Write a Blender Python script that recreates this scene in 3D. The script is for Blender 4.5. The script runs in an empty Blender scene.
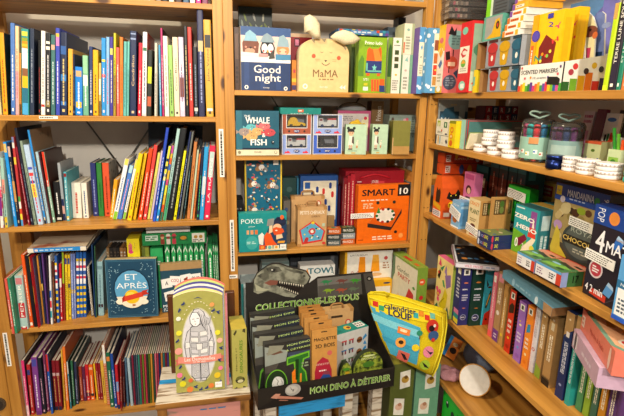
import bpy, math, random
from mathutils import Vector, Matrix
random.seed(7)
PI = math.pi
COL = bpy.context.scene.collection
# ------------------------------------------------------------------ camera
F = 459.13
YAW, PITCH, ROLL = (math.radians(a) for a in (12.103, 13.3566, 1.0168))
EYE = Vector((0, -1.6, 1.62))
CW = Vector((math.sin(YAW) * math.cos(PITCH), math.cos(YAW) * math.cos(PITCH), -math.sin(PITCH)))
R0 = Vector((math.cos(YAW), -math.sin(YAW), 0)); U0 = R0.cross(CW)
CR = R0 * math.cos(ROLL) + U0 * math.sin(ROLL)
CU = -R0 * math.sin(ROLL) + U0 * math.cos(ROLL)
cd = bpy.data.cameras.new('camera'); cam = bpy.data.objects.new('camera', cd); COL.objects.link(cam)
cd.sensor_width = 36; cd.lens = F / 624 * 36; cd.clip_start = 0.02
M = Matrix((CR, CU, -CW)).transposed().to_4x4(); M.translation = EYE
cam.matrix_world = M
bpy.context.scene.camera = cam

def ray(x, y): return CW * F + CR * (x - 312) - CU * (y - 208)
def onp(x, y, p, n):
    d = ray(x, y); return EYE + d * ((Vector(p) - EYE).dot(n) / d.dot(n))
def onX(x, y, v): return onp(x, y, (v, 0, 0), Vector((1, 0, 0)))
def onY(x, y, v): return onp(x, y, (0, v, 0), Vector((0, 1, 0)))
def onZ(x, y, v): return onp(x, y, (0, 0, v), Vector((0, 0, 1)))

# ------------------------------------------------------------------ materials
def lin(h):
    out = []
    for i in (0, 2, 4):
        c = int(h[i:i + 2], 16) / 255
        out.append(c / 12.92 if c <= .04045 else ((c + .055) / 1.055) ** 2.4)
    return out
MATS = {}
def base(name, rough, spec=.35):
    m = bpy.data.materials.new(name); m.use_nodes = True
    nt = m.node_tree; b = nt.nodes['Principled BSDF']
    b.inputs['Roughness'].default_value = rough
    b.inputs['Specular IOR Level'].default_value = spec
    return m, nt, b
def mat(h, kind='card'):
    """printed card / cloth / plastic / metal of one colour with a faint fibre variation"""
    k = (h, kind)
    if k in MATS: return MATS[k]
    rough, spec = dict(card=(.42, .35), gloss=(.18, .5), paper=(.8, .15), cloth=(.9, .1), plastic=(.3, .5), metal=(.3, .5), matte=(.7, .2))[kind]
    m, nt, b = base('%s_%s' % (kind, h), rough, spec)
    c = lin(h)
    tc = nt.nodes.new('ShaderNodeTexCoord'); nz = nt.nodes.new('ShaderNodeTexNoise')
    nz.inputs['Scale'].default_value = dict(cloth=220, metal=30).get(kind, 60); nz.inputs['Detail'].default_value = 3
    rp = nt.nodes.new('ShaderNodeValToRGB')
    a = .86 if kind in ('cloth', 'paper') else .93
    rp.color_ramp.elements[0].position = .35; rp.color_ramp.elements[1].position = .65
    rp.color_ramp.elements[0].color = [x * a for x in c] + [1]
    rp.color_ramp.elements[1].color = [min(1, x * 1.03) for x in c] + [1]
    nt.links.new(tc.outputs['Object'], nz.inputs['Vector'])
    nt.links.new(nz.outputs['Fac'], rp.inputs['Fac']); nt.links.new(rp.outputs['Color'], b.inputs['Base Color'])
    if kind == 'metal': b.inputs['Metallic'].default_value = .9
    if kind == 'cloth':
        bp = nt.nodes.new('ShaderNodeBump'); bp.inputs['Strength'].default_value = .25; bp.inputs['Distance'].default_value = .001
        nt.links.new(nz.outputs['Fac'], bp.inputs['Height']); nt.links.new(bp.outputs['Normal'], b.inputs['Normal'])
    MATS[k] = m; return m
def wood(name, axis, light, dark, rough=.42, knots=True):
    k = (name, axis)
    if k in MATS: return MATS[k]
    m, nt, b = base('%s_%d' % (name, axis), rough, .35)
    tc = nt.nodes.new('ShaderNodeTexCoord'); mp = nt.nodes.new('ShaderNodeMapping')
    sc = [38, 38, 38]; sc[axis] = 1.6; mp.inputs['Scale'].default_value = sc
    oi = nt.nodes.new('ShaderNodeObjectInfo'); va = nt.nodes.new('ShaderNodeVectorMath'); va.operation = 'ADD'
    ml = nt.nodes.new('ShaderNodeVectorMath'); ml.operation = 'SCALE'; ml.inputs['Scale'].default_value = 13
    cx = nt.nodes.new('ShaderNodeCombineXYZ')
    for i in range(3): nt.links.new(oi.outputs['Random'], cx.inputs[i])
    nt.links.new(cx.outputs[0], ml.inputs[0])
    nt.links.new(tc.outputs['Object'], va.inputs[0]); nt.links.new(ml.outputs[0], va.inputs[1])
    nt.links.new(va.outputs[0], mp.inputs['Vector'])
    nz = nt.nodes.new('ShaderNodeTexNoise'); nz.inputs['Scale'].default_value = 1.0; nz.inputs['Detail'].default_value = 5; nz.inputs['Distortion'].default_value = .6
    nt.links.new(mp.outputs[0], nz.inputs['Vector'])
    rp = nt.nodes.new('ShaderNodeValToRGB')
    rp.color_ramp.elements[0].position = .28; rp.color_ramp.elements[1].position = .62
    rp.color_ramp.elements[0].color = lin(dark) + [1]; rp.color_ramp.elements[1].color = lin(light) + [1]
    nt.links.new(nz.outputs['Fac'], rp.inputs['Fac'])
    out = rp.outputs['Color']
    if knots:
        mp2 = nt.nodes.new('ShaderNodeMapping'); s2 = [17, 17, 17]; s2[axis] = 7; mp2.inputs['Scale'].default_value = s2
        nt.links.new(va.outputs[0], mp2.inputs['Vector'])
        vo = nt.nodes.new('ShaderNodeTexVoronoi'); vo.inputs['Scale'].default_value = 1
        nt.links.new(mp2.outputs[0], vo.inputs['Vector'])
        r2 = nt.nodes.new('ShaderNodeValToRGB'); r2.color_ramp.elements[0].position = .09; r2.color_ramp.elements[1].position = .2
        nt.links.new(vo.outputs['Distance'], r2.inputs['Fac'])
        mx = nt.nodes.new('ShaderNodeMix'); mx.data_type = 'RGBA'
        nt.links.new(r2.outputs['Color'], mx.inputs[0]); mx.inputs[6].default_value = lin('4a2a12') + [1]
        nt.links.new(out, mx.inputs[7]); out = mx.outputs[2]
    nt.links.new(out, b.inputs['Base Color'])
    bp = nt.nodes.new('ShaderNodeBump'); bp.inputs['Strength'].default_value = .12; bp.inputs['Distance'].default_value = .002
    nt.links.new(nz.outputs['Fac'], bp.inputs['Height']); nt.links.new(bp.outputs['Normal'], b.inputs['Normal'])
    MATS[k] = m; return m
def pine(axis): return wood('pine', axis, 'c78f42', '9c6726')
def clear(h='ffffff', dens=.82):
    k = (h, 'clear', dens)
    if k in MATS: return MATS[k]
    m = bpy.data.materials.new('clear_plastic_' + h); m.use_nodes = True; nt = m.node_tree
    nt.nodes.clear(); o = nt.nodes.new('ShaderNodeOutputMaterial')
    t = nt.nodes.new('ShaderNodeBsdfTransparent'); t.inputs['Color'].default_value = lin(h) + [1]
    g = nt.nodes.new('ShaderNodeBsdfGlossy'); g.inputs['Roughness'].default_value = .08; g.inputs['Color'].default_value = (.9, .9, .9, 1)
    d = nt.nodes.new('ShaderNodeBsdfDiffuse'); d.inputs['Color'].default_value = lin(h) + [1]
    f = nt.nodes.new('ShaderNodeFresnel'); f.inputs['IOR'].default_value = 1.45
    a = nt.nodes.new('ShaderNodeMixShader'); b = nt.nodes.new('ShaderNodeMixShader'); b.inputs[0].default_value = 1 - dens
    nt.links.new(f.outputs[0], a.inputs[0]); nt.links.new(t.outputs[0], b.inputs[1]); nt.links.new(d.outputs[0], b.inputs[2])
    nt.links.new(b.outputs[0], a.inputs[1]); nt.links.new(g.outputs[0], a.inputs[2]); nt.links.new(a.outputs[0], o.inputs[0])
    MATS[k] = m; return m
def two_tone(name, c1, c2, scale, lo=.45, hi=.55, stretch=(1, 1, 1), kind='noise', rough=.5):
    k = (name, 'tt')
    if k in MATS: return MATS[k]
    m, nt, b = base(name, rough, .3)
    tc = nt.nodes.new('ShaderNodeTexCoord'); mp = nt.nodes.new('ShaderNodeMapping'); mp.inputs['Scale'].default_value = stretch
    nt.links.new(tc.outputs['Object'], mp.inputs['Vector'])
    if kind == 'noise':
        t = nt.nodes.new('ShaderNodeTexNoise'); t.inputs['Detail'].default_value = 6; o = 'Fac'
    elif kind == 'voronoi':
        t = nt.nodes.new('ShaderNodeTexVoronoi'); o = 'Distance'
    elif kind == 'wave':
        t = nt.nodes.new('ShaderNodeTexWave'); o = 'Fac'
    t.inputs['Scale'].default_value = scale
    nt.links.new(mp.outputs[0], t.inputs['Vector'])
    rp = nt.nodes.new('ShaderNodeValToRGB'); rp.color_ramp.elements[0].position = lo; rp.color_ramp.elements[1].position = hi
    rp.color_ramp.elements[0].color = lin(c1) + [1]; rp.color_ramp.elements[1].color = lin(c2) + [1]
    nt.links.new(t.outputs[o], rp.inputs['Fac']); nt.links.new(rp.outputs['Color'], b.inputs['Base Color'])
    MATS[k] = m; return m
def M_(c):
    if isinstance(c, str):
        if ':' in c:
            h, k = c.split(':'); return mat(h, k)
        return mat(c)
    return c
PAGES = two_tone('page_block_paper', 'b4aa98', 'd6ccba', 1.0, .35, .65, (900, 3, 3), 'noise', .85)

# ------------------------------------------------------------------ mesh builder
class MB:
    def __init__(s): s.v = []; s.f = []; s.m = []; s.mats = []; s.sm = []
    def slot(s, c):
        m = M_(c)
        if m not in s.mats: s.mats.append(m)
        return s.mats.index(m)
    def face(s, pts, c, smooth=False):
        n = len(s.v); s.v += [tuple(p) for p in pts]; s.f.append(list(range(n, n + len(pts)))); s.m.append(s.slot(c)); s.sm.append(smooth)
    def tris(s, pts, faces, c, smooth=False):
        n = len(s.v); s.v += [tuple(p) for p in pts]; k = s.slot(c)
        for f in faces: s.f.append([n + i for i in f]); s.m.append(k); s.sm.append(smooth)
    def box(s, x0, y0, z0, x1, y1, z1, c, **fc):
        P = [(x0, y0, z0), (x1, y0, z0), (x1, y1, z0), (x0, y1, z0), (x0, y0, z1), (x1, y0, z1), (x1, y1, z1), (x0, y1, z1)]
        n = len(s.v); s.v += P
        for nm, q in (('front', (0, 1, 5, 4)), ('right', (1, 2, 6, 5)), ('back', (2, 3, 7, 6)), ('left', (3, 0, 4, 7)), ('top', (4, 5, 6, 7)), ('bottom', (3, 2, 1, 0))):
            s.f.append([n + i for i in q]); s.m.append(s.slot(fc.get(nm, c))); s.sm.append(False)
    def prism(s, out, y0, y1, c, side=None, axis='y'):
        """outline of (x, z) points counter-clockwise seen from the front, extruded from y0 (front) to y1"""
        n = len(s.v); k = len(out)
        if axis == 'y': s.v += [(a, y0, b) for a, b in out] + [(a, y1, b) for a, b in out]
        elif axis == 'z': s.v += [(a, b, y0) for a, b in out] + [(a, b, y1) for a, b in out]
        else: s.v += [(y0, a, b) for a, b in out] + [(y1, a, b) for a, b in out]
        s.f.append([n + i for i in range(k)]); s.f.append([n + k + i for i in range(k - 1, -1, -1)]); s.m += [s.slot(c)] * 2; s.sm += [False] * 2
        for i in range(k):
            j = (i + 1) % k
            s.f.append([n + i, n + k + i, n + k + j, n + j]); s.m.append(s.slot(side or c)); s.sm.append(False)
    def lathe(s, prof, c, cx=0, cy=0, n=24, cols=None, caps=True):
        b = len(s.v)
        for r, z in prof:
            for i in range(n):
                a = 2 * PI * i / n; s.v.append((cx + r * math.cos(a), cy + r * math.sin(a), z))
        for j in range(len(prof) - 1):
            for i in range(n):
                i2 = (i + 1) % n
                s.f.append([b + j * n + i, b + j * n + i2, b + (j + 1) * n + i2, b + (j + 1) * n + i]); s.m.append(s.slot(cols[j] if cols else c)); s.sm.append(True)
        if caps:
            s.f.append([b + i for i in range(n - 1, -1, -1)]); s.m.append(s.slot(c)); s.sm.append(False)
            q = b + (len(prof) - 1) * n
            s.f.append([q + i for i in range(n)]); s.m.append(s.slot(cols[-1] if cols else c)); s.sm.append(False)
    def tube(s, pts, r, c, n=8, closed=False):
        pts = [Vector(p) for p in pts]; b = len(s.v); N = len(pts)
        for i, p in enumerate(pts):
            if closed: t = pts[(i + 1) % N] - pts[i - 1]
            else: t = pts[min(i + 1, N - 1)] - pts[max(i - 1, 0)]
            t.normalize(); a = t.orthogonal() if abs(t.y) > .99 else t.cross(Vector((0, 1, 0))); a.normalize(); q = t.cross(a)
            for k in range(n):
                w = 2 * PI * k / n; s.v.append(tuple(p + a * (r * math.cos(w)) + q * (r * math.sin(w))))
        for i in range(N if closed else N - 1):
            i2 = (i + 1) % N
            for k in range(n):
                k2 = (k + 1) % n
                s.f.append([b + i * n + k, b + i * n + k2, b + i2 * n + k2, b + i2 * n + k]); s.m.append(s.slot(c)); s.sm.append(True)
        if not closed:
            s.f.append([b + k for k in range(n)]); s.m.append(s.slot(c)); s.sm.append(False)
            s.f.append([b + (N - 1) * n + k for k in range(n)]); s.m.append(s.slot(c)); s.sm.append(False)
    def build(s, name, parent=None, bevel=0):
        me = bpy.data.meshes.new(name); me.from_pydata(s.v, [], s.f)
        for m in s.mats: me.materials.append(m)
        me.polygons.foreach_set('material_index', s.m); me.polygons.foreach_set('use_smooth', s.sm); me.update()
        o = bpy.data.objects.new(name, me); COL.objects.link(o)
        if parent is not None: o.parent = parent
        if bevel:
            b = o.modifiers.new('bevel', 'BEVEL'); b.width = bevel; b.segments = 2; b.limit_method = 'ANGLE'
        return o

# ------------------------------------------------------------------ lettering and printed art
TXT = {}
def text_mesh(s, bold):
    k = (s, bold)
    if k in TXT: return TXT[k]
    cu = bpy.data.curves.new('t', 'FONT'); cu.body = s; cu.size = 1; cu.resolution_u = 2
    o = bpy.data.objects.new('t', cu); me = bpy.data.meshes.new_from_object(o)
    P = [(v.co.x, v.co.y) for v in me.vertices]; Fs = [list(p.vertices) for p in me.polygons]
    if bold:      # heavier strokes: the same letters laid side by side a hair apart
        k_ = 8 if bold > .03 else 4; P0, F0 = P, Fs; P, Fs = [], []
        for i in range(k_):
            dx, dy = bold * math.cos(2 * PI * i / k_ + .4), bold * math.sin(2 * PI * i / k_ + .4) * (1 if k_ == 8 else .5)
            Fs += [[a + len(P) for a in f] for f in F0]; P += [(x + dx, y + dy) for x, y in P0]
    bpy.data.objects.remove(o); bpy.data.curves.remove(cu); bpy.data.meshes.remove(me)
    P = [(x, y, 0 if not bold else i // (len(P) // k_)) for i, (x, y) in enumerate(P)]
    xs = [p[0] for p in P] or [0, 1]; ys = [p[1] for p in P] or [0, 1]
    TXT[k] = (P, Fs, min(xs), max(xs), min(ys), max(ys)); return TXT[k]
class Art:
    """print on a flat face: u across (0..1), v up (0..1); each op lies a hair above the last"""
    def __init__(s, mb, o, ux, uy, W, H, rng=None):
        s.mb = mb; s.o = Vector(o); s.ux = Vector(ux); s.uy = Vector(uy); s.n = s.ux.cross(s.uy); s.W = W; s.H = H; s.k = 0.0003; s.top = 1; s.rng = rng or random
    def P(s, u, v):
        u = min(1, max(0, u)); v = min(s.top, max(0, v))
        return s.o + s.ux * (u * s.W) + s.uy * (v * s.H) + s.n * s.k
    def up(s): s.k += 4e-5
    def r(s, u0, v0, u1, v1, c): s.mb.face([s.P(u0, v0), s.P(u1, v0), s.P(u1, v1), s.P(u0, v1)], c); s.up()
    def p(s, pts, c): s.mb.face([s.P(*q) for q in pts], c); s.up()
    def e(s, cx, cy, rx, ry, c, n=18, rot=0):
        ca, sa = math.cos(rot), math.sin(rot); pts = []; ry_ = min(ry * s.W, .46 * s.H)
        for i in range(n):
            a = 2 * PI * i / n; x = rx * s.W * math.cos(a); y = ry_ * math.sin(a)
            pts.append((cx + (x * ca - y * sa) / s.W, cy + (x * sa + y * ca) / s.H))
        s.p(pts, c)
    def t(s, txt, cx, cy, h, c, rot=0, w=None, bold=0.0):
        """h = letter height as share of face height (of W when rotated); w = limit of text length (share)"""
        P, Fs, x0, x1, y0, y1 = text_mesh(txt, bold)
        sc = h * (s.W if rot else s.H) / max(.3, (y1 - y0)); sx = sc
        if w:
            lim = w * (s.H if rot else s.W); sx = lim / max(.01, (x1 - x0))
        ca, sa = math.cos(rot), math.sin(rot); pts = []
        for (x, y, lay) in P:
            X = (x - (x0 + x1) / 2) * sx; Y = (y - (y0 + y1) / 2) * sc
            pts.append(s.P(cx + (X * ca - Y * sa) / s.W, cy + (X * sa + Y * ca) / s.H) + s.n * (2.5e-5 * lay))
        if P: s.k += 2.5e-5 * P[-1][2]
        s.mb.tris(pts, Fs, c); s.up()
    def g(s, u0, v0, u1, v1, c, rows=3, fill=.55, vert=False):
        """small print too fine to read: rows of short dashes"""
        if vert:
            w = (u1 - u0) / rows
            for i in range(rows):
                v = v0
                while v < v1 - .004:
                    l = min(s.rng.uniform(.008, .06), v1 - v); s.mb.face([s.P(u0 + w * (i + .5 - fill / 2), v), s.P(u0 + w * (i + .5 + fill / 2), v), s.P(u0 + w * (i + .5 + fill / 2), v + l), s.P(u0 + w * (i + .5 - fill / 2), v + l)], c); v += l + .009
        else:
            h = (v1 - v0) / rows
            for i in range(rows):
                u = u0; end = u1 - s.rng.uniform(0, .25) * (u1 - u0)
                while u < end - .01:
                    l = min(s.rng.uniform(.03, .1), end - u); a = v0 + h * (i + .5 - fill / 2); b = a + h * fill
                    s.mb.face([s.P(u, a), s.P(u + l, a), s.P(u + l, b), s.P(u, b)], c); u += l + .025
        s.up()
    def blobs(s, n, cols, u0=.05, v0=.05, u1=.95, v1=.95, rmin=.02, rmax=.05, asp=1.0):
        for i in range(n):
            r_ = s.rng.uniform(rmin, rmax)
            s.e(s.rng.uniform(u0, u1), s.rng.uniform(v0, v1), r_, r_ * s.rng.uniform(.5, 1.2) * asp, cols[i % len(cols)], 9, s.rng.uniform(0, 3))
    def run(s, ops):
        for op in ops: getattr(s, op[0])(*op[1:-1], **op[-1]) if isinstance(op[-1], dict) else getattr(s, op[0])(*op[1:])

# ------------------------------------------------------------------ things
LABELS = {}
def tag(o, label, cat, group=None, kind=None):
    o['label'] = label; o['category'] = cat
    if group: o['group'] = group
    if kind: o['kind'] = kind
    n = len(label.split())
    if n > 16 or n < 4: print('LABEL LENGTH', n, label)
    if label in LABELS: print('LABEL DUP', label)
    LABELS[label] = o
def thing(name, label, cat, loc=(0, 0, 0), rot=(0, 0, 0), group=None):
    o = bpy.data.objects.new(name, None); COL.objects.link(o); o.empty_display_size = .05
    o.location = loc; o.rotation_euler = rot; tag(o, label, cat, group); return o
def struct(mb, name, bevel=0):
    o = mb.build(name, bevel=bevel); o['kind'] = 'structure'; return o

class Fr:   # where an upright box stands: front-bottom-left corner, width, height, yaw, tilt
    def __init__(s, o, W, H, yaw, tilt=0): s.o = Vector(o); s.W = W; s.H = H; s.yaw = yaw; s.tilt = tilt
    def rot(s): return (-s.tilt, 0, s.yaw)
def stand(bl, br, top, z, tilt=0):
    """front lower edge seen at pixels bl-br on the level z; top = pixel of the upper left corner"""
    A = onZ(*bl, z); B = onZ(*br, z); d = B - A; yaw = math.atan2(d.y, d.x)
    n = Matrix.Rotation(yaw, 3, 'Z') @ (Matrix.Rotation(-tilt, 3, 'X') @ Vector((0, -1, 0)))
    T = onp(*top, A, n); return Fr(A, d.length, (T - A).length, yaw, tilt)
def atY(xl, xr, yt, z, Y, ym=None):
    a = onY(xl, yt, Y); b = onY(xr, ym if ym else yt, Y); return Fr((a.x, Y, z), b.x - a.x, a.z - z, 0)
def atX(xl, xr, yt, z, X, ym=None):
    a = onX(xl, yt, X); b = onX(xr, ym if ym else yt, X); return Fr((X, a.y, z), a.y - b.y, a.z - z, -PI / 2)

def carton(name, label, cat, fr, D, col, front=(), right=(), top=(), left=(), group=None, side=None, topc=None, lid=.72, traycol=None, leftc=None, parts=True, seed=None):
    """a two-piece game box standing on edge: lid towards the viewer, tray behind it"""
    rng = random.Random(seed if seed is not None else sum(map(ord, label)))
    t = thing(name, label, cat, fr.o + Vector((0, 0, D * math.sin(fr.tilt))), fr.rot(), group)
    mb = MB(); W, H = fr.W, fr.H; d = D * lid if parts else D
    e = .0012
    mb.box(0, 0, 0, W, d, H, col, right=side or col, left=leftc or side or col, top=topc or side or col)
    for ops, args in ((front, ((0, 0, 0), (1, 0, 0), (0, 0, 1), W, H)), (right, ((W, 0, 0), (0, 1, 0), (0, 0, 1), d, H)),
                      (left, ((0, d, 0), (0, -1, 0), (0, 0, 1), d, H)), (top, ((0, 0, H), (1, 0, 0), (0, 1, 0), W, d))):
        if ops: Art(mb, *args, rng=rng).run(ops)
    if parts:
        mb.build('lid', t)
        m2 = MB(); m2.box(e, d, e, W - e, D, H - e, traycol or side or col); m2.build('tray', t)
    else: mb.build('carton', t)
    return t
def sticker(parent, o, ux, uy, W, H, col='f4f2ec', ops=(), name='sticker'):
    mb = MB(); o = Vector(o); ux = Vector(ux).normalized(); uy = Vector(uy).normalized(); n = ux.cross(uy)
    P = lambda a, b, c: o + ux * a + uy * b + n * c
    h = .0012
    q = [P(0, 0, 0), P(W, 0, 0), P(W, H, 0), P(0, H, 0)]; r = [P(0, 0, h), P(W, 0, h), P(W, H, h), P(0, H, h)]
    mb.face(r, col)
    for i in range(4): j = (i + 1) % 4; mb.face([q[i], q[j], r[j], r[i]], col)
    a = Art(mb, o + n * h, ux, uy, W, H, random.Random(int(W * 1e5))); a.k = .0002
    if not ops: a.g(.04, .1, .96, .9, '4a4a4a:paper', max(1, round(H / .006)), .4)
    a.run(ops); return mb.build(name, parent)

def book(label, Pw, t, h, d, lean, yaw, col, tcol, title, bands=(), cover=None, group=None, name='book', tilt=0, soft=None):
    rng = random.Random(sum(map(ord, label)))
    loc = Vector(Pw)
    if lean > 0: loc.z += t * math.sin(lean)
    th = thing(name, label, 'book', loc, (-tilt, lean, yaw), group)
    mb = MB(); c = .0022 if t > .012 else .0009; cv = cover or col
    if t < .004: c = t * .2
    q = t * .22
    prof = [(0, .002), (q * .35, .0007), (q, 0.0001), (t - q, .0001), (t - q * .35, .0007), (t, .002)]
    for i in range(5):
        (xa, ya), (xb, yb) = prof[i], prof[i + 1]
        mb.face([(xa, ya, 0), (xb, yb, 0), (xb, yb, h), (xa, ya, h)], col, False)
    mb.face([(xa_, ya_, h) for xa_, ya_ in prof] + [(t, .003, h), (0, .003, h)], col)
    mb.box(0, .002, 0, c, d, h, cv); mb.box(t - c, .002, 0, t, d, h, cv)
    A = Art(mb, (q * .5, 0, 0), (1, 0, 0), (0, 0, 1), t - q, h, rng); A.k = .0001
    for b in bands: A.r(0, b[0], 1, b[1], b[2])
    if title == '~':
        A.g(.33, rng.uniform(.12, .2), .67, rng.uniform(.6, .8), tcol, 1, .8, vert=True)
        if rng.random() < .6: A.r(.25, .04, .75, .075, tcol)
    elif title:
        A.t(title, .5, .54, .5, tcol, PI / 2, {'Cendrillon': .36, 'Jules Verne': .34, 'Croc-Blanc': .42}.get(title, .6), .006)
        A.r(.25, .03, .75, .06, tcol)
    mb.build('cover', th)
    p = MB(); g = min(.003, h * .02); p.box(c, .0032, g, t - c, d - g, h - g, PAGES); p.build('page_block', th)
    return th
# ================================================================== the room
def plane_box(name, x0, y0, z0, x1, y1, z1, m):
    mb = MB(); mb.box(x0, y0, z0, x1, y1, z1, m); return struct(mb, name)
WALL = two_tone('painted_plaster', 'ccc6bc', 'd8d2c8', 9, .3, .7, (1, 1, 1), 'noise', .85)
plane_box('floor', -2.2, -3.2, -.05, 1.35, .45, 0, wood('oak_floor', 1, '7a5a3c', '54381f'))
plane_box('wall_back', -2.2, .335, 0, 1.35, .45, 2.8, WALL)
plane_box('wall_right', 1.105, -3.2, 0, 1.25, .335, 2.8, WALL)
plane_box('ceiling', -2.2, -3.2, 2.8, 1.35, .45, 2.9, mat('d8d2c8', 'matte'))
# ------------------------------------------------------------------ pine shelving
ZL = dict(L0=1.909, L1=1.556, L2=1.198, L3=.839, L4=.48, L5=.12)
ZM = dict(M0=1.955, M1=1.645, M2=1.426, M3=1.076, M4=.72, M5=.3)
ZR = dict(R0=2.05, R1=1.648, R2=1.470, R3=1.207, R4=.886, R5=.637, R6=.3)
def board(parent, x0, y0, z0, x1, y1, z1, axis, name):
    mb = MB(); mb.box(x0, y0, z0, x1, y1, z1, pine(axis)); return mb.build(name, parent, bevel=.0015)
def holes(post, x0, x1, y):
    mb = MB()
    z = .2
    while z < 2.1:
        for fx in (.25, .75):
            x = x0 + (x1 - x0) * fx
            mb.prism([(x + .0022 * math.cos(a * PI / 4), z + .0022 * math.sin(a * PI / 4)) for a in range(8)], y - .0006, y + .001, '2a1808')
        z += .128
    mb.build('pin_hole', post)
def side_unit(t, x0, x1, xr=None):
    p = board(t, x0, 0, 0, x1, .03, 2.26, 2, 'front_post'); board(t, x0, .27, 0, x1, .30, 2.26, 2, 'back_post')
    for z in (.25, .93, 1.31, 1.7, 2.1): board(t, x0 + .006, .03, z, x1 - .006, .27, z + .04, 1, 'side_rail')
    return p
def brace(t, a, b, ext=.3):
    a = Vector(a); b = Vector(b); d = (b - a).normalized(); n = Vector((0, 1, 0)); s = d.cross(n) * .003
    A = a - d * ext; B = b + d * ext; mb = MB()
    P = [A - s, A + s, B + s, B - s]
    mb.face(P, '5a564f:metal'); mb.face([p + n * .003 for p in reversed(P)], '5a564f:metal')
    for i in range(4): j = (i + 1) % 4; mb.face([P[j], P[i], P[i] + n * .003, P[j] + n * .003], '5a564f:metal')
    mb.build('cross_brace', t)
tl = thing('pine_shelving_unit', 'pine shelving unit on the left, filled with rows of books', 'bookcase', (0, 0, 0), group='pine shelving units')
side_unit(tl, -.732, -.698); side_unit(tl, .007, .039)
for k, z in ZL.items(): board(tl, -.7, .002, z - .0175, .009, .285, z - .0005, 0, 'shelf')
brace(tl, onY(93, 130, .312), onY(117, 162, .312), .35); brace(tl, onY(141, 141, .316), onY(131, 156, .316), .35)
tn = thing('pine_shelving_unit', 'pine upright of a neighbouring shelving unit at left edge', 'bookcase', (0, 0, 0), group='pine shelving units')
side_unit(tn, -.775, -.733)
mb = MB(); c_ = onY(-2, 404, -.001)
mb.prism([(c_.x + .026 * math.cos(a * PI / 14), c_.z + .026 * math.sin(a * PI / 14)) for a in range(28)], -.006, .0, '4a3d30')
mb.prism([(c_.x + .017 * math.cos(a * PI / 10), c_.z + .017 * math.sin(a * PI / 10)) for a in range(20)], -.008, -.006, '39302a')
mb.build('dark_disc', tn)
tm = thing('pine_shelving_unit', 'pine shelving unit in the middle, filled with game boxes', 'bookcase', (0, 0, 0), group='pine shelving units')
side_unit(tm, .0392, .071); side_unit(tm, .739, .767)
for k, z in ZM.items(): board(tm, .069, .002, z - .0175, .741, .285, z - .0005, 0, 'shelf')
pa, pb = onY(271.5, 96.5, .312), onY(315, 168, .312)
brace(tm, pa, pb, .3); brace(tm, (2 * pb.x - pa.x, .316, pa.z), (pb.x, .316, pb.z), .3)
tr = thing('pine_shelving_unit', 'pine shelving unit on the right wall, at right angles to the others', 'bookcase', (0, 0, 0), group='pine shelving units')
p = board(tr, .768, -.02, 0, .8, -.001, 2.26, 2, 'front_post'); holes(p, .768, .8, -.02)
board(tr, 1.045, -.02, 0, 1.075, -.001, 2.26, 2, 'back_post')
for z in (.25, .93, 1.31, 1.56, 1.74, 2.1): board(tr, .8, -.016, z, 1.045, -.005, z + .04, 0, 'side_rail')
board(tr, .768, -1.06, 0, .8, -1.035, 2.26, 2, 'front_post'); board(tr, 1.045, -1.06, 0, 1.075, -1.035, 2.26, 2, 'back_post')
for k, z in ZR.items(): board(tr, .775, -1.034, z - .018, 1.09, -.021, z - .0005, 1, 'shelf')
brace(tr, (1.093, -.5, 1.68), (1.093, -.62, 1.52), .25)
def plabel(parent, a, b, w, y, vert=True):
    """white printed strip stuck on a board face at depth y, from pixel a (top left) to b (bottom right)"""
    A = onY(*a, y); B = onY(*b, y); mb = MB(); B.x = A.x + w if w else B.x
    mb.box(A.x, y - .0008, B.z, B.x, y, A.z, 'f2efe8:paper')
    ar = Art(mb, (A.x, y - .0008, B.z), (1, 0, 0), (0, 0, 1), B.x - A.x, A.z - B.z, random.Random(int(a[1])))
    ar.g(.25, .04, .75, .96, '3a3a3a:paper', 1, .8, vert=True) if vert else ar.g(.05, .25, .95, .75, '3a3a3a:paper', 1, .8)
    mb.build('label_strip', parent)
plabel(tl, (218.6, 129), (224.5, 177), .0155, 0); plabel(tm, (229.8, 220), (234.3, 271), .0135, 0)
plabel(tm, (229.5, 275), (237.5, 278), 0, 0, False); plabel(tl, (2.4, 333), (10, 366), .0135, 0)
plabel(tl, (39, 116), (58, 119), 0, .002, False)
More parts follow.
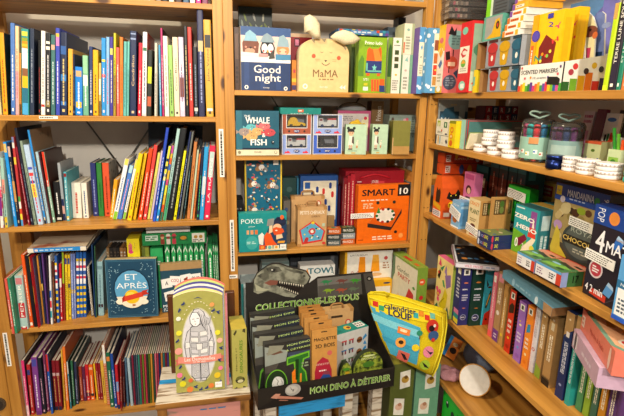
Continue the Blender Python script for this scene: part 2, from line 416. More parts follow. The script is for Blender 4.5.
# ================================================================== books of the left unit
def row(rows, z, group, place, depth, Y=None):
    """rows: (bottom-left px, bottom py, width px, top-left px, top py, colour, print colour, title, description, bands, depth, cover)"""
    n = len(rows); last = -9
    rows = [r + (None,) * (12 - len(r)) for r in rows]
    G = []
    for i, (xb, yb, w, xt, yt, col, tc, title, desc, bands, dep, cov) in enumerate(rows):
        if Y is not None: A = onY(xb, yb, Y); A.z = z
        else: A = onZ(xb, yb, z)
        B = onY(xb + w, yb, A.y); T = onY(xt, yt, A.y); dx = T.x - A.x; dz = T.z - A.z
        lean = math.atan2(dx, dz)
        if abs(lean) < .012: lean = 0
        G.append([A, (B.x - A.x) * math.cos(lean) * .97, math.hypot(dx, dz), lean])
    for i in range(1, n):      # each book rests against the one before it
        (A, t, h, le), (A2, t2, h2, l2) = G[i - 1], G[i]
        tm = .0016; zc = min(h, h2) * .985
        need = A.x + tm / math.cos(le) + max(0, zc) * math.tan(le)
        if A2.x + zc * math.tan(l2) < need: l2 = G[i][3] = math.atan2(need - A2.x, zc)
        gap = min(A2.x - A.x, A2.x + zc * math.tan(l2) - A.x - zc * math.tan(le)) * math.cos(le) - .0005
        if l2 > 0 and le > 0: gap -= .0004
        G[i - 1][1] = max(.0012, min(t, gap))
    for i, (xb, yb, w, xt, yt, col, tc, title, desc, bands, dep, cov) in enumerate(rows):
        A, t, h, lean = G[i]
        pv = rows[i - 1][8] if i else None; nx = rows[i + 1][8] if i < n - 1 else None
        if pv and nx: lab = '%s book between %s and %s, %s' % (desc, pv, nx, place)
        elif nx: lab = '%s book at left end of %s' % (desc, place)
        else: lab = '%s book at right end of %s' % (desc, place)
        book(lab, A, t, h, min(dep or depth, .268 - A.y), lean, 0, col, tc, title, bands or (), cov, group)
Wt = 'f2efe6'; Bk = '1b1b1d'; Gd = 'c9a24a'; Nv = '1e2a4a'
L1 = [
 (-1, 115, 3, -8, 50, 'd3bd8a', '8a6a3a', '', 'pale cream', None, .2),
 (3, 115, 5, -1.6, 32.5, 'e0a01c', 'b04a18', '~', 'ochre leaning', None, .22, '1d2a1c'),
 (11, 115, 4.6, 10, 23, '4f78bd', Wt, '~', 'tall blue', ((0, .08, '3b63a8'),), .22),
 (15.6, 115, 3.6, 15, 26, 'e8c79c', 'b8505a', '~', 'peach-pink', ((0, .5, 'dfa0a4'),), .22),
 (19.5, 115, 2.2, 19.2, 53, 'd98f3c', '5a3a20', '~', 'thin orange', ((0, .18, '33302c'),), .18),
 (22, 115, 7.2, 21, 29, '2f8f8a', Wt, '', 'patchwork spine', ((0, .14, '4aa3d6'), (.14, .32, '2a6d86'), (.32, .46, 'e6b41e'), (.46, .55, '8a5a3a'), (.55, .78, 'f0eee8'), (.78, .86, 'd98a1c'), (.86, .9, '8a9a2a'), (.8, .83, 'd8b02a'), (.92, .97, 'e4d048')), .2),
 (29.8, 115, 4.4, 29.6, 28.5, '28344c', '8e98a8', '~', 'slate navy', None, .22, '1b2438'),
 (38.4, 115, 2.4, 38, 40, '17181a', 'a83030', '~', 'slim black-red', None, .2),
 (41, 115.2, 4.4, 41, 31, 'f1eee6', '2a2a2a', '~', 'white', ((.1, .13, 'b8342c'),), .19),
 (45.8, 115.3, 4.8, 45.5, 33, '222428', 'd8d8d8', '~', 'black emblem', ((.8, .84, 'e8e4da'), (.87, .9, 'e8e4da'), (.1, .18, '8a7a4a')), .2),
 (50.9, 115.3, 4.6, 50.8, 35, '3f6d6c', 'cfe0da', '~', 'grey-teal', ((.82, .88, 'd8a48a'),), .2),
 (55.8, 115.4, 4.4, 55.5, 28, '3a48ae', 'e8d8f0', '~', 'violet-blue', ((.8, .9, 'd07ab8'), (.9, .94, 'd8b03a')), .22),
 (60.4, 115.5, 6.8, 60, 32.5, '1d2848', 'd0b878', '~', 'gold-patterned navy', ((.42, .5, '2f78b8'), (.12, .17, '2f6ab0'), (.74, .84, '2f5a9c')), .25),
 (68.2, 115.5, 4.8, 68, 49, 'e2a93c', '4a3a1c', '~', 'gold', None, .18),
 (73.2, 115.5, 2, 73, 54, '1c2342', '8a90a8', '~', 'thin midnight', None, .17),
 (75.4, 115.5, 7.6, 75, 67, '1f7fd6', 'eaf2fa', '~', 'short bright blue', ((.16, .28, 'e0b43a'), (.8, .92, 'c8a47a')), .16),
 (83.2, 115.6, 5.6, 82.3, 55.5, '6aa88c', 'eef4ea', '~', 'sage green', ((.7, 1, '8fc49a'), (.5, .68, 'eef0e4')), .17),
 (89.4, 115.7, 3.6, 89, 46.5, '2c3a68', 'dfe2ea', '~', 'indigo', None, .19),
 (93.2, 115.7, 5.2, 92.8, 50, 'f0b01a', '6a4a1a', '~', 'yellow', None, .18),
 (98.8, 115.7, 2.5, 98.8, 63, 'd2b463', '5a3a20', '', 'thin tan', ((0, .28, '6a5630'), (.4, .7, 'e8dcc8')), .16),
 (101.7, 115.8, 4.3, 101.3, 38, '2f8fd4', 'f0d0d8', '~', 'azure', ((.5, .54, 'e04a5a'), (.7, .73, 'e8d04a')), .19),
 (106.2, 115.8, 3.5, 106.2, 37, '86b6e2', 'd04a5a', '~', 'pale blue', None, .19),
 (109.8, 115.8, 3.3, 109.7, 37, '463a94', 'e8e2c8', '~', 'purple', ((.78, .86, 'd8c86a'),), .19),
 (113.3, 115.9, 3.2, 113.6, 33, 'c4c02c', '3a3a1a', '~', 'olive-yellow', ((0, .5, 'a88a2c'),), .2),
 (116.6, 115.9, 2.9, 116.2, 47.5, 'e8625c', Wt, '~', 'coral', None, .18),
 (119.7, 116, 3.3, 119.6, 37, 'e07a2c', 'a84a18', '~', 'orange', None, .19),
 (123.2, 116, 3.2, 123.8, 41.5, '62b0aa', '2f6e70', '~', 'turquoise', None, .18),
 (126.5, 116, 2.9, 127.4, 41.5, '6cb8b0', '2f6e70', '~', 'aqua', None, .18),
 (129.8, 116.1, 6.4, 130, 31, '202c50', 'd8b890', 'Cendrillon', 'decorated navy', ((.9, .92, '8a9ac0'), (.96, .975, '8a9ac0')), .2),
 (137.6, 116.2, 4, 138.8, 43, 'd01f36', 'f4e4e0', '~', 'red', None, .17),
 (141.9, 116.2, 4.4, 142.8, 32, 'eef0f0', '3a3a3a', '~', 'glossy white', ((.78, .82, '2a6a4a'), (0, .03, 'c8c8c8')), .19, 'c83a28'),
 (146.6, 116.3, 4.8, 147.8, 50, '232820', 'd8c83a', '', 'yellow-splashed black', ((.5, .75, 'c8d21e'), (.15, .3, 'b85a3a')), .17),
 (154.4, 116.4, 2.6, 154.8, 43, 'cfcabc', '5a5a50', '~', 'light grey', None, .18),
 (157, 116.5, 1.8, 157.6, 44, 'a8a292', '5a5a50', '', 'slim putty', None, .18),
 (159.8, 116.5, 2.6, 158.4, 45, '3f98c8', 'e6f0f4', '~', 'sky', None, .18),
 (162.4, 116.5, 2.6, 160.2, 28, 'b02a68', 'f0c8d8', '~', 'tall magenta', None, .2, '181a1c'),
 (165, 116.6, 4.9, 162.8, 36, 'f0eadc', '8a8478', '~', 'cream-white', None, .18),
 (170, 116.6, 4.2, 167.8, 45, '96c064', '38562a', '~', 'lime green', None, .16),
 (174.8, 116.7, 5.2, 172.2, 37, 'f0dcbc', '2a2a2a', 'Croc-Blanc', 'peach-cream', None, .18),
 (180.4, 116.8, 5, 178.2, 37, 'cfc0d8', '6a4a6a', '~', 'lilac', ((.25, .5, '7a3c2a'), (.08, .2, 'e8e0ee'), (.55, .8, 'eee8f0')), .18),
 (186, 116.9, 3.6, 183.6, 26, '15161a', 'c8b878', '~', 'tall black', None, .2),
 (189.8, 116.9, 4, 187.2, 27, 'c03a32', 'f0d4cc', '~', 'brick red', None, .2),
 (194.2, 117, 4.4, 192.6, 47, '14161c', '7a8aa0', '~', 'charcoal', ((.08, .13, 'd8d4c8'),), .18),
 (199, 117, 6.4, 196.6, 9.5, '2a2c50', '9aa2d0', '~', 'tallest navy', ((.62, .72, 'c0b080'),), .25),
 (206.6, 117.2, 7.2, 203.6, 19.5, 'd9a63e', '5a4420', 'Jules Verne', 'thick gold', ((.72, .85, '221c1a'), (.06, .09, 'f0ece0')), .24),
]
row(L1, ZL['L1'], 'books on the upper left shelf', 'upper left shelf', .2, .012)
L0 = [(150, -.5, 5, 150, -60, 'b08a5a', Wt, '~', 'tan', None), (156, -.2, 5, 156, -70, '8a8478', Wt, '', 'grey', None), (162, 0, 6, 162, -66, '1d1d20', Wt, '', 'black', None), (169, .3, 5, 169, -75, 'e8e4d8', Bk, '~', 'white', None),
      (175, .5, 7, 175, -64, '3a1a1a', Wt, '', 'maroon', None), (183, .8, 6, 183, -70, '3a5a7a', Wt, '~', 'steel blue', None), (190, 1, 5, 190, -62, 'e8e8e4', Bk, '', 'pale', None), (196, 1.3, 5, 196, -66, 'e02a8a', Wt, '~', 'hot pink', None), (202, 1.6, 6, 202, -72, '7a3a5a', Wt, '', 'plum', None)]
row(L0, ZL['L0'], 'books on the topmost left shelf', 'topmost left shelf', .2, .012)
FLO = two_tone('floral_print', 'd84a6a', 'dfe6dc', 60, .42, .52, (1, 1, 1), 'noise')
BARK = two_tone('birch_bark_print', '2e241a', '8a735a', 26, .25, .4, (1, 1, 1), 'noise')
SPOT = two_tone('spotted_grey_print', '2e2a26', '86847c', 40, .18, .3, (1, 1, 1), 'voronoi')
L2 = [
 (.6, 228, 4.2, -4.5, 153, FLO, Wt, '', 'floral', ((.16, .42, '7a2a7a'), (0, .14, 'e8e2da')), .2),
 (5, 227.8, 3.8, -.5, 158, '9ac0b4', '3a5a6a', '~', 'yellow-based', ((0, .16, 'd8b828'), (.5, .7, 'd88a7a')), .2),
 (14.2, 226.5, 3.4, 3.4, 142, '1f8fe0', 'bfe0f8', '~', 'sky blue', ((.88, .98, 'd8b868'),), .22),
 (17.8, 226.2, 3, 7, 143, '1c1c34', 'b8a888', '~', 'illustrated navy', ((.84, .96, 'c8a898'), (.3, .55, 'c88a3a')), .22),
 (21.2, 225.8, 4.2, 11, 137, 'b83a3a', Wt, '', 'rainbow-striped', ((0, .07, '4a9ad0'), (.07, .14, 'e8d040'), (.14, .2, 'd04a2a'), (.2, .28, 'e8e4dc'), (.28, .34, '4a9a4a'), (.7, .78, 'e0c040'), (.88, .94, 'd8d8d0'), (.94, 1, '6a78a0')), .2),
 (28.2, 225.5, 2.8, 15, 147, '8e1f34', 'd8a8a8', '~', 'dark red', None, .19),
 (31.2, 225.3, 2.8, 13.9, 128, '1b2030', '6a7488', '~', 'tall midnight', None, .22),
 (34.2, 225, 2.8, 19.4, 141, '8a9c8a', '4a5a4a', '~', 'grey-green', None, .2),
 (38, 224.8, 5.4, 23, 145, 'b4cce6', 'd04a5a', '~', 'ice blue', ((.35, .52, 'e8d040'), (.53, .56, '2a3a8a'), (.62, .66, 'e04040'), (.7, .73, '4a5ac0')), .18),
 (44.6, 223.8, 2.4, 27, 130, '2a8ad4', 'e8d8a0', '~', 'tall azure', ((0, .06, '222222'),), .2, BARK),
 (47.4, 223.3, 3.2, 35, 152, 'a8c4d0', '5a7a8a', '~', 'frost blue', None, .18),
 (50.8, 223, 1.7, 38.2, 152, '4a1620', 'a86a6a', '', 'slim maroon', None, .18),
 (52.8, 222.5, 3.2, 41.2, 152, '7aa68e', 'e8f0e8', '~', 'red-topped sage', ((.52, 1, 'd83a22'),), .18, '3a1a14'),
 (57, 221.4, 6, 52.6, 182, '17181a', 'e8e8e4', '~', 'short black', ((.04, .1, 'c8c8c0'),), .14),
 (63.4, 220.6, 3, 57.6, 163, '9aa2a8', Wt, '', 'grey-topped navy', ((0, .38, '1c2650'), (.12, .26, 'c89a90')), .15),
 (66.8, 221, 5.6, 63.2, 172, '4fa8b8', 'eef6f4', 'IMAGES', 'aqua', ((.9, .97, '8a1c1c'), (.03, .1, 'd8c060')), .15),
 (73, 218.3, 9.4, 71, 183, 'e4dfd2', 'b83a2a', '~', 'thick white', None, .15),
 (83.4, 218.2, 5.6, 80.7, 183, 'e6e2d6', '3a5a8a', '~', 'narrower white', None, .15, 'b8b2a4'),
 (93.4, 216.2, 5.4, 89.6, 163, '28306c', '8a94c8', '~', 'royal blue', None, .14),
 (99, 216.3, 5.3, 95.8, 163, '2f7a34', '174a1c', '~', 'leaf green', None, .14),
 (104.9, 216.5, 6.8, 101.8, 163, 'd2522e', '7a2410', '~', 'brick orange', None, .14, SPOT),
 (109.6, 218.6, 3.8, 114, 180, 'eaa21c', 'f4ead0', '~', 'short amber', None, .13),
 (112.6, 219.7, 4.8, 125, 159.5, 'e8ecf0', '2a5aa0', '~', 'green-footed white', ((0, .13, '86c02a'), (.9, 1, 'e8d060')), .17),
 (117.4, 219.5, 5, 129.6, 166, '4a7ac8', 'e8a0c0', '~', 'cornflower', ((.86, 1, 'a8d0dc'),), .16),
 (122.6, 219.4, 4.4, 135.6, 160, 'eceee8', '2a6ab0', '~', 'second green-footed', ((0, .12, '86c02a'), (.85, 1, 'e8cf50')), .17),
 (127.2, 221, 4.4, 138.8, 154, 'ecca14', 'b84a2a', '~', 'bright yellow', None, .19),
 (132.8, 220, 3, 144.4, 153.5, 'dcb818', '3a3420', '~', 'black-and-yellow', None, .18),
 (138, 220.2, 4, 149.2, 149, 'e2481c', 'f8d8c0', '~', 'scarlet', None, .2),
 (143, 219.8, 3.6, 154.2, 145.5, 'd84440', 'f4d8d0', '~', 'coral', None, .2),
 (147.2, 219.3, 3, 158, 153, 'd8d468', '6a6a30', '~', 'pale yellow', None, .18),
 (150.2, 219.4, 2.4, 161.2, 151, 'd0bcd4', '7a5a80', '', 'slim lilac', None, .18),
 (152.6, 221.6, 3, 166.2, 128, '2444b4', 'c8d4f4', '~', 'tall cobalt', ((.0, .12, '2a56d0'),), .2, '12203a'),
 (155.8, 221.5, 3.4, 168.6, 146.5, '2a8ed8', Wt, '~', 'yellow-headed blue', ((.55, 1, 'e8d428'), (.6, .64, '2a2a2a'), (.7, .74, '2a2a2a'), (.8, .84, '2a2a2a')), .19),
 (159.6, 221, 3, 171.8, 146, 'd8b03a', Wt, '', 'confetti', ((0, .12, '2a6a5a'), (.12, .22, 'd04a2a'), (.35, .48, 'd8d83a'), (.48, .56, 'c83a7a'), (.68, .76, '2a6ac0'), (.76, .84, 'e05a2a'), (.9, 1, 'b83a9a')), .19),
 (163, 220.7, 3.4, 177.2, 129, 'a4c8c4', '3a5a5a', '~', 'tall celadon', ((0, .3, '3a9a6a'), (.3, .4, '58b8b0')), .21, '0f1214'),
 (166.6, 220.6, 6.4, 180.7, 129, '141618', '8a9090', '~', 'thick black', None, .19),
 (173.4, 220.1, 2.9, 184, 151, 'e4e01c', '4a4a10', '~', 'lemon', None, .18),
 (176.6, 219.6, 2.6, 189.8, 132, '1f2c58', '9aa8d0', '~', 'dark blue', None, .2),
 (179.5, 219.4, 2, 192, 132, '6a6e6a', '2a2a2a', '', 'slim grey', None, .2),
 (182.6, 219.2, 3.6, 190.6, 157, '1a3036', '7a9a9a', '~', 'dark teal', None, .18),
 (186.8, 219, 3.2, 194.2, 142, 'c07840', '6a3a1c', '~', 'caramel', None, .19),
 (190.2, 219, 2, 197.2, 150, 'b8c4a8', '5a6a4a', '', 'slim pistachio', None, .18),
 (192.6, 219.3, 3.2, 199.2, 154, 'd87a3c', '7a3a18', '~', 'orange', None, .18),
 (196.3, 220, 2.7, 201.8, 147, '1c2440', '3ac070', '~', 'green-lettered navy', None, .19),
 (199.4, 220, 4.2, 204.6, 147, '2f9ad8', 'e8d8d0', '~', 'light blue', ((.35, .6, 'c8d4dc'),), .19),
 (204, 219.8, 5.8, 210, 146, 'd4264c', 'f8e8e8', 'LA FRANCE', 'crimson', ((.58, .92, 'b8d0cc'),), .19),
]
row(L2, ZL['L2'], 'books on the middle left shelf', 'middle left shelf', .18)
alb = onY(148, 215, .2)
book('large dark album standing behind the scarlet and coral books, middle left shelf', (alb.x, .248, ZL['L2']), .2, .315, .02, .05, 0, '14222c', '3a4a54', '', (), None, 'books on the middle left shelf')
STR = (((0, .05, '2a5aa8'),) + tuple((.06 + .095 * i, .105 + .095 * i, 'e6c21c') for i in range(5)) + ((.52, .86, 'e8e8ea'), (.86, .9, 'e6c21c'), (.6, .64, 'c83a4a'), (.66, .72, '3a5aa0'), (.76, .8, 'c83a4a')))
L3 = [
 (12, 334, 2.6, 4.6, 279, 'd8584c', 'f4dcd4', '~', 'salmon', None, .16),
 (14.8, 333.6, 3, 7.6, 278.5, '2f8a68', 'e0f0e4', '~', 'emerald', None, .16),
 (20.6, 329.6, 8.6, 14, 276, 'a8c6c2', 'f2efe6', 'PENSER', 'thick celadon', ((.84, .96, 'c87a80'), (.22, .5, 'c0323a'), (0, .05, 'c83a34')), .16),
 (30.4, 327.6, 3.2, 20.2, 255, 'e2571c', 'f8e0c8', '~', 'tall orange', ((.03, .07, 'f4e8d8'),), .2),
 (34, 327, 3.6, 24, 256, '191a1e', '6a6a70', '', 'black', None, .2),
 (38.2, 328.4, 2.4, 29.2, 257, 'd01f30', 'e8b03a', '', 'red-and-gold', ((.35, .6, 'd8902a'), (.8, 1, 'e0b030')), .2),
 (40.8, 325.5, 2, 31.6, 258, '5a5070', '9a90b0', '', 'mauve-grey', None, .19),
 (43.2, 323.5, 1.8, 36, 256, 'c88a34', '5a3a18', '', 'slim golden', None, .19),
 (45.2, 324, 1.8, 38, 256, '20284a', 'c8a84a', '', 'dark navy', ((.5, .6, 'c8a84a'),), .19),
 (47.2, 324.2, 1.8, 41, 254, '5a3a7a', 'a890c0', '', 'violet', None, .19),
 (49.2, 324.4, 1.4, 45.5, 256, '2a1c2c', '8a6a8a', '', 'aubergine', None, .19),
 (50.8, 324.4, 2.6, 48.2, 256, 'e4e6e8', 'c84a4a', '', 'confetti white', ((.1, .2, '3aa0b0'), (.25, .35, 'd83a4a'), (.4, .5, '3a6ac0')), .19),
 (53.6, 323.5, 2.8, 51.2, 262, '4a2418', '9a6a4a', '~', 'chocolate', None, .18),
 (57, 322.8, 3.4, 54.2, 256, '2a5aa8', Wt, '', 'striped blue-yellow', STR, .19),
 (60.6, 321.3, 2.6, 58.6, 264, 'c02028', 'f0e0d8', '~', 'crimson', ((.6, .75, 'e8e0d8'),), .18),
 (63.4, 320.8, 2.2, 61.6, 252, '8a2a20', 'c8d84a', '', 'lime-topped', ((.55, 1, '9ab82a'),), .19),
 (66.2, 320.2, 2.6, 64.4, 255, 'e8c82a', '2a2a3a', '~', 'yellow', ((.86, .95, '3a4a8a'),), .19),
 (69, 319.6, 2.6, 67.4, 255, 'e6c428', '2a2a3a', '~', 'second yellow', ((.86, .95, '3a4a8a'), (.5, .56, '3a3a6a')), .19),
 (71.8, 319, 2.4, 70.2, 254, '7a8cc8', 'c8d0ec', '~', 'periwinkle', ((.4, .46, 'c8a84a'),), .19),
 (74.4, 318.8, 2.2, 72.8, 254, '7486c4', 'c8d0ec', '~', 'second periwinkle', ((.4, .46, 'c8a84a'),), .19),
 (77, 317.8, 3.1, 75.8, 252, '1f5fae', Wt, '', 'striped workbook', STR, .19),
 (80.2, 317.5, 3.1, 79.2, 252, '2260b0', Wt, '', 'second striped workbook', STR, .19),
 (83.4, 317.2, 3.1, 82.8, 252, '1e5cac', Wt, '', 'third striped workbook', STR, .19),
]
row(L3, ZL['L3'], 'books on the lower left shelf', 'lower left shelf', .18)
# spiral-bound notebook: covers, pages and the wire rings
A = onZ(90.9, 317, ZL['L3']); B = onY(93.8, 317, A.y); T = onY(90.9, 267, A.y); hh = T.z - A.z
t = thing('spiral_notebook', 'black and white spiral-bound notebook beside the third striped workbook, lower left shelf', 'notebook', A, (0, 0, 0), 'books on the lower left shelf')
w = B.x - A.x
mb = MB(); mb.box(0, .006, 0, .001, .18, hh, '1d1d20'); mb.box(w - .001, .006, 0, w, .18, hh, '1d1d20'); mb.build('cover', t)
mb = MB(); mb.box(.001, .008, .002, w - .001, .178, hh - .002, PAGES); mb.build('page_block', t)
mb = MB()
for i in range(22):
    z = .006 + (hh - .012) * i / 21
    mb.tube([(w * .5 + w * .34 * math.cos(a * PI / 6), .006 + .007 * math.sin(a * PI / 6), z + .0015 * (a / 12)) for a in range(12)], .001, 'd8d8d8:metal', 5, True)
mb.build('spiral_binding', t)
L3b = [(94.5, 317.5, 1.6, 91, 245, '20406a', '6a9ac0', '', 'tall dark blue', None, .2), (96, 317.5, 1.6, 94.2, 246, '3a6a4a', '8ab08a', '', 'tall green', None, .2, '1c2226'),
       (98.2, 316, 6, 96.4, 262, '8cb0b8', '5a7a84', '~', 'pale grey-blue', ((.16, .22, '3a1c24'), (.86, .92, '6a8a94')), .16)]
row(L3b, ZL['L3'], 'books on the lower left shelf', 'lower left shelf beside the notebook', .18)
# bottom shelf
L4 = [
 (27, 416.5, 3, 20.6, 361, 'd83a7a', 'f8d0e0', '~', 'pink', ((0, .2, 'e8c8d0'),), .24, '2a2024'),
 (31.2, 415, 3.6, 26, 365, 'b02a2c', 'e8c0b0', '~', 'red', ((.8, .9, '3a3a7a'),), .18),
 (36.4, 415.2, 5.8, 30.6, 358, '7c3f8e', 'ead8f0', '~', 'thick purple', ((.85, .97, '4a4aa0'), (0, .07, '6a3078')), .22),
 (43, 414, 3.6, 37, 358.5, '20242f', 'd8a8c0', '~', 'black-navy', None, .22),
 (47.4, 412, 2.4, 42, 351, '7a3a5e', 'd0a0b8', '~', 'plum', None, .22),
 (51, 414, 3.2, 45.2, 354.5, '1f58b0', 'd8e4f4', '~', 'red-topped blue', ((.72, 1, 'c03030'),), .22, '16263c'),
 (55.2, 410.5, 3.6, 51, 361, '7c1a24', 'c8a060', '~', 'burgundy', ((0, .08, '1c2440'), (.7, .76, 'c0a0a0')), .2),
 (59, 410.3, 3.6, 54.8, 361, '7e1c26', 'c8a060', '~', 'second burgundy', ((0, .08, '1c2440'), (.7, .76, 'c0a0a0')), .2),
 (64.2, 410, 2, 60.4, 350, 'd8a83a', '6a4a1c', '~', 'gold', None, .2),
 (66.6, 410, 3.4, 62, 347, 'e8762a', 'f8e8d0', '~', 'orange', None, .24, 'b85418'),
 (70.4, 409, 2.6, 66.4, 362, '2f8296', 'e0eaec', '~', 'teal', ((.75, 1, 'd8d8d0'),), .2, '1c3028'),
 (73.2, 406, 2.8, 70, 361, '2f6a4c', 'b8d0b8', '~', 'forest green', None, .2, '1a2c24'),
 (76.2, 404.5, 2.6, 73.4, 362, '2c3450', 'a0a8c8', '~', 'slate', None, .2, '1c4048'),
 (80.6, 401.5, 3.2, 78, 367, '9a3a24', 'd8a08a', '~', 'rust', None, .18),
 (84, 401.2, 3, 81.4, 367, '5e2648', 'c090b0', '~', 'mulberry', None, .18),
 (87.2, 400.8, 3.4, 84.4, 365, 'c4242e', 'f0c8c0', '~', 'cherry', ((.12, .22, '2a2a3a'), (.25, .28, 'd8b060')), .18, '7a1c20'),
 (91, 400.4, 4.2, 88.2, 365, 'e0621c', 'f8e0c0', '~', 'tangerine', ((.12, .2, '2a2a2a'), (.86, .93, 'e8b08a')), .18, '8a1c1c'),
 (96.6, 399.8, 1.8, 93.2, 364, 'e4b828', '6a4a1c', '', 'slim yellow', None, .18),
 (98.6, 399.8, 2.2, 95.4, 363.5, '981c26', 'd8a090', '~', 'ruby', None, .18),
 (101, 399.8, 2.4, 97.8, 363.5, '8a1a24', 'd8a090', '~', 'second ruby', None, .18, '7a7068'),
 (104, 403.3, 3.2, 99.6, 361, 'd8ae40', '7a5a20', '~', 'mustard', None, .17),
 (107.4, 405, 2.8, 102, 345, 'd89a80', 'b84a2a', '', 'checked white-topped', ((.7, 1, 'e8e6e0'),) + tuple((.04 * i, .04 * i + .02, 'c8683a') for i in range(17)), .2),
 (110.6, 407.2, 4, 106, 353, '1f6448', 'd0e0d0', '~', 'pine green', ((.85, .93, 'd07a3a'),), .25, '12202c'),
 (114.8, 408, 2.8, 110.2, 354, '22489a', 'd8e0f0', '~', 'ultramarine', None, .25, '14244a'),
 (117.8, 409, 2.8, 114.4, 365, 'b82430', 'e0a8a0', '~', 'blue-footed red', ((0, .1, '20305a'), (.4, .62, '5a9ad0')), .19),
 (121, 411, 2.4, 119.6, 358, 'a03a30', 'd8b0a0', '~', 'brick', ((0, .2, '901c2a'),), .2),
 (123.6, 407, 2.8, 122.2, 362, '4a1c20', '9a7a70', '~', 'dark brown', ((0, .1, '24305a'),), .2),
 (127, 406.4, 2, 124.2, 358, '4a6a84', 'a8c0d0', '', 'steel', None, .21),
 (130.6, 406, 2.8, 126.4, 358.5, 'a4bcc8', '5a7a8a', '', 'pale steel', None, .22),
]
row(L4, ZL['L4'], 'books on the bottom left shelf', 'bottom left shelf', .2)
cl = [('7a2038', 'wine'), ('2c3a4c', 'ink'), ('4a5a68', 'pewter'), ('2a7a6a', 'jade'), ('8a2a3a', 'garnet'), ('6a7a2a', 'moss'), ('b03a4a', 'rose'), ('2a3a2a', 'bottle green'), ('5a6a20', 'olive'), ('c88a34', 'honey'), ('2f4a38', 'fir'), ('c86a78', 'dusty pink'), ('a0304a', 'raspberry'), ('24305c', 'navy'), ('c07a3a', 'copper'), ('2a6a6a', 'petrol'), ('7a2430', 'oxblood'), ('4a3a7a', 'grape'), ('8aa832', 'apple')]
L4b = []
for i, (c, n) in enumerate(cl):
    x = 134.2 + i * 2.02
    L4b.append((x, 405.6 - i * .3, 1.7 if i % 3 else 1.9, x - 3 + i * .08, 355.5 - .15 * i, c, 'c8b8a0', '', n, None, .24, '3a3430' if i % 2 else c))
row(L4b, ZL['L4'], 'slim albums on the bottom left shelf', 'slim album row', .24)
# extra pieces on the lower left shelf: magazine lying across the books, display books, green cases
zt = onY(30, 252, .02).z
t = thing('picture_book', 'large beige book with blue spine lying flat across the other books', 'book', (0, 0, 0), (0, 0, 0))
a, b = onY(28, 253.2, .012), onY(86.5, 251.2, .012)
t.location = (a.x, .012, max(a.z, zt)); t.rotation_euler = (math.radians(3), 0, 0)
W_ = b.x - a.x
mb = MB(); mb.box(0, 0, 0, W_, .22, .002, 'cfc4b0'); mb.box(0, 0, .012, W_, .22, .0145, two_tone('collage_cover', '8a4a38', 'b8a890', 7, .38, .46))
mb.box(0, -.001, .001, W_, .002, .0145, '2a86d0'); ar = Art(mb, (0, -.001, 0), (1, 0, 0), (0, 0, 1), W_, .0145, random.Random(3))
ar.r(0, 0, .1, 1, 'e4dccb'); ar.r(.9, 0, 1, 1, 'e4dccb'); ar.r(.12, .25, .17, .75, 'e8d0d0'); ar.g(.2, .3, .8, .7, 'bcd8ee', 1, .7); mb.build('cover', t)
mb = MB(); mb.box(.003, .002, .002, W_ - .003, .217, .012, PAGES); mb.build('page_block', t)
# ================================================================== display books and green cases on the lower left shelf
K = 'b08a5c'
fr = stand((108.5, 318.5), (158.5, 316.5), (103.8, 260.5), ZL['L3'], math.radians(4))
swirl = []
rg = random.Random(11)
for cx, cy, sx, sy in ((.12, .9, 1, -1), (.88, .9, -1, -1), (.12, .1, 1, 1), (.88, .1, -1, 1)):
    for i in range(14):
        a = rg.uniform(0, 1) * .26; b_ = rg.uniform(0, 1) * .24
        if a + b_ > .36: continue
        swirl.append(('e', cx + sx * (a - .05), cy + sy * (b_ - .03), .018, .006, '8fb4c4', 8, rg.uniform(0, 3)))
for i in range(12):
    swirl.append(('e', .08, .12 + .065 * i, .016, .006, '7fa6b8', 8, .9)); swirl.append(('e', .92, .12 + .065 * i, .016, .006, '7fa6b8', 8, -.9))
carton('boxed_storybook', 'dark blue ornate box with a sun in an oval sky window', 'book', fr, .035, '1c4560',
       front=[('r', .0, .0, 1, 1, '4a7488'), ('r', .015, .013, .985, .987, '1b425c'), ('r', .035, .03, .965, .97, '3f7088'), ('r', .042, .036, .958, .964, '1b425c')] + swirl + [
        ('e', .5, .5, .36, .42, '14324a'), ('e', .5, .5, .335, .39, '5a9cc4'),
        ('p', [(.5 + .335 * math.cos(a), .5 + .335 * 50 / 58 * 1.03 * math.sin(a) * 1.13) for a in [PI * (1.13 + .74 * i / 14) for i in range(15)]], 'ece0c8'),
        ('e', .26, .28, .08, .06, 'f0e6d0'), ('e', .72, .27, .1, .06, 'f0e6d0'), ('e', .5, .36, .15, .15, 'e8b81c', 24), ('e', .47, .4, .08, .06, 'f2d050'),
        ('p', [(.3, .26), (.36, .3), (.36, .4), (.3, .34)], 'a8281c'), ('p', [(.34, .28), (.72, .36), (.74, .45), (.35, .37)], 'd2402a'), ('p', [(.7, .38), (.84, .4), (.79, .44), (.83, .48), (.7, .46)], 'b8301f'),
        ('t', 'ET', .5, .7, .1, 'e8eef0', 0, .24), ('t', 'APRÈS', .5, .565, .12, 'e8eef0', 0, .6), ('r', .5, .2, .56, .23, 'a8601c')], topc='c9b285', side='1a3a50', parts=True)
fr = stand((162.5, 313), (203.5, 309), (160, 264.5), ZL['L3'], math.radians(3))
cards = []
for cx, cy, r_, tx, tc in ((.14, .6, .1, 'A', '3a3a3a'), (.34, .64, -.1, 'COQ', 'c0303a'), (.6, .66, .1, '', ''), (.84, .66, .05, 'BUS', '2a2a2a'), (.2, .34, .18, 'ARA', '3a3a3a'), (.44, .36, .05, 'C', 'c0303a')):
    ca, sa = math.cos(r_), math.sin(r_); q = []
    for x, y in ((-.125, -.095), (.125, -.095), (.125, .095), (-.125, .095)):
        q.append((cx + x * ca - y * sa, cy + x * sa + y * ca))
    cards.append(('p', q, 'f0eee8'))
    if tx: cards.append(('t', tx, cx, cy, .075, tc, 0, .055 * len(tx) + .02, .02))
    else: cards += [('e', cx, cy - .01, .05, .04, '8a3a1c'), ('e', cx + .03, cy + .03, .02, .02, 'c8301c')]
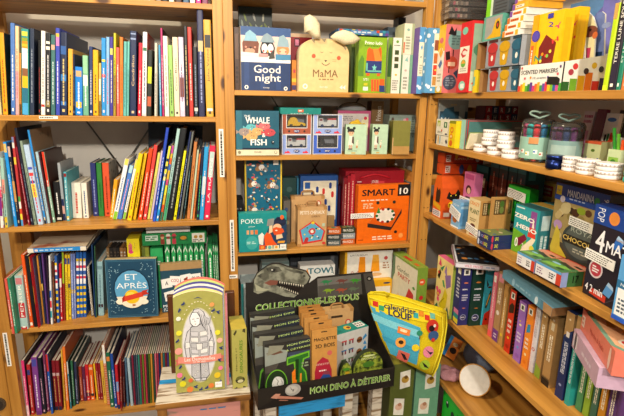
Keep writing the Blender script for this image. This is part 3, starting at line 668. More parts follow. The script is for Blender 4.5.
carton('word_game_box', 'dark teal game box with white word cards and kraft top band', 'game box', fr, .026, '23485a',
       front=[('r', 0, .86, 1, 1, 'a58559')] + cards + [('t', 'MÉLI', .14, .14, .07, 'e8eef0', 0, .22, .02), ('g', .04, .02, .3, .09, 'c8d4d8', 2)], topc='a58559', side='1e3c4c')
# small stock at the back of the shelf
fr = atY(126.5, 139, 241, ZL['L3'], .09); fr.H = onY(126.5, 239, .09).z - ZL['L3']
carton('card_game_box', 'bright yellow box behind the ornate blue box, pink hand print on front', 'game box', fr, .1, 'e8d422',
       front=[('t', 'STUC', .62, .9, .05, '3a2a5a', PI / 2, .1), ('r', .12, .82, .2, .92, 'd8407a'), ('r', .22, .82, .3, .95, 'd8407a'), ('r', .32, .82, .4, .93, 'd8407a'), ('e', .28, .82, .2, .16, 'd8407a')], topc='d8c41c', lid=.8)
for i, (x, w_, c, tc, nm) in enumerate(((106, 2.8, '8a6a44', 'c0b090', 'kraft card box'), (109, 4.2, '26221f', '5a5048', 'black card box'), (113.4, 2.8, '332c28', '6a5a4a', 'dark brown card box'), (116.4, 2.8, '201d1c', '5a5048', 'slim black card box'), (119.6, 3.2, '9a6a3c', 'e8e0d0', 'white-based amber card box'), (123, 3, '8a5c30', 'e8e0d0', 'white-based brown card box'))):
    fr = atY(x, x + w_, 248, ZL['L3'], .12)
    prev = ['pale grey-blue book', 'kraft one', 'black one', 'dark brown one', 'slim black one', 'amber one'][i]
    carton('card_box', '%s at back of lower left shelf, right of the %s' % (nm, prev), 'game box', fr, .08, c, front=[('r', .1, .62, .9, .8, tc), ('g', .2, .85, .8, .95, tc, 2)], group='small card boxes behind the ornate blue box', parts=True)
GR = '1d7a42'
gy = .095
def gcase(px0, px1, yt, yy, lab, flag=True, col=GR, z0=None):
    z = ZL['L3']; fr = atY(px0, px1, yt, z, yy)
    return carton('green_game_case', lab, 'game case', fr, .15, col, front=[('r', .12, .05, .88, .97, '2a9a56'), ('p', [(.12, .9), (.5, .97), (.88, .9), (.88, .86), (.5, .93), (.12, .86)], 'd8ecd8'), ('g', .3, .2, .7, .82, 'e8f4e8', 1, .7, True)], top=[('r', .1, .1, .9, .9, '2c8a50')], group='green quiz game cases', lid=.9)
names = ['first', 'second', 'third', 'fourth', 'fifth', 'sixth', 'seventh']
xs = [164.2, 170.8, 176.2, 182.5, 188, 193.6, 199]; ws = [5.2, 4.4, 5.4, 5, 4.8, 4.6, 5]
for i in range(7):
    gcase(xs[i], xs[i] + ws[i], 244.6 - i * .2, gy, '%s slim green case from the left, standing under the lying green box' % names[i])
gcase(207.5, 212, 246.5, .05, 'tall green case standing forward, right of the seven slim green ones')
for i, (a, b, c) in enumerate(((212.4, 214.2, '174a2c'), (214.4, 216, '12402a'), (216.2, 217.6, '1a5432'))):
    gcase(a, b, 243 + i * .4, .06, ['dark green case next to the forward green case', 'dark green case second from the right post', 'dark green case against the right post'][i], col=c)
fr = atY(150, 162.5, 248.5, ZL['L3'], .085)
carton('green_card_box', 'small green lidded box with white lettering beside the yellow box', 'game box', fr, .08, '238a4c', front=[('p', [(.0, .9), (.12, 1), (.88, 1), (1, .9), (1, .86), (0, .86)], '2ea05c'), ('g', .18, .72, .82, .8, 'eef6ee', 2)])
fr = atY(141.5, 149, 246, ZL['L3'], .11)
carton('olive_card_box', 'narrow olive green box between yellow box and small green box', 'game box', fr, .08, '6a7430', front=[('r', .45, .02, .9, .97, '98a03c')])
zg = onY(164.2, 244.6, gy).z + .001
a, b = onY(142.5, 244.5, .088), onY(206.5, 240, .088); top = onY(142.5, 234.2, .088).z
fr = Fr((a.x, .088, zg), b.x - a.x, top - zg, 0)
people = []
for i, (c1, c2) in enumerate((('8a3a2a', 'd8a07a'), ('e0d4c4', '9a3a3a'), ('c03a4a', '5a3a2a'))):
    u = .31 + i * .09; people += [('r', u - .03, .05, u + .03, .5, c1), ('e', u, .65, .025, .03, c2), ('p', [(u - .04, .72), (u + .04, .72), (u + .02, .95), (u - .02, .95)], c1)]
carton('green_quiz_box', 'long green box with cartoon figures lying across the slim green cases', 'game box', fr, .17, '1f8246',
       front=[('r', .05, .4, .24, .85, 'c8dccc'), ('g', .06, .45, .23, .8, '3a7a50', 2)] + people + [('r', .57, .3, .7, .8, '2f6a38'), ('e', .635, .55, .05, .03, 'c88a2a'), ('r', .77, .12, .97, .92, 'e8e4d4'), ('e', .83, .6, .03, .03, 'b88a3a'), ('e', .91, .6, .03, .03, 'b88a3a'), ('g', .78, .15, .96, .4, '4a4a44', 2)], lid=.6)
zw = fr.o.z + fr.H + .001
for i in range(2):
    a, b = onY(146.5 - .4 * i, 229, .1), onY(189.8 + .3 * i, 229, .1)
    bookz = zw + i * .0125
    t = thing('picture_book', ['white paperback lying directly on the long green box', 'white paperback lying on top of the other white paperback'][i], 'book', (a.x, .091, bookz), (0, 0, 0), 'white books lying on the green box')
    W_ = b.x - a.x
    mb = MB(); mb.box(0, 0, 0, W_, .16, .0012, 'f4f2ee'); mb.box(0, 0, .0108, W_, .16, .012, 'f4f2ee'); mb.box(0, 0, .0, W_, .0012, .012, 'eceae6'); mb.build('cover', t)
    mb = MB(); mb.box(.002, .0015, .0013, W_ - .002, .157, .0107, PAGES); mb.build('page_block', t)
# ================================================================== middle unit
# ---- upper middle shelf (M1)
z = ZM['M1']; rg = random.Random(5)
fr = atY(238.5, 272, 6, z, .17); fr.H -= 0
leaf = [('e', .1 + .09 * i, .8 + .08 * math.sin(i * 2), .03, .12, ['8a9a8a', '7a8a2a', 'b8b8a0', '6a7a2a', 'a8a89a'][i % 5], 10, rg.uniform(-.6, .6)) for i in range(10)]
carton('nature_puzzle_box', 'dark green box with leaves and feathers at back, above the nightcap animals box', 'puzzle box', fr, .07, '26332c', front=leaf + [('r', .72, .7, .9, .76, 'a8c0b0'), ('g', .1, .62, .5, .68, '8a9a80', 2)], seed=2)
a, b = onY(241.5, 90, .012), onY(291, 90, .012)
fr = Fr((a.x, .012, z), b.x - a.x, onY(265, 27, .012).z - z, 0)
fr.yaw = math.radians(4)
faces = [('r', 0, .8, 1, 1, '3c5a8c'), ('r', 0, .38, 1, .84, 'e8c8bc'), ('r', 0, .34, 1, .48, 'f0e8e2'), ('r', 0, 0, 1, .38, '2b3f6a')]
for i in range(6): faces.append(('r', .08 + .16 * i, .02, .1 + .16 * i + .06, .36, '36507c'))
faces += [('p', [(.04, .52), (.34, .52), (.36, .7), (.3, .8), (.08, .8), (.03, .7)], '7a4a3a'), ('e', .18, .56, .1, .06, 'c89a80'), ('p', [(.06, .74), (.33, .74), (.3, .86), (.18, .94), (.1, .88)], '8cb8cc'), ('e', .1, .63, .02, .02, 'd8907a'), ('e', .28, .63, .02, .02, 'd8907a'), ('e', .19, .62, .025, .02, '2a2a2a'),
  ('p', [(.4, .48), (.66, .48), (.68, .64), (.62, .76), (.43, .76), (.38, .62)], '22262c'), ('e', .47, .62, .06, .1, 'f0eee8'), ('e', .59, .62, .06, .1, 'f0eee8'), ('e', .45, .57, .02, .02, 'd83a3a'), ('e', .6, .57, .02, .02, 'd83a3a'), ('p', [(.5, .58), (.56, .58), (.53, .53)], 'e09a3a'), ('p', [(.38, .73), (.68, .73), (.62, .84), (.52, .9), (.44, .85)], '8aa0ac'), ('p', [(.55, .42), (.68, .44), (.64, .6), (.58, .52)], '4a4a44'),
  ('e', .84, .6, .13, .13, 'd8905a'), ('e', .84, .57, .08, .07, 'eec0a0'), ('e', .78, .57, .02, .02, 'd86a5a'), ('e', .9, .57, .02, .02, 'd86a5a'), ('p', [(.72, .66), (.97, .66), (.95, .78), (.85, .88), (.76, .84)], '90acb8'), ('p', [(.69, .4), (1, .42), (1, .52), (.69, .52)], '4a8ab0'),
  ('p', [(0, .47), (.34, .46), (.36, .52), (0, .54)], 'e8e0dc'), ('p', [(.35, .46), (.54, .46), (.54, .52), (.35, .52)], 'e89a98'),
]
sq = lambda v: .47 + (v - .38) * .855
faces = [('r', o[1], sq(o[2]), o[3], sq(o[4]), o[5]) if o[0] == 'r' else ('e', o[1], sq(o[2]), o[3], o[4] * .9, o[5]) if o[0] == 'e' else ('p', [(u, sq(v)) for u, v in o[1]], o[2]) for o in faces[:4] + faces[10:]]
faces += [('r', 0, 0, 1, .47, '2b3f6a')] + [('r', .06 + .16 * i, .02, .16 + .16 * i, .46, '33497a') for i in range(0, 6, 2)] + [
  ('p', [(0, .45), (.0, .53), (.25, .54), (.6, .5), (1, .49), (1, .45)], 'f4eeea'),
  ('t', 'Good', .52, .345, .125, 'f4eee6', 0, .54, .014), ('t', 'night', .54, .19, .155, 'f4eee6', 0, .52, .014), ('e', .1, .05, .04, .04, 'f0ece4'), ('e', .9, .04, .04, .04, 'f0ece4'), ('t', 'londji', .5, .045, .03, 'f0ece4', 0, .12), ('e', .1, .05, .02, .02, '4a5a80'), ('e', .9, .04, .02, .02, '4a5a80')]
carton('night_puzzle_box', 'dark blue puzzle box with three sleeping animals in nightcaps', 'puzzle box', fr, .06, '2b3f6a', front=faces, topc='3c5a8c', side='e4d8cc', leftc='e8e0d4')
fr = atY(234, 238.6, 27, z, .06)
carton('brown_box', 'narrow brown box squeezed between pine post and nightcap animals box', 'game box', fr, .15, '5a4030', front=[('r', .15, .5, .85, .9, '7a5a44'), ('g', .2, .1, .8, .4, '3a2a20', 4)])
fr = atY(287, 312, 33, z, .13)
carton('red_puzzle_box', 'dark red box behind, between the nightcap animals box and cat-faced box', 'puzzle box', fr, .06, '8a1420', front=[('r', .3, .78, .5, .92, '14100f'), ('r', .33, .8, .47, .9, 'd87a9a'), ('r', 0, .94, 1, 1, 'c8a88a'), ('e', .2, .5, .14, .12, '4a0a12'), ('e', .6, .4, .14, .12, '3a0a12'), ('r', .55, .6, .9, .7, '4a4a8a')])
fr = atY(292, 296.4, 60, z, .06)
carton('orange_crayon_box', 'slim orange and yellow box just left of the cat-faced box', 'toy box', fr, .05, 'd88a2a', front=[('r', .3, .6, .8, .7, 'c83a4a'), ('r', 0, .3, 1, .42, 'e8c83a'), ('r', 0, .05, 1, .2, '4a3a6a')])
# cat-faced die-cut box with fabric ears
Y0 = .02
a, b, tp = onY(298.5, 91, Y0), onY(348, 92, Y0), onY(325, 38.5, Y0)
W_, H_ = b.x - a.x, tp.z - z
t = thing('cat_face_box', 'cream box shaped like a cat face with two cloth ears', 'puzzle box', (a.x, Y0, z), (0, 0, 0))
out = [(0, 0), (W_, 0), (W_, H_ * .66)] + [(W_ * (.5 + .5 * math.cos(q) ** .75 if math.cos(q) > 0 else .5 - .5 * (-math.cos(q)) ** .75), H_ * (.66 + .34 * math.sin(q) ** .8)) for q in [PI * i / 18 for i in range(1, 18)]] + [(0, H_ * .66)]
CRM = 'e2c489'
mb = MB(); mb.prism(out, 0, .055, CRM, 'eee0c0')
ar = Art(mb, (0, 0, 0), (1, 0, 0), (0, 0, 1), W_, H_)
sm = lambda cx, cy, rx, ry, c, a0, a1, w_: [('p', [(cx + rx * math.cos(q), cy + ry * math.sin(q)) for q in [a0 + (a1 - a0) * i / 8 for i in range(9)]] + [(cx + (rx - w_) * math.cos(q), cy + (ry - w_) * math.sin(q)) for q in [a1 - (a1 - a0) * i / 8 for i in range(9)]], c)]
ar.run([('e', .29, .67, .04, .04, 'cc5a38'), ('e', .79, .65, .04, .04, 'cc5a38'), ('p', [(.5, .6), (.56, .6), (.53, .565)], '2a2a30'),
        ('p', [(.23, .98), (.31, .965), (.3, .9)], '9a8a6a'), ('p', [(.43, .995), (.53, .995), (.5, .93)], '9a8a6a'), ('p', [(.84, .9), (.93, .84), (.93, .79)], '9a8a6a')]
       + sm(.53, .56, .08, .06, '4a3a2a', PI * 1.05, PI * 1.95, .012) + sm(.45, .76, .03, .025, '6a5a40', PI * 1.1, PI * 1.9, .008) + sm(.63, .76, .03, .025, '6a5a40', PI * 1.1, PI * 1.9, .008)
       + [('r', .32, .61, .41, .617, 'a88a5a'), ('r', .33, .58, .41, .586, 'a88a5a'), ('r', .66, .61, .75, .617, 'a88a5a'), ('r', .66, .58, .74, .586, 'a88a5a'),
          ('t', 'MaMA', .53, .35, .14, '7a5a34', 0, .5), ('g', .4, .22, .72, .26, 'a07a4a', 1), ('e', .13, .1, .05, .05, 'f6f0e2'), ('e', .13, .1, .025, .025, CRM), ('t', 'londji', .5, .09, .05, 'f6f0e2', 0, .15), ('p', [(.82, .09), (.88, .14), (.88, .05)], 'f6f0e2'), ('p', [(.88, .09), (.94, .14), (.94, .05)], 'f6f0e2')])
ar2 = Art(mb, (0, .055, 0), (0, -1, 0), (0, 0, 1), .055, H_)
mb.build('carton', t)
def ear(pxs, nm, thick=.006):
    """folded cotton ear: a closed cloth surface over an outline, puffed in the middle and creased"""
    pts = [onY(px, py, Y0 - .02) - Vector((a.x, Y0, z)) for px, py in pxs]
    n = len(pts); c = sum(pts, Vector()) / n
    mb = MB(); CL = 'e6d9b4:cloth'; R = 5; F_ = []; B_ = []
    for k in range(R + 1):
        s = k / R; rowf = []; rowb = []
        for i, p in enumerate(pts):
            q = c.lerp(p, s); bulge = thick * 2.4 * math.sqrt(max(0, 1 - s * s)); cr = .003 * math.sin(i * 2.1) * s
            rowf.append(q + Vector((0, -bulge + cr, 0))); rowb.append(q + Vector((0, bulge * .6 + cr + .0008, 0)))
        F_.append(rowf); B_.append(rowb)
    V = [p for r_ in F_ for p in r_] + [p for r_ in B_ for p in r_]; Fs = []; off = (R + 1) * n
    for k in range(R):
        for i in range(n):
            j = (i + 1) % n
            Fs.append([k * n + i, k * n + j, (k + 1) * n + j, (k + 1) * n + i]); Fs.append([off + k * n + i, off + (k + 1) * n + i, off + (k + 1) * n + j, off + k * n + j])
    for i in range(n):
        j = (i + 1) % n; Fs.append([R * n + i, R * n + j, off + R * n + j, off + R * n + i])
    mb.tris(V, Fs, CL, True); return mb.build(nm, t)
ear([(304, 33), (304.5, 17), (309.5, 14.5), (316, 18), (320, 24), (320.5, 38), (315, 38.5), (311, 35), (307, 32)], 'fabric_ear')
ear([(330, 37), (336, 32), (343, 29.8), (352, 32), (361.5, 38.5), (354, 44), (344, 44.8), (337, 41)], 'fabric_ear')
# lying boxes behind
zz = onY(350, 34.5, .12).z
fr = Fr((onY(352, 36, .1).x, .1, z), onY(378, 36, .1).x - onY(352, 36, .1).x, onY(352, 35.5, .1).z - z, 0)
carton('forest_game_box', 'olive forest-patterned box behind the lime green bear box', 'game box', fr, .1, '6a7a34', front=[('r', 0, 0, .25, .8, '3a4a24'), ('r', .75, 0, 1, 1, '2f5a34')])
fr2 = Fr((onY(338, 33, .085).x, .085, fr.o.z + fr.H + .001), onY(389, 33, .085).x - onY(338, 33, .085).x, .019, 0)
chk = [('r', .03 + .06 * i, .05 if i % 2 else .5, .09 + .06 * i, .5 if i % 2 else .95, ['d84a2a', 'e8e0c8', '3a9ab0', '6a3a8a', 'd8c02a', '3a8a3a'][i % 6]) for i in range(16)]
carton('checkered_game_box', 'flat blue box with chequered edge lying above the green boxes', 'game box', fr2, .14, '3a6a9a', front=chk + [('r', .25, .2, .75, .8, '5a8ac0'), ('g', .3, .3, .7, .7, 'e0e8f0', 1)])
a, b = onY(357.2, 92.5, .016), onY(384.5, 93, .016)
fr = Fr((a.x, .016, z), b.x - a.x, onY(370, 37, .016).z - z, 0)
carton('ludo_game_box', 'lime green game box with orange bear on front', 'game box', fr, .05, '86ae1e',
       front=[('t', 'Primo ludo', .52, .9, .06, 'f4f4e8', 0, .62, .02), ('g', .2, .83, .8, .86, '4a6a14', 1), ('p', [(0, .55), (.12, .68), (.2, .62), (.2, .3), (0, .3)], '5a8a2a'), ('p', [(.3, .78), (.38, .82), (.46, .79), (.7, .8), (.78, .84), (.82, .76), (.83, .58), (.28, .56)], 'e0601c'), ('p', [(.5, .79), (.7, .8), (.83, .6), (.6, .56)], 'ee8a34'), ('p', [(.26, .36), (.84, .36), (.84, .58), (.28, .58)], '2a3a78'), ('p', [(.28, .4), (.34, .4), (.34, .54), (.28, .54)], '6ab8a8'), ('p', [(.34, .38), (.84, .38), (.84, .41), (.34, .41)], '6ab8a8'), ('p', [(.58, .52), (.61, .48), (.67, .48), (.62, .44), (.64, .4), (.58, .425), (.52, .4), (.54, .44), (.49, .48), (.55, .48)], '7ad0c0'), ('r', .3, .31, .42, .36, 'e0601c'), ('r', .68, .31, .8, .36, 'e0601c'),
              ('r', .2, .04, .38, .11, 'e8eee0'), ('r', .22, .13, .36, .18, 'c8c02a'), ('g', .2, .22, .4, .27, 'e8f0d8', 2), ('p', [(.5, .03), (.58, .03), (.56, .25), (.48, .25)], 'e85a2a'), ('p', [(.6, .03), (.68, .03), (.66, .25), (.58, .25)], 'e85a2a'), ('p', [(.7, .03), (.78, .03), (.76, .25), (.68, .25)], 'e85a2a'), ('p', [(.8, .02), (.99, .02), (.97, .26), (.78, .26)], 'e0601c'), ('p', [(.8, .02), (.99, .02), (.98, .14), (.79, .14)], '2a3a78')], topc='6a7a20', side='8ab02a')
a, b = onY(385.6, 93, .03), onY(391, 93, .03)
fr = Fr((a.x, .03, z), onY(399, 93, .03).x - a.x, onY(393, 37.5, .03).z - z, 0)
carton('forest_card_box', 'white-edged forest game box with three small pictures, right of the orange bear box', 'game box', fr, .12, 'e8e4d6',
       front=[('r', 0, .0, .35, 1, '7a9a3a'), ('p', [(.05, .3), (.3, .3), (.33, .8), (.2, .9), (.06, .8)], '2f5a24'), ('r', .3, 0, .36, 1, '6a7a3a'), ('e', .68, .93, .1, .1, '6a9a3a'), ('g', .45, .85, .9, .88, '5a5a4a', 1), ('r', .52, .7, .82, .78, '3a4a24'), ('r', .52, .58, .82, .66, '4a4a24'), ('r', .52, .46, .82, .54, '3a4a2a'), ('e', .68, .34, .08, .07, 'd8b83a'), ('g', .45, .05, .9, .25, '8a8478', 5)], topc='8a9a3a', lid=.5)
def stub(x0, x1, xs_, yt, zb, Y, nm, lab, c1, c2, ops):
    a, b = onY(x0, 80, Y), onY(x1, 80, Y)
    fr = Fr((a.x, Y, zb), b.x - a.x, onY(x0, yt, Y).z - zb, 0)
    return carton(nm, lab, 'game box', fr, .09, c1, front=ops, side=c2, group='small sage and white boxes'), fr
t_, fr = stub(401.5, 411.5, 413, 54.5, z, .02, 'sage_box', 'lower small white and sage green box beside the dotted blue box', 'e8e4d2', '7aa888', [('r', .7, 0, 1, 1, '7aaa88'), ('p', [(.2, .85), (.45, .95), (.55, .82)], '8ac0b0'), ('e', .35, .6, .12, .1, 'c8b0a0'), ('g', .15, .1, .6, .45, '8a8a78', 4)])
t_, fr = stub(401.5, 411.5, 413, 23, z + fr.H + .0005, .02, 'sage_box', 'upper small cream box stacked on the sage green one', 'e6e2c6', 'c8c8a0', [('r', .75, 0, 1, 1, 'a8b088'), ('r', 0, .05, .12, .4, 'd8603a'), ('e', .4, .8, .14, .12, '8ab0a0'), ('g', .2, .15, .65, .6, '8a8a70', 5)])
DOT = two_tone('polka_dots', 'e8f0f4', '5a9ac8', 42, .27, .31, (1, 1, 1), 'voronoi')
a, b = onY(415.6, 92, -.02), onY(424.5, 92, -.02)
fr = Fr((a.x, -.02, z), min(b.x, .735) - a.x, onY(420, 27, -.02).z - z, 0)
carton('dotted_gift_box', 'blue polka-dot box with cream paper band at corner of middle shelf', 'gift box', fr, .1, DOT, front=[('r', 0, 0, .07, 1, '6a4a9a'), ('r', .07, .27, 1, .78, 'ece2c4'), ('p', [(.3, .7), (.5, .74), (.65, .7), (.5, .66)], '6aa0c8'), ('e', .45, .56, .07, .14, '3a6a5a'), ('g', .3, .3, .75, .45, 'a8987a', 4)], left=[('r', 0, 0, 1, 1, '6a4a9a')], topc=DOT)
for i, (x0, x1, yt, Y, c, lab) in enumerate(((388, 398, 27, .158, '56646c', 'grey-blue box at the back, above the white-edged forest box'), (399, 406, 17, .19, '2e3640', 'tall dark box in the back corner above the cream sage boxes'))):
    fr = atY(x0, x1, yt, z, Y)
    carton('stock_box', lab, 'game box', fr, .06, c, front=[('g', .1, .7, .9, .9, '8a949a', 3)])

# ---- second middle shelf (M2)
z = ZM['M2']
fr = stand((236.5, 155.5), (279, 155.3), (236, 110.5), z)
fish = []
for cx, cy, c in ((.36, .62, '5fb4bc'), (.66, .66, 'cf6a6e'), (.2, .53, '9a8a84'), (.5, .54, 'd8a86a'), (.78, .52, 'c2464e'), (.36, .42, 'd8a868')):
    fish += [('p', [(cx - .15, cy), (cx - .1, cy + .07), (cx, cy + .09), (cx + .1, cy + .06), (cx + .14, cy), (cx + .1, cy - .06), (cx, cy - .09), (cx - .1, cy - .07)], c), ('p', [(cx - .12, cy), (cx - .2, cy + .05), (cx - .2, cy - .05)], c), ('e', cx + .05, cy + .02, .012, .012, '3a2a2a'), ('e', cx - .03, cy - .02, .015, .01, 'e8c8a0'), ('e', cx, cy + .03, .012, .01, '8a5a5a')]
carton('sea_game_box', 'teal game box with six colourful fish', 'game box', fr, .06, '17566c',
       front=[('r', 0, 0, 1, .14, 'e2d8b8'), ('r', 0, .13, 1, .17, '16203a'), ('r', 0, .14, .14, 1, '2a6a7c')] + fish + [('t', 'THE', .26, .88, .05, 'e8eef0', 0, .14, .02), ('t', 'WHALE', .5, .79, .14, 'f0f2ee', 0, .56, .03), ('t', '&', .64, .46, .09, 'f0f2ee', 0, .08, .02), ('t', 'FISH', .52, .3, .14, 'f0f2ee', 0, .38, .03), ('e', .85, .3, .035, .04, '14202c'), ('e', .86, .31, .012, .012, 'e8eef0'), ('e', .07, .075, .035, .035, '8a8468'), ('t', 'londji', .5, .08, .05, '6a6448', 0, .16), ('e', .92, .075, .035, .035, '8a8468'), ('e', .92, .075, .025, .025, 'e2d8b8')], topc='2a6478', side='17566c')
def toy_window_box(x0, x1, zb, zt, Y, lab, body, trim, car, wheel, kind):
    a, b = onY(x0, 135, Y), onY(x1, 135, Y); W_ = b.x - a.x; H_ = zt - zb; D = .055
    t = thing('toy_car_box', lab, 'toy box', (a.x, Y, zb), (0, 0, 0), 'four window boxes with toy cars')
    mb = MB(); e = .0015; u0, u1, v0, v1 = .16, .84, .34, .96
    X0, X1, Z0, Z1 = W_ * u0, W_ * u1, H_ * v0, H_ * v1
    # front face with a window hole
    for q in (((0, 0), (W_, 0), (W_, Z0), (0, Z0)), ((0, Z1), (W_, Z1), (W_, H_), (0, H_)), ((0, Z0), (X0, Z0), (X0, Z1), (0, Z1)), ((X1, Z0), (W_, Z0), (W_, Z1), (X1, Z1))):
        mb.face([(x, 0, zz_) for x, zz_ in q], body)
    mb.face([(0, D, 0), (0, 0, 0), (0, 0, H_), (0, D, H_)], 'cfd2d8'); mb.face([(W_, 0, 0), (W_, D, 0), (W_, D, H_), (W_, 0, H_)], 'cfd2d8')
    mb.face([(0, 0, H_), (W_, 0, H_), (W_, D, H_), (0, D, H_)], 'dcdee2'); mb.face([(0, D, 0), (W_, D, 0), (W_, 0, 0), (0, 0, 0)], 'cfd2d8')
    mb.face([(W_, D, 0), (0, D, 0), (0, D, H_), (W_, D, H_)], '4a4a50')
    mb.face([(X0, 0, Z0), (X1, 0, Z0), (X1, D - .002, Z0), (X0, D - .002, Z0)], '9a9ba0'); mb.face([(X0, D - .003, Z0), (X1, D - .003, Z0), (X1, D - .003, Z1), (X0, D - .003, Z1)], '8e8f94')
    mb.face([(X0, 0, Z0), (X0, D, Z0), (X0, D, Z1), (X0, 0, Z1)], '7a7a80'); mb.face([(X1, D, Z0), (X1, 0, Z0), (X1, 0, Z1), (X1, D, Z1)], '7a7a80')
    ar = Art(mb, (0, 0, 0), (1, 0, 0), (0, 0, 1), W_, H_)
    for q in ((0, 0, .02, 1), (.98, 0, 1, 1), (0, 0, 1, .025), (0, .975, 1, 1), (u0 - .02, v0 - .03, u1 + .02, v0), (u0 - .02, v0, u0, 1), (u1, v0, u1 + .02, 1)): ar.r(*q, 'e2e2e0')
    ar.p([(.38, .17), (.44, .24), (.56, .24), (.62, .17), (.54, .08), (.46, .08)], '3a4274'); ar.g(.42, .13, .58, .21, 'e0e0e8', 2)
    if trim: 
        for c0 in (.08, .7): ar.p([(c0, .06), (c0 + .04, .16), (c0 + .08, .12), (c0 + .12, .2), (c0 + .17, .13), (c0 + .22, .06)], trim)
    else:
        ar.e(.24, .16, .035, .035, '2a2320'); ar.e(.76, .16, .035, .035, '2a2320')
    mb.build('carton', t)
    mb = MB(); mb.face([(X0, .0008, Z0), (X1, .0008, Z0), (X1, .0008, Z1), (X0, .0008, Z1)], clear('f4f6f8', .97)); mb.build('window', t)
    # the little car
    cw, cz, cy = X1 - X0, Z0 + .0005, .006
    mb = MB(); L = cw * .9; x0_ = X0 + cw * .05
    P = lambda pts: [(x0_ + L * u, cz + .004 + (Z1 - Z0) * .72 * v) for u, v in pts]
    if kind == 'beetle': mb.prism(P([(0, .05), (1, .05), (1, .3), (.85, .42), (.6, .45), (.52, .85), (.4, 1), (.2, .95), (.05, .6)]), cy, cy + .022, car)
    elif kind == 'truck': mb.prism(P([(0, .05), (1, .05), (1, .25), (.4, .28), (.38, .5), (.3, .9), (.12, .95), (.1, .5), (0, .4)]), cy, cy + .022, car)
    else:
        mb.prism(P([(0, .05), (1, .05), (1, .72), (.5, .72), (.48, .5), (.28, .5), (.24, .9), (.05, .9), (0, .5)]), cy, cy + .022, car); mb.prism(P([(.52, .72), (.98, .72), (.98, .92), (.52, .86)]), cy + .002, cy + .02, 'c8323a')
        mb.prism(P([(.05, .62), (.22, .62), (.22, .84), (.07, .84)]), cy - .0006, cy + .001, '8a2f3a')
    cb = mb.build('toy_car', t)
    for u in (.2, .78):
        mb = MB(); c_ = x0_ + L * u
        for yy in (cy - .001, cy + .019): mb.prism([(c_ + .0058 * math.cos(a_ * PI / 7), cz + .0062 + .0058 * math.sin(a_ * PI / 7)) for a_ in range(14)], yy, yy + .004, wheel)
        mb.build('wheel', cb)
    return t
zm = onY(295, 134.6, .02).z; ztop = onY(295, 114.2, .02).z
toy_window_box(282, 311.3, z, zm, .02, 'pale blue window box with white toy van below the yellow car box', '8fa4dc', 'd8323e', 'e4e2dc', '2a3a5a', 'van')
toy_window_box(282, 311.3, zm + .0005, ztop, .02, 'brown window box with yellow toy car, top left of the four', 'a8563c', '', 'f0c01a', '4a3a1a', 'beetle')
toy_window_box(313, 342.2, z, zm, .02, 'royal blue window box with black toy car, bottom right of the four', '3f62c4', '', '17181c', '3a3a3e', 'truck')
toy_window_box(313, 342.2, zm + .0005, ztop, .02, 'light blue window box with white toy van, right of the yellow car box', '93a8de', 'd8323e', 'e6e4de', '1c3a6a', 'van')
a, b = onY(280.4, 113.5, .012), onY(321, 113, .012)
t = carton('teal_game_box', 'flat teal game box lying on top of the toy car boxes', 'game box', Fr((a.x, .014, ztop + .0005), b.x - a.x, onY(300, 108, .012).z - ztop, 0), .2, '128078', front=[('r', .43, .3, .57, .75, 'c8603a'), ('g', .45, .4, .55, .7, 'f0e0d0', 1), ('g', .25, 0, .8, .14, 'c0e0d8', 1)])
fr = atY(338, 371, 110.5, z, .11)
carton('doll_house_box', 'white box with pink edging and round red seal behind the pale green boxes', 'toy box', fr, .1, 'cdc6c4', front=[('r', 0, .93, 1, 1, 'b8507a'), ('r', .93, 0, 1, 1, 'b8507a'), ('p', [(.5, .45), (.8, .85), (.93, .85), (.93, .4)], 'e8e0b8'), ('e', .84, .82, .05, .05, 'd0344e'), ('g', .06, .75, .5, .88, '8a868a', 3)], side='a8705a')
t = thing('clear_dome', 'clear plastic dome lying on the white and pink box at back', 'package', (onY(352, 110, .16).x, .16, fr.o.z + fr.H + .0005), (0, 0, 0))
mb = MB(); mb.lathe([(.058 * math.cos(a_), .032 * math.sin(a_)) for a_ in [PI / 2 * i / 8 for i in range(8)]], clear('c8ccd0', .6), n=24); mb.build('dome', t)
fr = atY(349, 366, 119.5, z, .075); 
t = thing('yellow_toy', 'yellow crumpled toy wrap peeking above the left pale green box', 'toy', fr.o, (0, 0, 0))
mb = MB(); mb.prism([(0, 0), (fr.W, 0), (fr.W, fr.H * .9), (fr.W * .8, fr.H * .86), (fr.W * .55, fr.H * 1.02), (fr.W * .4, fr.H * .97), (fr.W * .15, fr.H * .93), (0, fr.H * .8)], 0, .02, 'd8ae24'); mb.build('body', t, bevel=.004)
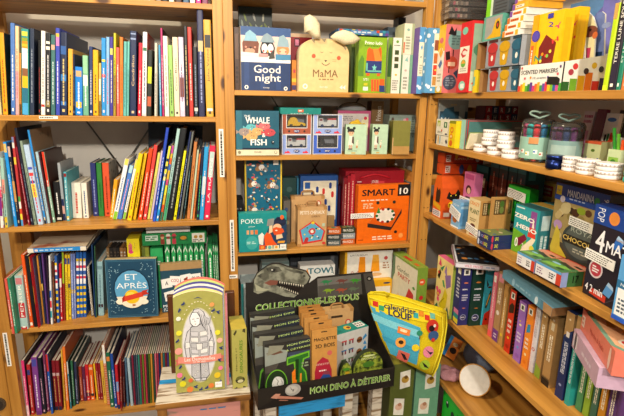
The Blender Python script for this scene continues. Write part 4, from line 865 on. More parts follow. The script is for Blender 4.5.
def figure_box(x0, x1, xr, Y, yaw, lab):
    a, b = onY(x0, 154, Y), onY(x1, 154, Y)
    fr = Fr((a.x, Y, z), (b.x - a.x) / math.cos(yaw), onY(x0, 124.5, Y).z - z, yaw)
    ops = [('e', .25, .78, .17, .13, '20201f'), ('e', .12, .88, .07, .07, '1c1c1c'), ('e', .4, .88, .07, .07, '1c1c1c'), ('e', .26, .72, .13, .13, 'e0b088'), ('e', .21, .72, .02, .025, '2a2020'), ('e', .32, .72, .02, .025, '2a2020'), ('p', [(.12, .76), (.4, .76), (.38, .86), (.14, .86)], '1c1c1c'), ('p', [(.14, .3), (.36, .3), (.34, .62), (.18, .62)], 'e8e0d0'), ('p', [(.3, .4), (.42, .34), (.4, .6), (.32, .6)], '5a4a40'), ('r', .18, .2, .24, .32, 'd8a088'), ('r', .28, .2, .33, .32, 'd8a088'), ('r', .14, .16, .34, .2, '4a3030'), ('e', .56, .36, .06, .1, 'e8d8c0'), ('e', .58, .46, .04, .04, 'e8d8c0'), ('r', .52, .22, .6, .3, 'c88a5a'), ('r', .3, .03, .5, .07, 'c8a04a'), ('g', .12, .1, .6, .14, '6a8a70', 1)]
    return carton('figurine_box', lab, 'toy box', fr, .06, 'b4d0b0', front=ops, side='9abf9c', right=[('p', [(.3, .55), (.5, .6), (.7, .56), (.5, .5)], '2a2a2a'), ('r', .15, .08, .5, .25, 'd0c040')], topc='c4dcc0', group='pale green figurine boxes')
figure_box(345, 364.5, 371, .012, math.radians(-10), 'left pale green box with a dark-haired character and small dog')
figure_box(371.5, 386, 391, .014, math.radians(-8), 'right pale green box with a dark-haired character, beside the olive box')
fr = atY(372, 384, 101, z, .15)
carton('kraft_game_box', 'tall kraft box at back with white upright lettering, behind pale green boxes', 'game box', fr, .06, '7a5a34', front=[('t', 'Princess', .6, .75, .4, 'd8d4c8', PI / 2, .3)])
a, b = onY(392, 153, .0), onY(408.5, 154, .0)
fr = Fr((a.x - .003, -.004, z), b.x - a.x, onY(400, 121, .0).z - z, math.radians(-6))
carton('olive_cork_box', 'olive green box with cork-coloured base at right end of shelf', 'gift box', fr, .06, '7d7a36', front=[('r', 0, 0, 1, .25, 'b48a4c'), ('r', .0, .0, .06, .5, 'c8a070')], right=[('r', 0, 0, 1, .25, 'a87c40')], topc='a8a44c', side='6a682c')
for i in range(2):
    zb = [onY(400, 124, .09).z - .034, onY(400, 124, .09).z][i]
    a, b = onY(389 + i * .5, 120, .09), onY(420 + i, 120, .09)
    carton('mint_box', ['lower of two grey-green boxes stacked behind the olive cork box', 'upper of two grey-green boxes stacked behind the olive cork box'][i], 'game box', Fr((a.x, .09, zb + i * .0005), b.x - a.x, .033, 0), .15, '8a9a90', front=[('e', .55, .5, .05, .05, 'c85a6a'), ('e', .48, .45, .05, .04, 'd8a0a8'), ('e', .1, .5, .04, .06, '5a4a44'), ('g', .7, .2, .95, .8, '5a6a6a', 3)], group='grey-green boxes stacked behind the olive cork box')
zb0 = onY(400, 124, .09).z - .034
a, b = onY(391, 140, .1), onY(418, 140, .1)
for i in range(2):
    x0 = a.x + (b.x - a.x) * .51 * i
    carton('upright_card_box', ['upright grey-green box under the stack, partly behind the olive cork box', 'upright grey-green box under the stack, beside the pine post'][i], 'game box', Fr((x0, .1, z), (b.x - a.x) * .48, zb0 - z - .001, 0), .12, '7a8c84', front=[('r', .8, .2, .86, .9, '2a3430'), ('e', .6, .8, .04, .06, '2a2a2a')], group='upright boxes under the stacked grey-green boxes')
# ---- third middle shelf (M3)
z = ZM['M3']
fr = stand((239.3, 252.5), (286.4, 250), (238, 214), z); fr.yaw = 0
carton('card_game_box', 'teal card game box with an orange-bearded card player', 'game box', fr, .045, '16898a',
   front=[('t', 'POKER', .28, .8, .12, 'e4efe8', 0, .46), ('t', 'junior', .27, .66, .05, 'd8e8e0', 0, .14),
     ('r', .16, .46, .21, .57, 'd8a070'), ('r', .24, .46, .3, .57, 'e09060'), ('r', .33, .46, .39, .57, 'd8703a'), ('e', .27, .24, .13, .15, '3aa09c'), ('g', .16, .2, .38, .28, 'b0d8d0', 2),
     ('p', [(.5, .3), (.58, .5), (.62, .62), (.72, .78), (.8, .9), (.95, .86), (1, .7), (1, .2), (.9, .1), (.5, .12)], '1c3a5a'), ('p', [(.44, .06), (1, .06), (1, .02), (.4, .02)], 'e8dcc0'),
     ('e', .86, .76, .13, .1, '1a2038'), ('p', [(.73, .72), (.98, .74), (1, .8), (.74, .8)], '222a48'), ('e', .8, .62, .09, .08, 'e8b890'), ('p', [(.68, .58), (.78, .63), (.92, .58), (.95, .5), (.86, .42), (.74, .42)], 'd8501e'), ('e', .78, .54, .025, .015, 'f0e4d0'),
     ('p', [(.54, .14), (.52, .4), (.58, .5), (.66, .46), (.72, .28), (.8, .16)], 'e4551c'), ('p', [(.62, .46), (.64, .72), (.7, .72), (.7, .5)], 'e8c8a0'), ('p', [(.58, .66), (.72, .68), (.74, .86), (.6, .84)], '8a8a86'), ('p', [(.4, .42), (.48, .5), (.52, .44), (.5, .16), (.42, .2)], 'e0e0d8'), ('p', [(.78, .3), (.92, .34), (.9, .44), (.78, .42)], 'e8c8a0'),
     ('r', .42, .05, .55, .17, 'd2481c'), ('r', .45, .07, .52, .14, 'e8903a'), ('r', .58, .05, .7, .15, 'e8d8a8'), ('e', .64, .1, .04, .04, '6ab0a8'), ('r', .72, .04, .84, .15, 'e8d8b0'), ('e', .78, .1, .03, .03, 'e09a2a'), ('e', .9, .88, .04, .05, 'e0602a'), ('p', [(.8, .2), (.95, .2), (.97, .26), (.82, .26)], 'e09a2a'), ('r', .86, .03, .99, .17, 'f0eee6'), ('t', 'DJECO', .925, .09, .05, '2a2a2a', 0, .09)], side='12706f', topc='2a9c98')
fr = atY(244.5, 282, 158, z, .06); fr.H = min(fr.H, 1.4075 - z)
fr.o.y = .062
cats = [('r', 0, 0, .04, 1, 'e0c030'), ('r', .96, 0, 1, 1, 'e0c030')]
for cx, cy in ((.25, .72), (.75, .7), (.25, .42), (.72, .38), (.45, .9), (.55, .2)):
    cats += [('e', cx - .08, cy - .01, .1, .07, 'a07448', 10, .5), ('e', cx + .08, cy - .02, .1, .06, '6e6a68', 10, -.4), ('e', cx, cy, .08, .08, 'e4ddd4'), ('e', cx - .1, cy + .03, .05, .05, '7a4a3a'), ('e', cx + .1, cy - .02, .05, .06, '8a8a88'), ('e', cx + .02, cy + .05, .04, .03, 'd8b03a'), ('e', cx - .03, cy + .07, .05, .03, 'c8484e'), ('e', cx, cy - .02, .015, .015, '2a2020'), ('e', cx + .04, cy - .02, .015, .015, '2a2020')]
for u, v in ((.15, .88), (.55, .86), (.45, .58), (.15, .58), (.85, .56), (.4, .28), (.86, .24), (.2, .26), (.6, .52)): cats.append(('e', u, v, .03, .025, 'e0e8e8'))
rg = random.Random(9)
for i in range(110): cats.append(('e', rg.uniform(.08, .92), rg.uniform(.08, .97), rg.uniform(.015, .05), rg.uniform(.01, .03), ['e4ddd4', '7a4a34', 'a8825a', 'd8b03a', '3a2c28', 'c8484e', '8a8a88', 'b89a78'][i % 8], 8, rg.uniform(0, 3)))
cats += [('p', [(.13, .2), (.16, .2), (.34, .32), (.32, .34)], 'e8e4e0'), ('r', .76, .93, .9, 1, 'e8e8e0')]
carton('cat_puzzle_box', 'tall teal puzzle box covered in cats, standing behind the teal card-player box', 'puzzle box', fr, .06, '0d5e7c', front=cats, side='d0b028')
fr = atY(234.8, 243, 200, z, .1)
carton('dark_game_box', 'small black box in the shelf corner left of the cat puzzle', 'game box', fr, .1, '17181c', front=[('e', .3, .8, .12, .1, '8a8a84'), ('e', .7, .8, .12, .1, '8a8a84'), ('e', .3, .6, .12, .1, '6a6a64'), ('e', .7, .6, .12, .1, '6a6a64')])
fr = atY(283.5, 290.5, 201, z, .07)
carton('memory_game_box', 'narrow grey patterned box just right of the cat puzzle box', 'game box', fr, .1, '5c564e', front=[('e', .4, .8, .25, .3, '28406a'), ('e', .6, .5, .25, .3, '8a7a5a'), ('e', .35, .25, .25, .25, '2a3a4a')])
fr = atY(282.5, 296.4, 178, z, .19); 
carton('green_game_box', 'dark green game box at back between the cat puzzle and domino puzzle', 'game box', fr, .06, '2a4a46', front=[('e', .5, .8, .2, .2, '4a6a66'), ('g', .2, .5, .8, .65, '6a8a86', 2), ('r', .0, .3, 1, .35, '8aa0a0')])
fr = atY(297.5, 303, 178, z, .17)
carton('slim_blue_box', 'slim light blue box at back, left of the domino puzzle', 'game box', fr, .06, '4a9ac0', front=[('r', .2, .6, .8, .9, '7ac0dc')])
fr = atY(300.5, 338, 176, z, .12)
pills = [('r', 0, .0, 1, 1, '1f4f94'), ('r', .08, .3, .96, .92, 'e4dcc4'), ('r', .12, .8, .26, .9, '2a5aa0')]
for i, (u, v, c) in enumerate(((.2, .6, 'c8302c'), (.32, .7, '1f3f88'), (.45, .78, '1f3f88'), (.5, .6, 'c8302c'), (.62, .75, 'c8302c'), (.68, .58, '1f3f88'), (.8, .84, '1f3f88'), (.86, .7, 'c8302c'), (.36, .5, '1f3f88'), (.58, .45, 'c8302c'), (.78, .48, '1f3f88'))):
    pills += [('e', u, v - .02, .035, .04, c), ('e', u, v + .03, .035, .04, c), ('r', u - .035, v - .02, u + .035, v + .03, c)]
carton('domino_puzzle_box', 'blue puzzle box with red and blue pills on cream, behind wooden cases', 'puzzle box', fr, .05, '1f4f94', front=pills)
fr = atY(338.5, 341, 186, z, .14)
carton('plum_game_box', 'dark plum box at back between the blue puzzle and red cases', 'game box', fr, .08, '3a1434')
fr = atY(327.5, 334.5, 216, z, .1)
carton('kraft_card_box', 'small kraft box behind the stacks of mini domino boxes', 'game box', fr, .018, 'a88450')
# kraft suitcase games
KR = 'c39a68'
def suitcase(fr, D, lab, ops):
    t = thing('suitcase_game', lab, 'game box', fr.o + Vector((0, 0, .0012)), fr.rot(), 'kraft suitcase games'); W_, H_ = fr.W, fr.H
    mb = MB(); mb.box(0, 0, 0, W_, D, H_, KR); Art(mb, (0, 0, 0), (1, 0, 0), (0, 0, 1), W_, H_).run(ops); mb.build('carton', t)
    for u in (0, W_ - .012):
        for zc in (0, H_ - .01):
            mb = MB(); mb.box(u - .0008, -.0008, zc - .0008, u + .0128, D + .0008, zc + .0108, 'a87c48'); mb.build('corner_guard', t)
    mb = MB(); mb.tube([(W_ * (.5 - .19), D * .3, H_), (W_ * (.5 - .18), D * .3, H_ + .014), (W_ * (.5 - .12), D * .3, H_ + .019), (W_ * .62, D * .3, H_ + .019), (W_ * .68, D * .3, H_ + .014), (W_ * .69, D * .3, H_)], .0035, '9a7040'); mb.build('handle', t)
    return t
fr = atY(291.5, 324.5, 197, z, .085)
suitcase(fr, .033, 'kraft suitcase game with carry handle, standing behind the one with a red-edged board', [('e', .82, .84, .08, .09, 'c04030'), ('e', .82, .84, .05, .06, 'e8dcc8'), ('g', .1, .78, .6, .84, '6a4a2c', 1)])
fr = stand((297.5, 247), (325.8, 245.3), (294.8, 208), z)
fr.yaw = 0
board_ = [('t', 'PETITS CHEVAUX', .5, .86, .09, 'efe6d2', 0, .84, .015), ('t', 'SUPERIOR', .62, .76, .05, '5a3a20', 0, .3), ('p', [(.04, .42), (.52, .66), (.96, .38), (.86, .12), (.16, .05)], 'c8302c'), ('p', [(.1, .42), (.52, .61), (.9, .38), (.82, .16), (.2, .1)], '58a4c4'), ('e', .5, .38, .12, .12, 'c83a3a'), ('e', .5, .38, .06, .06, 'e8e0d0')]
rg = random.Random(4)
for i in range(16): board_.append(('e', rg.uniform(.2, .8), rg.uniform(.18, .5), .03, .025, ['2a3a4a', '2a7a3a', 'e8d040', 'e8e8e4', 'b8342c', '1c1c1c'][i % 6], 8))
board_ += [('e', .52, .6, .06, .05, 'd8c02a'), ('p', [(.2, .1), (.34, .08), (.38, .22), (.28, .24)], 'b8302c'), ('r', .84, .5, .94, .58, 'b0c0a8'), ('r', .86, .04, .96, .1, 'c8302c')]
suitcase(fr, .04, 'kraft suitcase game with red and blue board on front', board_)
mini = ['aa4e1e', '2f3c3c', '3c4a4c', '33402f', '8f969a', 'b05a28']
cls = [['4a5658', '2f3a3a', 'c05a1c'], ['c05c24', '8a9298', '343e2c']]
for k, (x0, x1, Y, base_) in enumerate(((326.8, 340.5, .02, (244.5, 238.5, 232.5)), (341, 354.8, .025, (243.5, 237.5, 231.5)))):
    a, b = onY(x0, 240, Y), onY(x1, 240, Y); hz = .0225
    for i in range(3):
        nm = ['bottom', 'middle', 'top'][i]; sd = ['left', 'right'][k]
        carton('mini_game_box', '%s little %s box in the %s stack beside the orange quiz box' % (nm, ['orange' if cls[k][i][0] in 'cb' else 'grey', 'orange' if cls[k][i][0] in 'cb' else 'dark green' if i == 2 else 'grey'][k], sd), 'game box', Fr((a.x, Y, z + i * (hz + .0004)), b.x - a.x, hz, math.radians(-3 + 3 * k)), .033, cls[k][i],
               front=[('t', 'MINI PUZZLES', .5, .5, .4, 'e8e4da', 0, .75, .01), ('r', .02, .1, .12, .9, '2a2a2a')], top=[('e', .5, .5, .2, .2, '2f6a4a'), ('r', .1, .15, .4, .35, 'd8b04a'), ('g', .5, .1, .9, .4, 'e8d8c0', 2)] if i == 2 else (), group='mini boxes stacked beside the orange box', lid=.85)
# red cases and SMART 10
RD = '9c1224'
for i, (x0, x1, lab) in enumerate(((344.5, 347.6, 'leftmost dark red spine behind the large orange quiz box'), (347.9, 350.8, 'second dark red spine behind the large orange quiz box'), (351.1, 355.4, 'third and widest dark red spine behind the large orange quiz box'))):
    fr = atY(x0, x1, 178 - i * 2, z, .06)
    carton('red_game_box', lab, 'game box', fr, .024, ['7a0e1c', '8f1222', 'a3182a'][i], front=[('g', .3, .1, .7, .9, 'd8a090', 1, .6, True)], group='dark red boxes behind the orange box')
a, b = onY(347, 172, .075), onY(411.5, 172, .075); zt = onY(380, 171.5, .075).z
fr = Fr((a.x, .092, z), .736 - a.x, zt - z, 0)
t = thing('red_carry_case', 'large red carry-case game with handle, standing behind the large orange quiz box', 'game box', fr.o, (0, 0, 0))
mb = MB(); mb.box(0, 0, 0, fr.W, .1, fr.H, RD, top='b0182c'); ar = Art(mb, (0, 0, 0), (1, 0, 0), (0, 0, 1), fr.W, fr.H)
ar.run([('r', 0, .78, 1, .8, '6a0a18'), ('r', .5, .8, .66, .85, 'c83a44'), ('t', 'JOUER', .5, .84, .05, 'f0d8d0', 0, .12), ('r', .12, .84, .16, .86, 'f0d8d0'), ('g', .2, .83, .3, .86, 'e8c0c0', 1)]); mb.build('carton', t)
mb = MB(); mb.tube([(fr.W * (.24 + .5 * i / 10), -.004, fr.H * (.9 + .05 * math.sin(PI * i / 10))) for i in range(11)], .004, 'c02030'); mb.build('handle', t)
fr = stand((356.3, 243.8), (406.5, 240.2), (355.5, 186), z); 
dots = []
for i in range(10):
    a_ = 2 * PI * i / 10; dots += [('e', .52 + .2 * math.cos(a_) + .0, .5 + .13 * math.sin(a_), .028, .028, '22302a' if i % 3 else '2f6a3a', 10)]
carton('quiz_game_box', 'large orange quiz game box with black title band', 'game box', fr, .04, 'e8690c',
   front=[('r', .76, .8, 1, 1, '17181a'), ('t', 'SMART', .39, .875, .11, '17181a', 0, .64, .028), ('t', '10', .88, .885, .11, 'f4f0e6', 0, .17, .02), ('g', .06, .73, .72, .76, 'f4e4cc', 1), ('g', .1, .6, .3, .7, 'f0d0a8', 3),
     ('p', [(.2, .28), (.66, .2), (.86, .5), (.86, .57), (.68, .27), (.2, .35)], '2c2320'), ('p', [(.2, .35), (.67, .26), (.86, .57), (.45, .62)], 'd8590c'), ('p', [(.2, .33), (.22, .35), (.45, .63), (.43, .62)], 'f09a4a'), ('e', .54, .47, .19, .13, 'f0e8dc', 24), ('e', .54, .47, .14, .09, 'e4dccd', 20)] + [('e', .54 + .17 * math.cos(2 * PI * i / 10), .47 + .115 * math.sin(2 * PI * i / 10), .03, .026, ['1f2a26', '2a6a3a', '1f2a26', 'b8341c'][i % 4], 10) for i in range(10)] +
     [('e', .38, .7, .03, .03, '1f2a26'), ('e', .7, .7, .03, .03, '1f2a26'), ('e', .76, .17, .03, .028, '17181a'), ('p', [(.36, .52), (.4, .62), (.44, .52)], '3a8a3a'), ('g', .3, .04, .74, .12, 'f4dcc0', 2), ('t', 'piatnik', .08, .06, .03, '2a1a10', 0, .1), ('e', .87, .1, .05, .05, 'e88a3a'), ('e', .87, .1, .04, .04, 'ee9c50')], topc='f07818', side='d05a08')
a = onY(350.5, 218.8, fr.o.y - .004); b = onY(374.5, 213, fr.o.y - .004)
smart = [o for o in COL.objects if o.get('label', '').startswith('large orange quiz')][0]
inv = Matrix.LocRotScale(fr.o, Matrix.Rotation(fr.yaw, 3, 'Z').to_quaternion(), None).inverted()
la = inv @ a; lb = inv @ b
sticker(smart, (la.x, -.0022, la.z), (1, 0, 0), (0, 0, 1), lb.x - la.x, lb.z - la.z)

# ---- fourth middle shelf (M4), half hidden behind the display
z = ZM['M4']
fr = atY(241, 262, 284, z, .06)
carton('white_craft_box', 'white and teal craft box under the teal card-player box, left of dinosaur head', 'craft box', fr, .1, 'c4d4d4', front=[('r', 0, 0, .12, 1, '3a8a8a'), ('e', .5, .45, .22, .1, 'b03040'), ('r', .2, .7, .9, .95, 'e4ecec')])
a = onY(262, 272, .1); fr = Fr((a.x, .1, z), onY(289, 272, .1).x - a.x, onY(275, 262, .1).z - z, 0)
carton('grey_craft_box', 'grey-green box behind the dinosaur head, pale label along its edge', 'craft box', fr, .12, '8c9c98', front=[('r', .05, .8, .95, .93, 'dce0d8'), ('r', 0, .96, 1, 1, '5a6a68')])
fr = atY(290, 300, 258, z, .14)
carton('dark_craft_box', 'dark box standing deep between dinosaur head and teal-lettered white box', 'craft box', fr, .1, '23262a', front=[('g', .1, .7, .9, .95, '4a4e54', 3)])
fr = atY(301, 338, 257, z, .16)
carton('grey_photo_box', 'dark grey landscape-printed box behind the white teal-lettered box', 'game box', fr, .08, '3c4044', front=[('p', [(0, .3), (.3, .7), (.5, .5), (.8, .9), (1, .6), (1, 0), (0, 0)], '565a5e'), ('r', .8, .8, .9, 1, '6a7076')])
a, b = onY(300, 285, .045), onY(334.5, 283, .045); fr = Fr((a.x, .045, z), b.x - a.x, onY(318, 265.5, .045).z - z, 0)
carton('building_toy_box', 'white box with large teal capitals, behind the dinosaur display', 'toy box', fr, .06, 'dcdcd8', front=[('t', 'TOW!', .58, .92, .09, '2a6a78', 0, .72, .03), ('p', [(.12, .85), (.2, .97), (.27, .85)], 'd8904a'), ('p', [(.86, 1), (.88, 1), (.98, .86), (.96, .86)], '3a4a4a')])
a, b = onY(343.5, 300, .06), onY(390, 298, .06); fr = Fr((a.x, .06, z), b.x - a.x, onY(366, 251.5, .06).z - z, 0)
carton('ice_lolly_game_box', 'white box with two orange cups under the large orange quiz box', 'game box', fr, .08, 'e8e4d8', side='e0a81c', leftc='e0a81c', front=[('r', 0, .0, .05, 1, 'e4ac1c'), ('t', 'JUPITITLIBOUM', .28, .95, .03, '3a2a20', 0, .36), ('p', [(.28, .7), (.44, .7), (.42, .93), (.3, .93)], 'e8901c'), ('p', [(.55, .72), (.74, .72), (.7, .95), (.58, .95)], 'ee9c20'), ('p', [(.57, .86), (.72, .86), (.7, .95), (.58, .95)], 'f0b040'), ('e', .36, .66, .12, .04, 'd8b080'), ('e', .66, .68, .13, .04, 'd8b080'), ('e', .86, .9, .04, .04, 'c8504a'), ('g', .8, .75, .95, .85, 'a87a5a', 3)]
   + [('p', [(.1 + .06 * i, .68 + .06 * (i % 2)), (.115 + .06 * i, .68 + .06 * (i % 2)), (.16 + .06 * i, .74 - .06 * (i % 2)), (.15 + .06 * i, .74 - .06 * (i % 2))], 'b83a3a') for i in range(4)], topc='e8b82a')
a, b = onY(362, 300, .03), onY(391, 297, .03); fr = Fr((a.x, .03, z), b.x - a.x, onY(380, 280, .03).z - z, 0)
carton('yellow_game_box', 'yellow-topped box standing in front of the white orange-cups box', 'game box', fr, .028, 'e0a414', front=[('r', .05, .4, .95, .86, 'e4dcc8'), ('e', .4, .7, .2, .1, 'c88a5a'), ('e', .82, .93, .12, .03, '2a3a5a'), ('p', [(.2, .5), (.7, .62), (.8, .56), (.3, .44)], 'c8a070')], topc='e8b420')
t = None
# Garden party box, turned to show its lid edge
A = onZ(393.5, 252, 1.03); B = onZ(418, 268.3, 1.03)
d_ = Vector((B.x - A.x, B.y - A.y))
fr = Fr((A.x, A.y, z), d_.length, A.z - z, math.atan2(d_.y, d_.x))
carton('garden_party_box', 'green-checked box with a red vegetable, angled beside the pine post, lower middle', 'game box', fr, .043, 'dcd6bc', side='7a9a3a', topc='8aa23c',
   front=[('p', [(0, .6), (.12, .75), (.1, 1), (0, 1)], '5a7a5a'), ('t', 'Garden', .45, .84, .06, '4a5a3a', 0, .5), ('t', 'PARTY', .5, .76, .06, 'c03a30', 0, .5, .02), ('p', [(.55, .45), (.72, .68), (.9, .64), (.94, .4), (.7, .35)], 'c42a2a'), ('e', .9, .72, .05, .03, '4a8a3a'), ('p', [(0, .3), (.3, .52), (.5, .45), (.4, .2), (0, .1)], 'e0c49a'), ('r', 0, .97, 1, 1, '7a9a3a')],
   right=[('r', .1 * i, 0, .1 * i + .03, 1, '6a8a30') for i in range(10)] + [('e', .5, .82, .3, .3, 'd0542a'), ('g', .35, .8, .65, .84, 'f0e0d0', 1), ('e', .5, .62, .2, .2, 'b8202c'), ('t', 'PARTY', .5, .3, .5, 'f0ecd8', PI / 2, .34, .02)],
   top=[('r', .3, .25, .6, .6, 'c03a2a'), ('r', .75, .2, .9, .5, 'd0642a')], lid=1.0, parts=True)
fr = atY(377, 388, 254, z, .16)
carton('plum_tin_box', 'dim pink and white box deep behind the green-checked box', 'game box', fr, .06, 'b89a94', front=[('p', [(.2, .5), (.6, .9), (.9, .7), (.5, .4)], '8a4a4a')])
# ================================================================== right unit
rg = random.Random(21)
# ---- top shelf R1 (just above eye level)
z = ZR['R1']; XF = .79
def rx(x0, x1, yt, X=XF, z_=None): return atX(x0, x1, yt, z_ if z_ is not None else z, X, yt)
a, b = onY(425, 80, -.052), onY(446, 80, -.052)
fr = Fr((a.x, -.052, z), .1, onY(434, 28, -.052).z - z, 0)
carton('dotted_game_box', 'blue dotted box showing a strip of small pictures, first on right shelf', 'game box', fr, .026, DOT, front=[('r', .24, .1, .48, .92, 'e4dcc8'), ('r', .27, .66, .45, .82, '8a4a34'), ('r', .27, .46, .45, .62, 'b8602a'), ('r', .27, .28, .45, .44, 'c83a2a'), ('e', .36, .36, .04, .03, 'e8c040'), ('r', .27, .12, .45, .26, 'b8803a')], lid=.95)
fr = fr_b = rx(437.2, 446.5, 27, .768); fr.W -= max(0, fr.o.y + .0535); fr.o.y = min(fr.o.y, -.0535)
carton('bird_game_box', 'pink toy box with bird drawings and yellow-and-white spine', 'game box', fr, .2, 'e8b81a',
   front=[('r', 0, 0, 1, .62, 'ece6d2'), ('r', 0, .0, 1, .1, 'e8b81a'), ('e', .45, .78, .28, .2, 'd86a6a'), ('e', .5, .62, .3, .25, 'f0d8a8'), ('p', [(.2, .6), (.5, .68), (.8, .6), (.5, .52)], 'e8a82a'), ('p', [(.2, .42), (.6, .5), (.8, .44), (.5, .36)], '4a6a9a'), ('g', .2, .16, .8, .3, 'a89a7a', 3), ('e', .5, .06, .3, .2, 'f0f0e8')],
   right=[('r', 0, 0, 1, 1, 'd87272'), ('e', .22, .78, .17, .16, '7aa09a', 16, .4), ('g', .12, .7, .32, .86, '5a7a7a', 4), ('p', [(.05, .86), (.1, .98), (.16, .9), (.2, .96), (.2, .84)], '1f1a1c'), ('p', [(.16, .64), (.18, .64), (.18, .5), (.16, .5)], '2a1a1c'), ('e', .15, .45, .12, .11, 'c8503a'), ('r', .08, .4, .22, .46, 'e8c0a0'), ('p', [(.02, .6), (.1, .62), (.12, .5), (.04, .48)], '2a1a1c'), ('e', .14, .16, .13, .13, '4a5468'), ('g', .06, .1, .24, .24, '8a94a0', 4), ('p', [(.2, .3), (.34, .4), (.4, .3), (.3, .2)], '34465e'), ('r', .1, .3, .12, .4, '2a1a1c')], topc='e8c030', lid=.95)
fr = rx(462, 473, 23.5, .77)
carton('red_white_game_box', 'red and white spined game box right of the pink bird box', 'game box', fr, .2, 'd01f26',
   front=[('r', .05, .28, .9, .66, 'ece4d2'), ('e', .4, .88, .25, .17, '7ac0a8'), ('p', [(.15, .56), (.4, .64), (.75, .6), (.6, .52), (.35, .5)], 'c8242c'), ('e', .5, .57, .2, .1, 'f0d8d0'), ('e', .45, .42, .22, .18, '6aa83a'), ('p', [(.25, .42), (.45, .48), (.65, .42)], 'e89a2a'), ('g', .2, .3, .8, .36, 'a89a8a', 2), ('e', .5, .1, .3, .22, '8ac4b0'), ('r', .35, .06, .7, .13, 'e8f0e8')],
   right=[('r', .03, .3, .97, .96, '8aa088'), ('r', .03, .02, .97, .3, 'b8c4a8'), ('e', .25, .6, .2, .12, '4a7a5a'), ('p', [(.05, .12), (.3, .3), (.35, .1)], 'd8603a')], topc='d83038', lid=.95)
fr = rx(474.3, 476, 70, .785)
carton('teal_spine_box', 'thin yellow and teal edged box between red-white box and pot sets', 'game box', fr, .15, 'e0c424', front=[('r', 0, .3, 1, .7, '6ab0a0')])
# modelling-dough pot sets: open-sided sleeves holding pots
def pot_set(px0, px1, yb, yt, lab, zb, X=.79):
    zt_ = onX(px1, yt, X).z
    a, b = onX(px0, yb, X), onX(px1, yb, X)
    W_ = a.y - b.y; H_ = zt_ - zb; D = .085
    t = thing('paint_pot_set', lab, 'toy set', (X, a.y, zb), (0, 0, -PI / 2), 'sets of coloured pots in grey sleeves')
    mb = MB(); G = '8e929a'; lp = W_ * .24
    e = .0012
    # sleeve: printed front from u=.24 on, top, bottom, back; the far end is open and shows the first pot
    mb.box(lp, 0, 0, W_, e, H_, G); mb.box(0, D - e, 0, W_, D, H_, '8a6038'); mb.box(0, 0, 0, W_, D, e, '9a7040'); mb.box(0, 0, H_ - e, W_, D, H_, 'a0a4aa'); mb.box(W_ - e, 0, 0, W_, D, H_, 'a0a4aa')
    mb.box(0, .0, e, e, D, H_ - e, 'a07848')
    ar = Art(mb, (lp, 0, 0), (1, 0, 0), (0, 0, 1), W_ - lp, H_)
    for i, c in enumerate(('b42a30', 'c8980e', '1f5a74')):
        u = .2 + .36 * i
        d_ = {'b42a30': '8a1c24', 'c8980e': '9a740a', '1f5a74': '16425a'}[c]
        ar.p([(u - .13, .62), (u + .13, .62), (u + .1, .1), (u + .06, .06), (u - .06, .06), (u - .1, .1)], c); ar.e(u, .66, .155, .09, d_); ar.e(u, .7, .155, .09, c); ar.e(u, .34, .035, .05, 'e8e4da')
        ar.r(u - .14, .88, u + .14, .99, '4a1c20' if i == 0 else '5a4a10' if i == 1 else '1a3a4a')
    mb.build('sleeve', t)
    for i, c in enumerate(('e8322c', 'd8a818', '2a7a9a')):
        mb = MB(); cx = lp * .52 if i == 0 else lp + (W_ - lp) * (.3 + .4 * (i - 1)); r_ = min(.021, lp * .45)
        mb.lathe([(r_ * .8, .002), (r_ * .95, H_ * .6), (r_ * .95, H_ * .66)], c + ':plastic', cx, D * .45, 20); p = mb.build('pot', t)
        mb = MB(); mb.lathe([(r_ * 1.08, H_ * .66), (r_ * 1.08, H_ * .86), (r_ * .9, H_ * .9)], {'e8322c': 'b81c2c', 'd8a818': 'b88a10', '2a7a9a': '1a5a74'}[c] + ':plastic', cx, D * .45, 20); mb.build('lid', p)
    return zb + H_
zt1 = pot_set(478.5, 516.6, 91.5, 65.5, 'lower set of coloured pots in grey sleeve, standing on the shelf', z)
zt2 = pot_set(476.4, 518.5, 63.5, 34.5, 'upper set of coloured pots in grey sleeve, stacked on the lower', zt1 + .0006)
# things standing on the pot sets
fr = rx(484.5, 502.6, 18, .8, zt2 + .0005)
carton('bird_lotto_box', 'teal-edged grey box with yellow bird lying on the pot sets', 'game box', fr, .07, '5aa08c', front=[('r', .12, .1, 1, .95, '9a9c98'), ('p', [(.2, .1), (.5, .3), (.65, .8), (.85, .85), (.95, .5), (1, .1)], 'd8a81c'), ('e', .78, .58, .09, .12, '3a2a20'), ('e', .78, .58, .04, .06, 'c83a2a')])
zb = fr.o.z + fr.H + .0005
fr = rx(489, 511, -14, .81, zb)
carton('perforated_box', 'grey perforated box with lime edge at top, above the bird box', 'game box', fr, .06, '4c5258', front=[('r', 0, 0, .2, 1, '7ac81c'), ('r', .2, .0, .3, 1, 'c8d8c0')] + [('r', .4, .08 + .1 * i, .92, .12 + .1 * i, '34383c') for i in range(9)])
fr = rx(505, 511, 36, .795, zt2 + .0005)
wid = onX(521, 30, .8); a_ = onX(504.5, 30, .8)
cols6 = [('e8e4da', 'd8861c'), ('efe9da', 'd87a20'), ('e8e2d4', 'c86a1c'), ('ece8e0', '8a5ab0'), ('e2a42a', '7a5a20'), ('d8942a', '4a4a5a')]
hh = .0165
